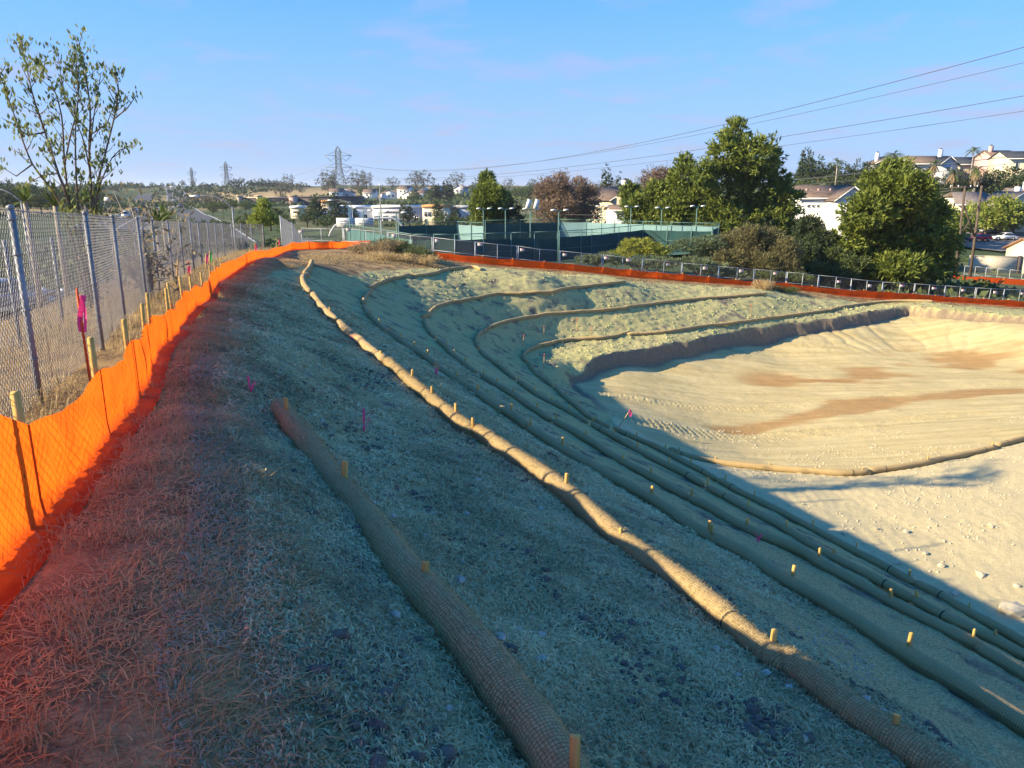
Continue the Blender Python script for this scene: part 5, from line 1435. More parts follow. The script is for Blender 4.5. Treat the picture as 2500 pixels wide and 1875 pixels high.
# ------------------------------------------------------------------ buildings
M_CREAM = plain('cream_stucco', (0.62, 0.53, 0.37), 0.9, 0.06); M_WHITEW = plain('white_stucco', (0.72, 0.71, 0.68), 0.9, 0.05); M_GREYW = plain('grey_stucco', (0.42, 0.42, 0.44), 0.9, 0.06)
M_PINKW = plain('pink_stucco', (0.52, 0.33, 0.29), 0.9, 0.08); M_TANW = plain('tan_stucco', (0.44, 0.35, 0.25), 0.9, 0.08); M_DARKB = plain('dark_brown_cladding', (0.07, 0.055, 0.055), 0.8, 0.2); M_ORANGEW = plain('ochre_stucco', (0.46, 0.24, 0.09), 0.9, 0.1)
M_GLASS = plain('window_glass', (0.035, 0.045, 0.055), 0.15, 0.2, 1.0, 0, .6)
def roof_material(name, c1, c2):
    m, nt, b = new_mat(name); co = objco(nt)
    br = nd(nt, 'ShaderNodeTexBrick'); br.inputs['Scale'].default_value = 3.2; br.inputs['Color1'].default_value = (*c1, 1); br.inputs['Color2'].default_value = (*c2, 1); br.inputs['Mortar'].default_value = (*[q * .45 for q in c1], 1); br.inputs['Mortar Size'].default_value = .03
    nt.links.new(co, br.inputs['Vector']); n = noise(nt, 1.2, 5, .6, co)
    nt.links.new(mixc(nt, ramp(nt, n, .35, .7), br.outputs['Color'], mixc(nt, 1.0, br.outputs['Color'], (.7, .68, .66), 'MULTIPLY')), b.inputs['Base Color']); bump(nt, b, br.outputs['Fac'], .5, .05); return m
M_ROOFB = roof_material('brown_roof_tiles', (0.19, 0.135, 0.105), (0.24, 0.175, 0.14)); M_ROOFG = roof_material('mauve_roof_tiles', (0.21, 0.175, 0.165), (0.28, 0.235, 0.22)); M_ROOFD = roof_material('dark_roof', (0.05, 0.055, 0.075), (0.065, 0.07, 0.09)); M_ROOFO = roof_material('terracotta_roof', (0.36, 0.19, 0.11), (0.42, 0.24, 0.15))
M_TRIM = plain('white_trim', (0.74, 0.73, 0.70), 0.7, 0.05)
def window_on(root, c, w, h, axis, sgn, panes=2):
    """window proud of a wall; axis 0: wall normal +-x, 1: +-y"""
    wd = MB(); n = np.zeros(3); n[axis] = sgn; t = np.array([1., 0, 0]) if axis == 1 else np.array([0, 1., 0])
    def bx(cc, a, bz, dep): wd.box(cc, (dep if axis == 0 else a, dep if axis == 1 else a, bz))
    f = MB(); c = np.array(c, float)
    for s in (-1, 1):
        f.box(c + t * s * w / 2 + n * .02, (.05 if axis == 0 else .08, .05 if axis == 1 else .08, h + .08))
        f.box(c + np.array([0, 0, s * h / 2]) + n * .022, (.06 if axis == 0 else w - .08, .06 if axis == 1 else w - .08, .08))
    o = f.build('window', M_TRIM, root)
    g = MB(); 
    for k in range(panes): g.box(c + t * ((k + .5) / panes - .5) * w + n * .008, (.02 if axis == 0 else w / panes - .05, .02 if axis == 1 else w / panes - .05, h - .02))
    g.build('pane', M_GLASS, o)
def house(label, u, v, F, w, d, h, rh, rz, wall, roofm, ridge='x', wins=(), chim=None, group='houses on the right hill', name='house', hip=0.0, lift=0.0, over=.45, vents=0, zabs=None):
    q = at_F(u, v, F); zb = q[2] if zabs is None else zabs
    r = empty(name, (q[0], q[1], zb), rz, label, 'house', group)
    mb = MB()
    x, y = w / 2, d / 2; base = -3.0
    if ridge == 'x':
        mb.extrude([(-y, base), (y, base), (y, h), (0, h + rh * (1 - hip)), (-y, h)], -x, x)
        mb.v[-1] = mb.v[-1][:, [1, 0, 2]]
        mb.f = {k: [f[:, ::-1] for f in fs] for k, fs in mb.f.items()}
    else: mb.extrude([(-x, base), (x, base), (x, h), (0, h + rh * (1 - hip)), (-x, h)], -y, y)
    mb.build('wall', wall, r)
    rf = MB(); th = .16
    if ridge == 'x':
        sl = rh / y; X = x + over
        for s in (-1, 1):
            e = s * (y + over); ze = h - sl * over; xr = X - hip * y
            V = [(-X, e, ze), (X, e, ze), (xr, 0, h + rh), (-xr, 0, h + rh)]; V = V + [(a, b_, c + th) for a, b_, c in V]
            rf.add(V, [[0, 1, 2, 3], [7, 6, 5, 4], [0, 4, 5, 1], [1, 5, 6, 2], [2, 6, 7, 3], [3, 7, 4, 0]])
    else:
        sl = rh / x; Y = y + over
        for s in (-1, 1):
            e = s * (x + over); ze = h - sl * over
            V = [(e, -Y, ze), (e, Y, ze), (0, Y, h + rh), (0, -Y, h + rh)]; V = V + [(a, b_, c + th) for a, b_, c in V]
            rf.add(V, [[0, 1, 2, 3], [7, 6, 5, 4], [0, 4, 5, 1], [1, 5, 6, 2], [2, 6, 7, 3], [3, 7, 4, 0]])
    ro = rf.build('roof', roofm, r)
    if ridge == 'x': MB().box((0, -(y + over) - .02, h - sl * over + .02), (2 * X, .06, .22)).build('gutter', M_TRIM, ro)
    else:
        for s in (-1, 1): MB().bar((s * (x + over), -(Y + .03), h - sl * over + .05), (0, -(Y + .03), h + rh + .05), .14).build('barge_board', M_TRIM, ro)
    if chim:
        cx, cy, ch = chim; MB().box((cx, cy, h + rh * .4 + ch / 2), (1.0, .8, ch + rh * .8)).build('chimney', M_WHITEW if wall is not M_PINKW else M_PINKW, ro); MB().box((cx, cy, h + rh * .8 + ch + .12), (.4, .4, .5)).build('chimney_cap', M_DARKB, ro)
    for k in range(vents): MB().tube([(-x * .6 + k * x * .42, -y * .45, h + rh * .5), (-x * .6 + k * x * .42, -y * .45, h + rh * .5 + .5)], .16, 6).build('roof_vent', M_PINKW, ro)
    for (ax, sg, px_, pz, ww, hh) in wins:
        c = (sg * (x + .005), px_, pz) if ax == 0 else (px_, sg * (y + .005), pz)
        window_on(r, c, ww, hh, ax, sg)
    return r
W3 = lambda y0: [(1, -1, -2.6, y0, .55, .55), (1, -1, -1.6, y0, .55, .55), (1, -1, -.6, y0, .55, .55)]
# right-hand hill, lower houses
house('white two storey house with brown roof between the two big pines', 1995, 560, 140, 9.5, 8, 5.6, 1.9, -.12, M_WHITEW, M_ROOFB, 'x', [(1,-1,-2.8,4.1,.5,.5),(1,-1,-2.0,4.1,.5,.5),(1,-1,-1.2,4.1,.5,.5),(1,-1,2.2,.6,1.5,1.3)], vents=4)
house('white gabled wing of a house beside the broad pine', 2058, 560, 134, 5.2, 7, 5.0, 2.0, -.1, M_WHITEW, M_ROOFB, 'y', [(1,-1,-.9,1.0,1.3,1.2)])
house('cream house with mauve tile roof behind the lime trees', 2350, 556, 172, 11, 9, 5.2, 2.3, .1, M_CREAM, M_ROOFG, 'x', [(1,-1,-3.6,3.6,1.1,1.4),(1,-1,1.8,3.4,.8,1.2),(1,-1,3.8,1.2,1.4,1.2)], hip=.5)
house('gabled cream house front with small square window', 2455, 552, 166, 8.2, 8, 4.4, 2.6, .08, M_CREAM, M_ROOFG, 'y', [(1,-1,-1.5,3.6,.8,.8),(1,-1,1.6,1.0,1.6,1.2)], chim=(2.6, 1.5, 1.6))
house('long mauve roofed house at the right edge', 2530, 548, 176, 16, 9, 5.0, 2.8, .06, M_TANW, M_ROOFG, 'x', [(1,-1,-6.0,1.2,1.2,1.8),(1,-1,-3.4,1.4,1.5,1.5),(1,-1,1.0,3.6,1.2,1.2)], chim=(-4.2, -.5, 2.0))
# hilltop houses
house('hilltop house with brown roof and tall white chimney', 2255, 430, 228, 12, 8, 3.4, 2.0, .05, M_GREYW, M_ROOFB, 'x', [(1,-1,-4.2,1.9,1.3,1.2),(1,-1,-.6,1.9,1.5,1.2)], chim=(3.2, -1.5, 2.2))
house('grey gable end joined to the hilltop chimney house', 2296, 430, 224, 5, 7, 3.2, 1.9, .05, M_GREYW, M_ROOFD, 'y', [(1,-1,0,1.8,1.2,1.2)])
house('hilltop house with blue gable half hidden by the broad pine', 2158, 432, 226, 8, 8, 3.6, 1.9, -.08, M_GREYW, M_ROOFB, 'y', [(1,-1,-1.2,2.0,1.2,1.2),(1,-1,1.2,2.0,1.2,1.2)], chim=(-2.8, -1, 1.4))
house('dark roofed hilltop house behind the shaggy palms', 2345, 432, 236, 9, 8, 3.6, 1.9, .06, M_TANW, M_ROOFD, 'x', [(1,-1,-2.5,2.0,1.2,1.2),(1,-1,1.5,2.0,1.2,1.2)], hip=.4)
house('pink walled hilltop house with pink chimney', 2425, 425, 226, 7, 8, 4.6, 1.7, .04, M_PINKW, M_ROOFB, 'x', [(1,-1,-1.6,3.0,1.2,1.2),(1,-1,1.6,3.0,1.2,1.2)], chim=(-2.4, -1, 1.6))
house('cream hilltop house under a dark solar roof at the right edge', 2480, 430, 218, 11, 8, 4.6, 1.8, .04, M_CREAM, M_ROOFD, 'x', [(1,-1,-2.9,2.8,.9,1.7),(1,-1,.6,3.2,.7,1.0),(1,-1,3.2,3.0,1.2,1.2)])
house('small building with terracotta roof beside the cream wall', 2540, 640, 112, 6.4, 6, 1.9, 1.4, .15, M_CREAM, M_ROOFO, 'x', [(1,-1,-1.8,1.2,.9,1.4)], group='buildings by the car park')
house('cream house with chimney and brown roof beside the russet trees', 1500, 545, 150, 8, 8, 4.4, 2.2, .5, M_CREAM, M_ROOFB, 'y', [(1,-1,-1.4,2.6,1.1,1.2),(1,-1,1.4,2.6,1.1,1.2),(1,-1,0,.6,1.4,1.1)], chim=(2.9, 1.0, 1.8), group='houses behind the courts')
house('small white building behind the right tennis court', 1520, 545, 128, 4.6, 4, 2.2, .6, .1, M_WHITEW, M_ROOFB, 'x', [(1,-1,-1.0,1.1,.9,.9),(1,-1,1.0,1.1,.9,.9)], group='houses behind the courts')
# cream retaining wall
w0, w1 = at_F(2362, 664, 104), at_F(2640, 668, 100); 
r = empty('boundary_wall', tuple(w0), 0, 'long cream boundary wall with a dark pier at the right', 'wall')
dv = w1 - w0; L = np.linalg.norm(dv[:2]); az = math.atan2(dv[1], dv[0]); r.rotation_euler = (0, 0, az)
x = 0.0
for k, ln in enumerate((5.6, .28, 5.4, 5.4)):
    if k == 1: MB().box((x + .18, -.05, .95), (.36, .5, 2.7)).build('pier', M_DARKB, r)
    else: MB().box((x + ln / 2, 0, .9), (ln, .3, 2.4)).build('wall_panel', plain('cream_block', (0.52, 0.45, 0.33), .95, .12, 3.0, bmp=.5, bscale=8), r); MB().box((x + ln / 2, 0, 2.16), (ln, .38, .1)).build('coping', M_CREAM, r)
    x += ln + (.08 if k != 1 else 0)
# second orange fence and green verge at the right
sbp = [at_F(u, v, F) for u, v, F in ((2318,690,84),(2362,694,83),(2420,697,82),(2500,702,81),(2600,708,80))]
silt_fence(np.array([[p[0], p[1], p[2]] for p in sbp]), [], [1.0, 3.0, 5.0, 7.0, 9.0, 11.0], 'second short orange silt fence beyond the rim at the right', wav=.02, stake_side=1, hdef=.85)
gp = [at_F(u, v, F) for u, v, F in ((2352,679,92),(2378,681,91.5),(2404,684,91),(2432,686,90.5),(2462,689,90),(2492,692,89.5),(2530,695,89))]
fr = empty('chain_link_fence', (0, 0, 0), 0, 'light fence panels below the cream wall at the right', 'fence')
for p in gp: MB().tube([p - (0, 0, .2), p + (0, 0, 1.5)], .03, 6).build('post', M_PALE, fr)
for a, b in zip(gp[:-1], gp[1:]):
    chain_mesh(a, b, 1.45, .08, .0025).build('wire_mesh', M_WIRE, fr); MB().tube([a + (0, 0, 1.45), b + (0, 0, 1.45)], .022, 6).build('rail', M_PALE, fr); MB().tube([a + (0, 0, .5), b + (0, 0, .5)], .02, 6).build('rail', M_PALE, fr)

def block(label, u0, u1, vt, vb, F, depth, mat, wins=(), parapet=None, name='commercial_building', group='low commercial buildings', rz=0.0, canopy=None, cat='building', sign=None):
    a = at_F((u0 + u1) / 2, vb, F); w = (u1 - u0) * F / FPX * 1.0; top = at_F((u0 + u1) / 2, vt, F)[2]; zb = min(a[2], zz(a[0], a[1])); h = top - zb
    r = empty(name, (a[0], a[1], zb), rz, label, cat, group)
    MB().box((0, depth / 2, h / 2 - .5), (w, depth, h + 1)).build('wall', mat, r)
    if parapet: MB().box((0, depth / 2, h + .3), (w + .5, depth + .5, .6)).build('parapet', parapet, r)
    for (fx, fz, ww, hh) in wins: window_on(r, (w * (fx - .5), -.005, h * fz), ww, hh, 1, -1)
    if canopy: MB().box((w * canopy[0], -1.0, h * canopy[1]), (w * canopy[2], 2.0, .5)).build('canopy', M_ORANGEW, r)
    if sign:
        m = MB(); x = -w * .3; rng = np.random.default_rng(int(u0))
        while x < w * .28: l = rng.uniform(.3, .6); m.box((x + l / 2, -.03, h * sign), (l * .8, .05, .55)); x += l
        m.build('sign_letters', M_INK, r)
    return r
block('cream shop tower with dark lettering behind the fence corner', 712, 741, 508, 552, 240, 8, M_CREAM, [(.3, .18, 1.0, 1.6), (.7, .18, 1.0, 1.6)], M_WHITEW, sign=.78)
block('cream shop wing right of the lettered tower', 741, 790, 522, 552, 243, 10, M_CREAM, [(.2, .5, 1.2, 1.4), (.5, .5, 1.2, 1.4), (.8, .5, 1.2, 1.4)], M_GREYW)
block('cream building with flared ochre cornice', 786, 812, 494, 548, 245, 12, M_CREAM, [(.3, .6, .9, 1.8), (.7, .6, .9, 1.8), (.5, .3, 1.0, 1.4)], M_ORANGEW)
block('white building with bright roof edge beside the ochre cornice', 812, 912, 508, 548, 250, 16, M_WHITEW, [(.1, .45, 1.4, 1.6), (.3, .45, 1.4, 1.6), (.55, .45, 1.4, 1.6), (.8, .45, 1.4, 1.6)], M_WHITEW, canopy=(-.25, .62, .2))
block('blue grey shaded store front with dark windows', 912, 1030, 507, 550, 246, 14, M_GREYW, [(.08, .3, 1.8, 2.4), (.26, .3, 1.8, 2.6), (.42, .3, 1.8, 2.4), (.7, .45, 1.6, 1.6), (.88, .4, 1.6, 1.8)], M_WHITEW, sign=.74)
block('sunlit cream office block with ochre window bays', 1033, 1098, 506, 548, 230, 12, M_CREAM, [(.12, .62, .9, 1.3), (.26, .62, .9, 1.3), (.7, .62, .9, 1.3), (.86, .62, .9, 1.3), (.12, .25, .9, 1.2), (.5, .25, 1.2, 1.2), (.86, .25, .9, 1.2)], M_ORANGEW)
block('grey office wing right of the sunlit cream block', 1099, 1164, 508, 548, 232, 12, M_GREYW, [(.15, .6, 1.0, 1.2), (.38, .6, 1.0, 1.2), (.62, .3, 1.0, 1.2), (.8, .3, 1.0, 1.2), (.8, .65, 1.0, 1.2)], M_GREYW)
block('long dark brown office building below the tan hill', 588, 720, 484, 512, 440, 20, M_DARKB, [(.12, .5, 3, 2), (.3, .5, 3, 2), (.5, .5, 3, 2), (.7, .5, 3, 2), (.88, .5, 3, 2)], M_TANW)
block('dark brown office wing with pinkish pier', 722, 872, 482, 510, 445, 20, M_DARKB, [(.1, .5, 3, 2), (.28, .5, 3, 2), (.46, .5, 3, 2), (.64, .5, 3, 2), (.84, .5, 3, 2)], M_DARKB)
for i, (u0, u1, l) in enumerate(((580,588,'left'),(628,636,'middle'),(707,722,'right'))): block('tan pier at the %s of the dark office building' % l, u0, u1, 480, 510, 437, 5, M_PINKW if i == 2 else M_TANW, [(.5, .5, .8, 1.6)], M_TANW, 'office_pier', 'piers of the dark office building')
# ------------------------------------------------------------------ hillside houses and ridge buildings far off
for i, (u, v, w, c) in enumerate([(822,481,9,0),(848,482,10,1),(905,482,9,0),(950,484,10,0),(975,485,11,1),(1005,487,11,0),(1030,484,10,0),(1040,477,10,0),(1078,486,11,0),(1098,488,10,1),(1115,492,13,0),(1146,492,12,0),(1268,490,10,0),(1283,484,10,1),(1064,474,9,0),(1125,472,9,1),(990,474,9,0)]):
    house('small %s house with brown roof on the far hillside, %s from the left' % ('white' if c == 0 else 'grey', ORD[i]), u, v, 560 + 6 * (i % 5), w, 8, 3.4, 2.4, random.uniform(-.5, .5), M_WHITEW if c == 0 else M_GREYW, M_ROOFB, 'y' if i % 2 else 'x', [(1, -1, -1.5, 1.8, 1.6, 1.4), (1, -1, 1.5, 1.8, 1.6, 1.4)], group='houses on the far hillside')
for i, (u, w, h) in enumerate([(254,16,6),(262,12,5),(277,14,6),(290,20,8),(308,22,8),(318,14,6),(336,34,9),(355,36,9),(368,18,8),(381,12,8),(390,22,7),(416,12,7),(425,26,8),(440,18,7),(451,12,10)]):
    F = 2200; q = at_F(u, 462, F); zb = zz(q[0], q[1]); top = at_F(u, 462 - h * .55, F)[2]
    r = empty('ridge_building', (q[0], q[1], zb), random.uniform(-.2, .2), 'tiny pale building on the far left ridge, %s from the left' % ORD[i], 'building', 'pale buildings along the far ridge')
    hh = max(top - zb, 4.0)
    MB().box((0, 0, hh / 2), (w * 1.05, 12, hh)).build('wall', M_WHITEW if i % 5 else M_PINKW, r); MB().box((0, 0, hh + .4), (w * 1.05 + 1.4, 13.4, .8)).build('roof', M_TRIM if i % 3 else M_ROOFO, r)
# ------------------------------------------------------------------ trees of the middle distance and skyline
def row(kind, label, spec, group):
    for i, (u, v, F, h) in enumerate(spec): far_tree(kind, label % ORD[i], u, v, F, h, group, random.uniform(.85, 1.2))
row('euca', 'grey eucalyptus on the skyline of the tan hill, %s from the left', [(705,470,700,17),(735,468,720,10),(803,472,690,20),(818,470,700,16),(875,468,730,20),(895,470,700,18),(960,466,800,12),(1015,468,760,19),(1035,468,760,20),(1115,466,820,17),(686,486,600,15),(1640,470,700,14),(1240,466,800,12)], 'eucalyptus trees on the skyline')
row('dark', 'dark round tree on the brow of the tan hill, %s from the left', [(573,466,800,9),(590,466,780,10),(622,465,770,9),(640,464,760,11),(657,462,760,10),(676,462,760,10),(612,466,770,8)], 'trees on the brow of the tan hill')
row('spire', 'slim cypress beside the pale house behind the courts, %s from the left', [(1474,500,170,9.5),(1481,500,172,8.6),(1490,500,170,8.4),(1508,500,168,8.0)], 'cypresses behind the courts')
row('tall', 'narrow dark conifer in front of the commercial buildings, %s from the left', [(765,548,215,7.5),(775,550,205,8),(790,552,205,7),(818,552,215,9),(845,552,220,6),(867,552,220,5),(985,552,215,6.5),(1000,552,215,6),(1067,552,195,6.5),(1113,552,200,5),(1060,500,480,12),(1070,500,480,12),(1090,498,480,14),(1100,498,480,12)], 'conifers before the commercial buildings')
row('round', 'leafy green tree around the commercial buildings, %s from the left', [(660,545,170,6),(690,550,150,5),(600,522,300,5),(570,517,320,5),(545,522,300,5),(520,527,260,5),(750,553,190,5),(800,556,170,4),(1085,556,150,4.2),(1110,556,150,3.6),(1030,558,150,3.4),(1140,556,150,3.4),(835,480,590,10),(885,478,600,10),(930,480,590,10),(1060,494,500,10),(1010,498,480,9),(1180,485,560,10),(1160,478,620,11),(1262,500,420,9),(1290,498,430,9),(1310,490,480,10)], 'leafy trees round the commercial buildings')
row('lime', 'lime green street tree before the tile roofed houses, %s from the left', [(2275,600,138,8.0),(2305,604,134,8.0),(2405,574,157,8.6),(2440,574,158,9.0),(2472,574,158,8.4),(2325,600,145,7.4)], 'street trees by the car park')
row('dark', 'dense dark tree on the right hill, %s from the left', [(1975,470,230,9),(1995,475,225,10),(2020,474,225,7),(2060,476,222,7),(2090,476,222,8),(2120,474,222,7),(2210,474,205,8),(2240,470,205,8),(2300,470,200,7),(2330,474,196,7),(2350,470,198,8),(2420,474,196,9),(2445,470,198,9),(2500,462,190,11),(2520,470,185,10),(2400,470,200,8)], 'dense trees on the right hill')
row('round', 'green shrubby tree on the right hillside, %s from the left', [(1960,500,190,6),(1985,505,180,5),(2030,488,195,5.5),(2075,488,195,5),(2105,500,190,5),(2145,490,195,6),(2260,500,180,5),(2300,500,180,5),(2205,500,185,6),(1940,505,180,6),(2390,485,185,4.5),(2355,490,185,5),(2440,488,185,4),(2480,480,184,4)], 'shrubby trees on the right hillside')
row('tall', 'tall conifer on the skyline left of the right hill houses, %s from the left', [(1962,470,215,13),(1952,476,210,9)], 'skyline conifers on the right hill')
row('dark', 'dark tree in the wood beyond the motorway, %s from the left', [(5,480,300,10),(25,478,300,11),(45,482,290,9),(70,480,300,10),(95,482,300,9),(118,480,320,10),(140,482,320,9),(165,480,340,10),(190,480,360,10),(215,480,380,10),(238,480,400,10),(15,500,220,8),(60,505,220,7),(100,508,220,7),(150,505,240,7),(200,500,300,8),(255,482,480,9),(280,482,520,9),(120,458,420,12),(150,459,420,10),(75,456,380,11),(30,455,360,12)], 'dark wood beyond the motorway')
row('grey', 'grey green tree on the slope under the far ridge, %s from the left', [(300,484,800,6),(325,484,800,6.5),(350,486,800,6),(375,486,800,6),(400,486,820,6.5),(425,486,800,6),(450,488,760,7),(475,488,760,7),(500,488,740,7),(340,474,1200,6),(380,474,1200,6),(420,475,1200,6),(460,476,1200,6.5),(500,476,1200,7),(290,472,1300,6),(530,480,900,7),(480,502,420,7),(505,508,380,7),(530,505,420,7),(455,505,420,6)], 'trees under the far left ridge')
row('round', 'green tree lining the near side of the motorway, %s from the left', [(455,545,110,4.5),(480,548,115,4.5),(505,550,115,4),(535,552,120,4.5),(440,560,80,3.5),(600,548,140,5),(410,558,90,3.5),(320,560,70,3.0)], 'trees beside the motorway')
row('grey', 'soft grey green tree far right of the courts, %s from the left', [(1300,470,700,11),(1330,470,700,11),(1500,476,500,10),(1530,478,480,10),(1560,480,460,10),(1590,482,440,10),(1470,474,560,10)], 'distant trees above the courts')

# scrub that reads as one mass on the slopes far off
def scrub(name, label, regions, mat, n, size, seed, thr=-.08):
    rng = np.random.default_rng(seed); Ps = []
    for (x0, x1, y0, y1) in regions:
        k = n // len(regions); x = rng.uniform(x0, x1, k); y = rng.uniform(y0, y1, k)
        m = fnoise(x / 45, y / 45, 3, seed) > thr; x, y = x[m], y[m]
        Ps.append(np.stack([x, y, G_Z(x, y)], 1))
    P = np.vstack(Ps); k = 14
    s = (size * rng.uniform(.5, 1.4, (len(P), 1, 1)) * np.clip(P[:, 1] / 300, .5, 2.5)[:, None, None])
    q = rng.normal(0, 1, (len(P), k, 3)); q /= np.linalg.norm(q, axis=2, keepdims=True)
    off = q * s * rng.uniform(.5, 1, (len(P), k, 1)) * np.array([1, 1, .8]); off[:, :, 2] = np.abs(off[:, :, 2])
    PP_ = (P[:, None, :] + off).reshape(-1, 3); N = q.reshape(-1, 3)
    sz = np.repeat(s[:, 0, 0], k)
    V, F = leaves(PP_, N, 1.0, .6, rng, .5)
    c = np.repeat(PP_, 4, 0); V = c + (V - c) * np.repeat(sz, 4)[:, None] * .55
    o = put(name, mesh_np(name, V, F, mat)); tag(o, label, 'scrub', kind='stuff')
scrub('hillside_scrub', 'green scrub covering the far hillsides', [(-160, 60, 280, 640), (-60, 260, 260, 700), (60, 330, 240, 520)], M_LEAF, 4200, 2.2, 91)
scrub('motorway_scrub', 'dark scrub on the banks beside the motorway', [(-240, -120, 120, 520), (-70, -30, 90, 330), (-420, -200, 500, 1000)], M_DARKLEAF, 3000, 2.0, 92)
scrub('roadside_scrub', 'dark shrubs beyond the street seen through the chain link', [(-48, -30, -5, 70), (-60, -34, 30, 110)], M_LEAF, 500, 2.6, 95, -9)
scrub('bank_scrub', 'scrub on the bank below the hilltop houses', [(55, 150, 178, 222), (60, 150, 150, 215)], M_LEAF, 1500, 2.4, 93)
scrub('court_verge_scrub', 'low green scrub behind the rim fence and courts', [(-22, 70, 102, 150), (20, 48, 62, 78), (-60, -24, 60, 130)], M_LEAF, 1100, 2.0, 94)

# ------------------------------------------------------------------ motorway and streets
M_ASPH = plain('asphalt', (0.075, 0.075, 0.08), 0.95, 0.2, 0.5); M_CONC = plain('pale_concrete', (0.30, 0.28, 0.25), 0.95, 0.15, 1.0); M_PAINT = plain('road_paint', (0.70, 0.70, 0.66), 0.8, 0.1)
def strip(name, label, cl, w, mat, lift, kind='structure', cat='road'):
    P = resample(catmull(np.array([(a, b_, 0) for a, b_ in cl]), 8), 8)
    T = np.gradient(P[:, :2], axis=0); T /= np.linalg.norm(T, axis=1, keepdims=True); N = np.stack([-T[:, 1], T[:, 0]], 1)
    m = max(2, int(abs(w[0] - w[1]) / 2.5) + 1); rows = []
    for k in range(m):
        e = P[:, :2] + N * (w[0] + (w[1] - w[0]) * k / (m - 1)); rows.append(np.c_[e, G_Z(e[:, 0], e[:, 1]) + lift])
    n = len(P); V = np.vstack(rows)
    o = put(name, mesh_np(name, V, np.array([[r_ * n + k, (r_ + 1) * n + k, (r_ + 1) * n + k + 1, r_ * n + k + 1] for r_ in range(m - 1) for k in range(n - 1)]), mat)); tag(o, label, cat, kind=kind); return P, None
FW = [tuple(at_F(u, v, F)[:2]) for u, v, F in ((255,575,150),(315,545,215),(350,527,275),(385,510,370),(415,500,480),(430,495,600),(425,491,760))]
strip('motorway', 'grey motorway lanes curving away at the left', FW, (6.5, -6.5), M_ASPH, .35); strip('motorway_edge', 'pale shoulder along the motorway', FW, (-6.6, -8.2), M_CONC, .38)
for off in (6.1, 2.1, -2.1, -6.1): strip('lane_line', 'white lane line on the motorway', FW, (off + .12, off - .12), M_PAINT, .42, cat='road marking')
FW2 = [tuple(at_F(u, v, F)[:2]) for u, v, F in ((560,572,120),(520,545,170),(475,520,250),(445,505,350),(430,498,480))]
strip('motorway_ramp', 'second grey carriageway right of the motorway', FW2, (4.5, -4.5), M_ASPH, .35); strip('lane_line', 'white edge line on the second carriageway', FW2, (-4.0, -4.3), M_PAINT, .42, cat='road marking')
FW3 = [tuple(at_F(u, v, F)[:2]) for u, v, F in ((150,520,300),(235,502,380),(300,496,480),(360,492,640))]
strip('motorway_carriageway', 'far carriageway beyond the dry median', FW3, (6, -6), M_ASPH, .4)
strip('street', 'street with parked cars below the left embankment', [(-24,-20),(-25,10),(-27,40),(-31,70),(-38,110)], (4, -4), M_ASPH, .3)
CK = [tuple(at_F(u, v, F)[:2]) for u, v, F in ((2270,612,140),(2350,600,146),(2430,594,152),(2520,590,156),(2640,585,160))]
strip('parking_street', 'sunlit street beside the parked cars at the right', CK, (9, -12), plain('pale_asphalt', (0.20, 0.17, 0.14), .95, .15, .6), .3)

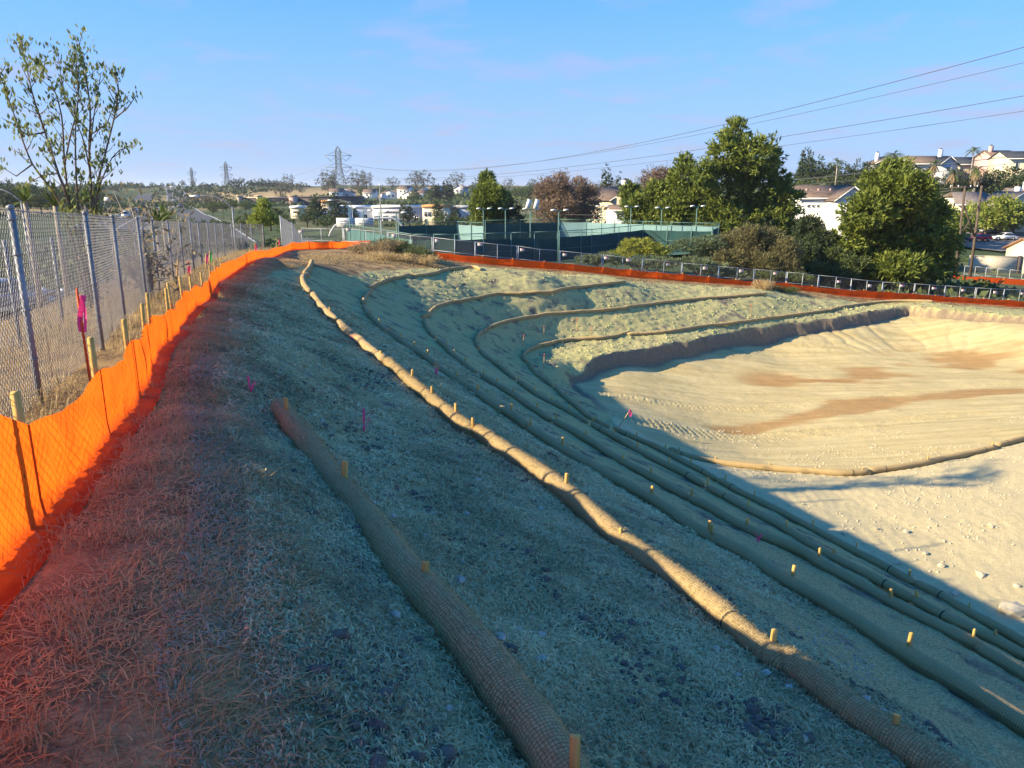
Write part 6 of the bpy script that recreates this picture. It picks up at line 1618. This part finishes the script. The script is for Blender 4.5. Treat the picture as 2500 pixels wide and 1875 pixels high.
# ------------------------------------------------------------------ cars
M_TYRE = plain('tyre_rubber', (0.02, 0.02, 0.02), .9, .1); M_RIM = plain('alloy_rim', (0.45, 0.45, 0.46), .35, .1, metal=.6); M_CGLASS = plain('car_glass', (0.02, 0.025, 0.03), .08, .1, spec=.6); M_HEAD = plain('headlight', (0.7, 0.7, 0.72), .2, .05); M_TAIL = plain('tail_light', (0.35, 0.02, 0.02), .3, .05)
def carpaint(n, c): return plain(n, c, .22, .03, 1.0, 0.0, .6)
PAINT = {'red': carpaint('red_car_paint', (0.55, 0.015, 0.025)), 'white': carpaint('white_car_paint', (0.72, 0.73, 0.75)), 'navy': carpaint('navy_car_paint', (0.02, 0.03, 0.06)), 'black': carpaint('black_car_paint', (0.02, 0.02, 0.025)), 'silver': carpaint('silver_car_paint', (0.38, 0.39, 0.41))}
def car(kind, colour, label, u, v, F, rz, group, L=4.4, simple=False, zlift=0.0):
    q = at_F(u, v, F); zb = G_Z(np.array([q[0]]), np.array([q[1]]))[0] + .32 + zlift
    r = empty('parked_car' if not simple else 'motorway_car', (q[0], q[1], zb), rz, label, 'car', group)
    suv = kind == 'suv'; H0 = .95 if suv else .80; H1 = 1.72 if suv else 1.42; x = L / 2; W = .92 if suv else .88
    body = [(-x, .28), (-x + .05, .62), (-x + .10, H0 - .08), (-x * .55, H0), (x * .52, H0 - .02), (x - .12, H0 - .16), (x, .55), (x - .02, .26)]
    # arches
    def arch(cx): return [(cx + .38 * math.cos(a), .30 + .38 * math.sin(a)) for a in np.linspace(0, math.pi, 7)]
    prof = body + arch(x * .62) + arch(-x * .60)
    b = MB(); b.extrude(prof, -W, W); V = b.v[-1]; sh = np.abs(V[:, 2] - .55) * .10; V[:, 1] -= np.sign(V[:, 1]) * np.clip(sh, 0, .06)
    b.build('body', PAINT[colour], r)
    if kind == 'sedan': cab = [(-x * .78, H0 - .02), (-x * .42, H1 - .02), (x * .02, H1), (x * .46, H0 - .03)]
    elif kind == 'hatch': cab = [(-x * .94, H0 - .05), (-x * .80, H1 - .08), (x * .0, H1 + .02), (x * .48, H0 - .03)]
    else: cab = [(-x * .97, H0 - .05), (-x * .90, H1 - .06), (x * .05, H1), (x * .44, H0 - .03)]
    c = MB(); c.extrude(cab, -W + .06, W - .06); V = c.v[-1]; V[:, 1] *= 1 - .16 * (V[:, 2] - H0) / (H1 - H0); c.build('cabin', PAINT[colour], r)
    cz = sum(p[1] for p in cab) / 4; cx = sum(p[0] for p in cab) / 4
    for s in (-1, 1):
        g = MB(); P = [(cx + (px_ - cx) * .84, s * ((W - .06) * (1 - .16 * ((cz + (pz - cz) * .74) - H0) / (H1 - H0)) + .006), cz + (pz - cz) * .74 + .03) for px_, pz in cab]; g.poly(P if s < 0 else P[::-1]); g.build('side_window', M_CGLASS, r)
    for i0, i1, nm in ((2, 3, 'windscreen'), (0, 1, 'rear_window')):
        p, t = cab[i0], cab[i1]; nx_, nz_ = -(t[1] - p[1]), (t[0] - p[0]); nl = math.hypot(nx_, nz_); nx_, nz_ = nx_ / nl * .01, nz_ / nl * .01
        if i0 == 2 and nz_ < 0: nx_, nz_ = -nx_, -nz_
        if i0 == 0 and nx_ > 0: nx_, nz_ = -nx_, -nz_
        pts = []
        for f, sg in ((.10, -1), (.10, 1), (.90, 1), (.90, -1)):
            X = p[0] + (t[0] - p[0]) * f; Z = p[1] + (t[1] - p[1]) * f; wv = (W - .14) * (1 - .16 * (Z - H0) / (H1 - H0)); pts.append((X + nx_, sg * wv, Z + nz_))
        MB().poly(pts).build(nm, M_CGLASS, r)
    for cx_ in (x * .62, -x * .60):
        for s in (-1, 1):
            w = MB().tube([(cx_, s * (W - .20), .31), (cx_, s * (W - .0), .31)], .31, 14).build('wheel', M_TYRE, r, smooth=False); MB().tube([(cx_, s * (W - .02), .31), (cx_, s * (W + .015), .31)], .19, 10).build('rim', M_RIM, w)
    for s in (-1, 1):
        MB().box((x - .10, s * (W - .22), .66), (.16, .30, .14)).build('headlight', M_HEAD, r); MB().box((-x + .07, s * (W - .20), .70), (.12, .26, .16)).build('tail_light', M_TAIL, r)
    MB().box((x - .03, 0, .42), (.08, W * 1.1, .16)).build('grille', M_DARKB, r)
    return r
PK = 'cars parked at the right'
car('hatch', 'red', 'bright red hatchback parked behind the twin poles', 2390, 590, 150, math.pi + .08, PK, 4.2)
car('sedan', 'white', 'white sedan parked right of the red hatchback', 2450, 586, 152, math.pi - .02, PK, 4.7)
car('suv', 'navy', 'dark blue off roader parked left of the red hatchback', 2332, 596, 148, math.pi + .1, PK, 4.6)
car('suv', 'black', 'black car parked nose on behind the white sedan', 2440, 566, 163, math.pi + .5, PK, 4.8)
car('suv', 'silver', 'silver car parked left of the black one', 2380, 565, 163, math.pi + .8, PK, 4.5)
car('sedan', 'silver', 'grey sedan between the silver and black cars', 2408, 568, 161, math.pi + .7, PK, 4.6)
car('suv', 'black', 'dark off roader high at the right edge of the picture', 2490, 548, 166, math.pi + .4, PK, 4.8, zlift=.4)
car('suv', 'white', 'white van behind the lime street trees', 2350, 564, 164, math.pi + .2, PK, 5.0)
car('sedan', 'silver', 'pale car on the street seen through the chain link at far left', 22, 742, 34, 1.2, 'cars on the left street', 4.6)
for i, (u, v, F, c) in enumerate([(310,545,222,'white'),(334,524,290,'white'),(328,530,270,'black'),(350,516,335,'navy'),(356,514,345,'silver'),(370,507,405,'black'),(375,507,420,'white'),(245,504,372,'white'),(316,496,480,'white'),(338,494,560,'silver'),(430,502,430,'white'),(440,506,360,'silver')]):
    car('suv' if i % 3 == 0 else 'sedan', c, 'tiny %s car on the motorway, %s in order of the traffic' % (c, ORD[i]), u, v, F, 1.9 + .1 * (i % 3), 'cars on the motorway', 4.6, True)
# motorway sign
t = at_F(262, 486, 300); b = np.array([t[0], t[1], zz(t[0], t[1])]); r = empty('motorway_sign', tuple(b), 0, 'blue grey motorway sign panel at the left', 'sign'); MB().box(t - b, (2.8, .15, 1.5)).build('panel', M_GREYW, r); MB().tube([(-1.2, .1, -.5), (-1.2, .1, t[2] - b[2])], .12, 6).build('post', M_GALV, r)
# ------------------------------------------------------------------ ground litter: dead grass, sprayed fibres, clods, stones
def blades(x, y, h, w, lean, rng, zoff=-0.01, curl=0.3):
    """curved two-segment grass blades standing at x, y"""
    n = len(x); zg = G_Z(x, y) + zoff; b = np.stack([x, y, zg], 1)
    a = rng.uniform(0, 2 * math.pi, n); d = np.stack([np.cos(a), np.sin(a), np.zeros(n)], 1)
    s = np.stack([-np.sin(a), np.cos(a), np.zeros(n)], 1) * (w / 2)[:, None]
    ln = lean[:, None]; hh = h[:, None]
    m = b + d * hh * np.sin(ln) * .45 + np.array([0, 0, 1]) * hh * np.cos(ln) * .55
    t = b + d * hh * np.sin(ln + curl) * 1.0 + np.array([0, 0, 1]) * hh * np.cos(ln + curl) * .95
    V = np.stack([b - s, b + s, m + s * .8, m - s * .8, t], 1).reshape(-1, 3)
    k = np.arange(n)[:, None] * 5
    return V, np.concatenate([k + 0, k + 1, k + 2, k + 3], 1), np.concatenate([k + 3, k + 2, k + 4], 1)
def grass(name, label, x, y, h, w, lean, mat, seed, curl=.3):
    rng = np.random.default_rng(seed); V, Q, T = blades(x, y, h, w, lean, rng, curl=curl)
    o = put(name, mesh_np(name, V, [Q, T], mat)); tag(o, label, 'grass', kind='stuff'); return o
rng = np.random.default_rng(101)
LB = resample(catmull(np.vstack([[(1.0, -4.5, 0), (-0.75, -0.8, 0)], silt_pts]), .5), .1)            # silt fence line
CE = resample(catmull(np.vstack([[(1.6, -4.2, 0), (0.25, 0.0, 0), (-0.35, 1.5, 0)], crest_pts]), .5), .1)    # slope edge
def x_at(L, y): o = np.argsort(L[:, 1]); return np.interp(y, L[o, 1], L[o, 0])
def sample_y(n, y0, y1, p):     # density falls off with distance
    u = rng.uniform(0, 1, n); return y0 + (y1 - y0) * u**p
def clumpy(x, y, f, seed, thr): return fnoise(x * f, y * f, 3, seed) > thr
# flattened straw on the path
n = 95000; y = sample_y(n, .6, 36, 2.1); t = rng.uniform(0, 1, n); x = x_at(LB, y) * (1 - t) + (x_at(CE, y) + .12) * t + .03
m = (fnoise(x * 1.6, y * 1.6, 3, 7) + .25 * (rng.uniform(0, 1, n) - .5) > -.22) & (t > .04); x, y = x[m], y[m]; n = len(x)
M_PATHSTRAW = leafmat('trampled_straw', (0.30, 0.175, 0.065), (0.80, 0.51, 0.20), .25)
grass('trampled_straw', 'trampled dead grass lying on the path', x, y, rng.uniform(.035, .12, n) * (1 + y * .03), rng.uniform(.0035, .007, n) * (1 + y * .06), rng.uniform(1.15, 1.5, n), M_PATHSTRAW, 1, .12)
# standing tufts on the path and its edge
def tufts(nt, per, y0, y1, t0, t1, hmin, hmax, spread, seed, pw=1.7):
    r = np.random.default_rng(seed); cy = y0 + (y1 - y0) * r.uniform(0, 1, nt)**pw; ct = t0 + (t1 - t0) * r.uniform(0, 1, nt)
    cx = x_at(LB, cy) * (1 - ct) + x_at(CE, cy) * ct
    hs = np.repeat(r.uniform(hmin, hmax, nt), per)
    x = np.repeat(cx, per) + r.normal(0, spread, nt * per) * (1 + np.repeat(cy, per) * .03); y = np.repeat(cy, per) + r.normal(0, spread, nt * per) * (1 + np.repeat(cy, per) * .03)
    return x, y, hs * r.uniform(.4, 1.1, nt * per), r
x, y, h, r = tufts(240, 46, .9, 32, .5, 1.0, .05, .12, .06, 5)
grass('dry_grass_tufts', 'tan dead grass tufts standing along the path edge', x, y, h, r.uniform(.002, .0045, len(x)) * (1 + y * .07), np.abs(r.normal(.35, .35, len(x))), M_STRAWGRASS, 2)
x, y, h, r = tufts(230, 42, .9, 26, .06, .5, .06, .14, .06, 6)
grass('dry_grass_tufts', 'reddish lit dead grass tufts close to the orange fence', x, y, h, r.uniform(.002, .0045, len(x)) * (1 + y * .07), np.abs(r.normal(.4, .35, len(x))), M_STRAWGRASS, 3)
# tall dead grass behind the orange fence
n = 75000; y = sample_y(n, .0, 52, 1.6); t = rng.uniform(0, 1, n)**1.2; x = x_at(LB, y) - .06 - t * (4.6 + .12 * y)
m = (fnoise(x * .9, y * .9, 3, 17) + .4 * (rng.uniform(0, 1, n) - .5) > -.4); x, y = x[m], y[m]; n = len(x)
grass('tall_dry_grass', 'tall golden dead grass around the chain link fence', x, y, rng.uniform(.06, .22, n) * (1 + .9 * (fnoise(x * .8, y * .8, 2, 19) > .1)), rng.uniform(.003, .007, n) * (1 + y * .05), np.abs(rng.normal(.5, .4, n)), M_STRAWGRASS, 4, .5)
# far strip of straw inside the far orange fence
fs = resample(catmull(fb, .5), .2); k = rng.integers(0, len(fs), 9000); x = fs[k, 0] + rng.normal(0, .2, 9000); y = fs[k, 1] - np.abs(rng.normal(0, .8, 9000)) - .1
grass('rim_straw', 'pale straw scattered inside the far orange fence', x, y, rng.uniform(.05, .16, 9000), rng.uniform(.015, .03, 9000), rng.uniform(.6, 1.4, 9000), M_STRAWGRASS, 5)
kx = rng.integers(0, 400, 7000); qa = np.array([at_F(u, v, F)[:2] for u, v, F in ((760,630,38),(820,625,42),(900,628,42),(1000,634,43.5),(1075,640,45.5))]); qq = resample(catmull(np.c_[qa, np.zeros(5)], .5), .05); kx = rng.integers(0, len(qq), 9000)
x = qq[kx, 0] + rng.normal(0, .6, 9000); y = qq[kx, 1] + np.abs(rng.normal(0, 1.4, 9000))
grass('rim_straw', 'golden straw bank in front of the far mound', x, y, rng.uniform(.06, .2, 9000), rng.uniform(.015, .03, 9000), rng.uniform(.4, 1.3, 9000), M_STRAWGRASS, 6)

# sprayed mulch fibres on the near slope
def fibres(n, y0, y1, xo0, xo1, L0, L1, W, pw, seed, mat, name, label, thr=-.25):
    r = np.random.default_rng(seed); y = y0 + (y1 - y0) * r.uniform(0, 1, n)**pw; x = x_at(CE, y) + xo0 + (xo1 - xo0) * r.uniform(0, 1, n)**1.15
    m = fnoise(x * 2.1, y * 2.1, 3, 55) + .35 * (r.uniform(0, 1, n) - .5) > thr; x, y = x[m], y[m]; n = len(x)
    # keep clear of the wattle rows
    for k in (1, 2):
        A = np.vstack([a for a, rr_ in WAX[k]])[::3]
        dmin = np.full(n, 9.0)
        for s in range(0, n, 20000): dmin[s:s + 20000] = np.min(np.hypot(x[s:s + 20000, None] - A[None, :, 0], y[s:s + 20000, None] - A[None, :, 1]), 1)
        kp = dmin > .10; x, y = x[kp], y[kp]; n = len(x)
    P = np.stack([x, y, G_Z(x, y) + r.uniform(.0, .010, n)], 1)
    a = r.uniform(0, 6.28, n); el = r.normal(.10, .38, n); l = r.uniform(L0, L1, n) * (1 + .10 * np.hypot(x, y)); w = W * r.uniform(.6, 1.4, n) * (1 + .12 * np.hypot(x, y))
    d = np.stack([np.cos(a) * np.cos(el), np.sin(a) * np.cos(el), np.sin(el)], 1); s_ = np.stack([-np.sin(a), np.cos(a), r.normal(0, .5, n)], 1); s_ /= np.linalg.norm(s_, axis=1, keepdims=True)
    bend = np.stack([np.zeros(n), np.zeros(n), np.abs(r.normal(.0, .012, n))], 1) + s_ * r.normal(0, .3, n)[:, None] * l[:, None] * .4
    p0 = P - d * l[:, None] / 2; p2 = P + d * l[:, None] / 2; p1 = P + bend
    V = np.stack([p0, p1 + s_ * w[:, None] / 2, p2, p1 - s_ * w[:, None] / 2], 1).reshape(-1, 3)
    o = put(name, mesh_np(name, V, np.arange(n * 4).reshape(n, 4), mat)); tag(o, label, 'mulch', kind='stuff')
M_FIB = leafmat('green_mulch_fibre', (0.24, 0.19, 0.09), (0.88, 0.73, 0.40), .1, .9)
M_FIBT = leafmat('tan_mulch_fibre', (0.26, 0.21, 0.13), (0.48, 0.40, 0.26), .1, .9)
fibres(190000, .9, 9.0, -.15, 4.6, .022, .055, .0055, 1.5, 201, M_FIB, 'mulch_fibres', 'green sprayed wood fibre matted over the near slope')
fibres(30000, .9, 9.0, -.45, .6, .02, .05, .004, 1.5, 202, M_FIBT, 'mulch_fibres', 'tan fibre and chaff along the top of the slope', -.4)
fibres(70000, 7, 26, -.2, 6.5, .03, .06, .007, 1.3, 203, M_FIB, 'mulch_fibres', 'green sprayed fibre on the farther slope')

# clods and stones
def lump_meshes(mat, name, k=6, seed=0, rough=.32):
    out = []; r = np.random.default_rng(seed)
    for i in range(k):
        bm = bmesh.new(); bmesh.ops.create_icosphere(bm, subdivisions=2 if name == 'boulder' else 1, radius=1.0)
        for v in bm.verts: v.co *= 1 + r.uniform(-rough, rough); 
        for v in bm.verts: v.co.z *= .72
        me = bpy.data.meshes.new(name); bm.to_mesh(me); bm.free(); me.materials.append(mat); out.append(me)
    return out
M_CLOD = plain('dark_clod', (0.17, 0.14, 0.11), .97, .4, 30, bmp=.8, bscale=120); M_CHALK = plain('chalky_stone', (0.44, 0.39, 0.31), .9, .25, 25, bmp=.5, bscale=90)
M_SANDST = plain('sandy_clod', (0.52, 0.43, 0.29), .95, .2, 12, bmp=.5, bscale=60)
CL = lump_meshes(M_CLOD, 'soil_clod', 6, 1); CH = lump_meshes(M_CHALK, 'stone', 6, 2); SD = lump_meshes(M_SANDST, 'stone', 6, 3)
def lump_stuff(name, label, x, y, s, src, mat, seed):
    r = np.random.default_rng(seed); n = len(x); zg = G_Z(x, y)
    tv = np.array([v.co for v in src[0].vertices]); tf = np.array([list(p.vertices) for p in src[0].polygons]); nv = len(tv)
    q = r.normal(0, 1, (n, nv, 1)) * .18 + 1; V = tv[None] * q; a = r.uniform(0, 6.28, n); ca, sa = np.cos(a)[:, None], np.sin(a)[:, None]
    V = np.stack([V[..., 0] * ca - V[..., 1] * sa, V[..., 0] * sa + V[..., 1] * ca, V[..., 2]], -1) * s[:, None, None] * r.uniform(.75, 1.3, (n, 1, 3)) + np.stack([x, y, zg + s * .25], 1)[:, None, :]
    F = tf[None] + (np.arange(n) * nv)[:, None, None]
    o = put(name, mesh_np(name, V.reshape(-1, 3), F.reshape(-1, 3), mat)); tag(o, label, 'soil', kind='stuff')
def clear_of(x, y, gap=.13):
    d = np.full(len(x), 9.0)
    for k in range(1, 8):
        A = np.vstack([a for a, rr_ in WAX[k]])[::2]
        for s in range(0, len(x), 8000): d[s:s + 8000] = np.minimum(d[s:s + 8000], np.min(np.hypot(x[s:s + 8000, None] - A[None, :, 0], y[s:s + 8000, None] - A[None, :, 1]), 1))
    return d > gap
n = 30000; y = .8 + 13 * rng.uniform(0, 1, n)**1.4; x = x_at(CE, y) + .1 + 4.5 * rng.uniform(0, 1, n)
m = (fnoise(x * 1.3, y * 1.3, 3, 301) + .3 * (rng.uniform(0, 1, n) - .5) > .24) & clear_of(x, y); x, y = x[m], y[m]
lump_stuff('soil_clods', 'dark crumbly soil clods breaking through the mulch', x, y, rng.uniform(.004, .020, len(x)) * (1 + (rng.uniform(0, 1, len(x)) < .08) * 1.2), CL, M_CLOD, 11)
n = 14000; y = .8 + 16 * rng.uniform(0, 1, n)**1.3; x = x_at(CE, y) + .3 + 5.5 * rng.uniform(0, 1, n)
m = (fnoise(x * 1.1, y * 1.1, 3, 311) > .20) & clear_of(x, y); x, y = x[m], y[m]
lump_stuff('chalk_chips', 'white chalky chips scattered down the slope', x, y, rng.uniform(.004, .015, len(x)), CH, M_CHALK, 12)
n = 5500; y = 11 + 20 * rng.uniform(0, 1, n); x = 6 + 18 * rng.uniform(0, 1, n); m = (poly_sd(x, y, FLOOR_POLY) > .3) & clear_of(x, y) & (fnoise(x * .5, y * .5, 3, 321) > -.05); x, y = x[m], y[m]
lump_stuff('floor_rubble', 'pale rubble scattered over the basin floor', x, y, rng.uniform(.008, .035, len(x)), SD, M_SANDST, 13)
n = 9000; y = 33 + 28 * rng.uniform(0, 1, n); x = 0 + 45 * rng.uniform(0, 1, n); sdv = poly_sd(x, y, FLOOR_POLY); m = (sdv < -.1) & (sdv > -1.8); x, y = x[m], y[m]
lump_stuff('lip_rubble', 'pale rubble along the lip of the cut', x, y, rng.uniform(.02, .07, len(x)), SD, plain('mulched_clod', (0.40, 0.39, 0.17), .95, .2, 6), 14)
n = 9000; y = 34 + 22 * rng.uniform(0, 1, n); x = -8 + 40 * rng.uniform(0, 1, n); sdv = poly_sd(x, y, FLOOR_POLY); m = (sdv < -1.5) & (fnoise(x * .6, y * .6, 3, 331) > .05) & (poly_sd(x, y, PATH_POLY) < -.3) & clear_of(x, y, .2); x, y = x[m], y[m]
lump_stuff('slope_clods', 'mulched clods on the sunlit far slope', x, y, rng.uniform(.02, .06, len(x)), SD, plain('mulched_clod', (0.40, 0.39, 0.17), .95, .2, 6), 15)
n = 14000; y = .8 + 9 * rng.uniform(0, 1, n)**1.5; x = x_at(CE, y) + .05 + 4.4 * rng.uniform(0, 1, n)
m = (fnoise(x * 1.7, y * 1.7, 3, 341) + .3 * (rng.uniform(0, 1, n) - .5) > .04) & clear_of(x, y); x, y = x[m], y[m]
lump_stuff('mulched_crumbs', 'small mulch coated soil crumbs roughening the near slope', x, y, rng.uniform(.006, .022, len(x)), CL, plain('mulch_coated_soil', (0.30, 0.25, 0.13), .97, .45, 30, bmp=.8, bscale=120), 16)
# larger pieces one could pick up
def scatter_big(meshes, n, y0, y1, xo0, xo1, s0, s1, seed, name):
    r = np.random.default_rng(seed); k = 0
    while k < n:
        y = y0 + (y1 - y0) * r.uniform()**1.4; x = float(x_at(CE, np.array([y]))[0]) + r.uniform(xo0, xo1)
        if not clear_of(np.array([x]), np.array([y]), .16)[0]: continue
        s = r.uniform(s0, s1); o = put(name, meshes[r.integers(len(meshes))], GROUND, (x, y, GZ1(x, y) + s * .2), r.uniform(0, 6.28)); o.scale = (s * r.uniform(.8, 1.4), s, s * r.uniform(.7, 1.1)); k += 1
scatter_big(CL, 80, 1.2, 9, .15, 4.2, .02, .045, 401, 'soil_clod')
scatter_big(CH, 60, 1.2, 10, .2, 4.2, .018, .04, 402, 'stone')
for (u, v, zf, s) in ((2470,1482,-6.15,.24),(2395,1400,-6.2,.10),(2330,1440,-6.15,.09),(2300,1375,-6.2,.08),(2260,1345,-6.2,.07),(2190,1370,-6.2,.08),(2420,1290,-6.3,.09),(2140,1290,-6.25,.06),(2060,1300,-6.2,.06),(1890,1230,-6.2,.07),(2360,1480,-6.15,.06),(2480,1430,-6.2,.07),(2210,1300,-6.3,.07)):
    q = on_z(u, v, zf); o = put('stone', SD[int(u) % 6], GROUND, (q[0], q[1], GZ1(q[0], q[1]) + s * .3), u); o.scale = (s * 1.25, s, s * .95)
# loose straw sticking out of the nearest wattles
M_LOOSE = leafmat('loose_straw', (0.30, 0.21, 0.09), (0.56, 0.42, 0.20), .15, .8)
wob_ = [o for o in COL.objects if o.name.startswith('straw_wattle')]
wi = 0
for k in WPTS:
    for (A, R) in WAX[k]:
        o = wob_[wi]; wi += 1
        if k > 2 or A[:, 1].min() > 12: continue
        r = np.random.default_rng(500 + wi); n = int(2600 * len(A) * (.06 if k == 1 else .09)); n = min(n, 16000)
        i = r.integers(1, len(A) - 1, n); T = A[i + 1] - A[i - 1]; T /= np.linalg.norm(T, axis=1, keepdims=True); X = np.cross(T, (0, 0, 1.)); X /= np.linalg.norm(X, axis=1, keepdims=True); Y = np.cross(X, T)
        th = r.uniform(-.5, math.pi + .5, n); nr_ = X * np.cos(th)[:, None] + Y * np.sin(th)[:, None]
        P = A[i] + nr_ * (R[i] + .0)[:, None] + T * r.uniform(-.05, .05, n)[:, None]
        d = nr_ * r.uniform(.05, .5, n)[:, None] + T * r.normal(0, .8, n)[:, None] + np.cross(nr_, T) * r.normal(0, .8, n)[:, None]; d /= np.linalg.norm(d, axis=1, keepdims=True)
        l = r.uniform(.012, .035, n)[:, None]; s_ = np.cross(d, nr_); s_ /= (np.linalg.norm(s_, axis=1, keepdims=True) + 1e-6); w = .0014 * (1 + .12 * np.linalg.norm(P[:, :2], axis=1))[:, None]
        V = np.stack([P - d * l * .4, P + s_ * w, P + d * l, P - s_ * w], 1).reshape(-1, 3)
        c = put('loose_straw', mesh_np('loose_straw', V, np.arange(n * 4).reshape(n, 4), M_LOOSE), o); c['kind'] = 'stuff'

# ------------------------------------------------------------------ thin haze in the air
hz = MB(); hz.box((0, 0, -20), (19400, 19400, 200)); hm = bpy.data.materials.new('haze_air'); hm.use_nodes = True
hn = hm.node_tree; hn.nodes.remove(hn.nodes['Principled BSDF'])
hv = hn.nodes.new('ShaderNodeVolumePrincipled'); hv.inputs['Density'].default_value = 0.00011; hv.inputs['Color'].default_value = (0.80, 0.88, 1.0, 1); hv.inputs['Anisotropy'].default_value = 0.2
hn.links.new(hv.outputs[0], hn.nodes['Material Output'].inputs['Volume'])
ho = hz.build('haze', hm); tag(ho, 'thin bluish haze filling the air over the valley', 'haze', kind='stuff')
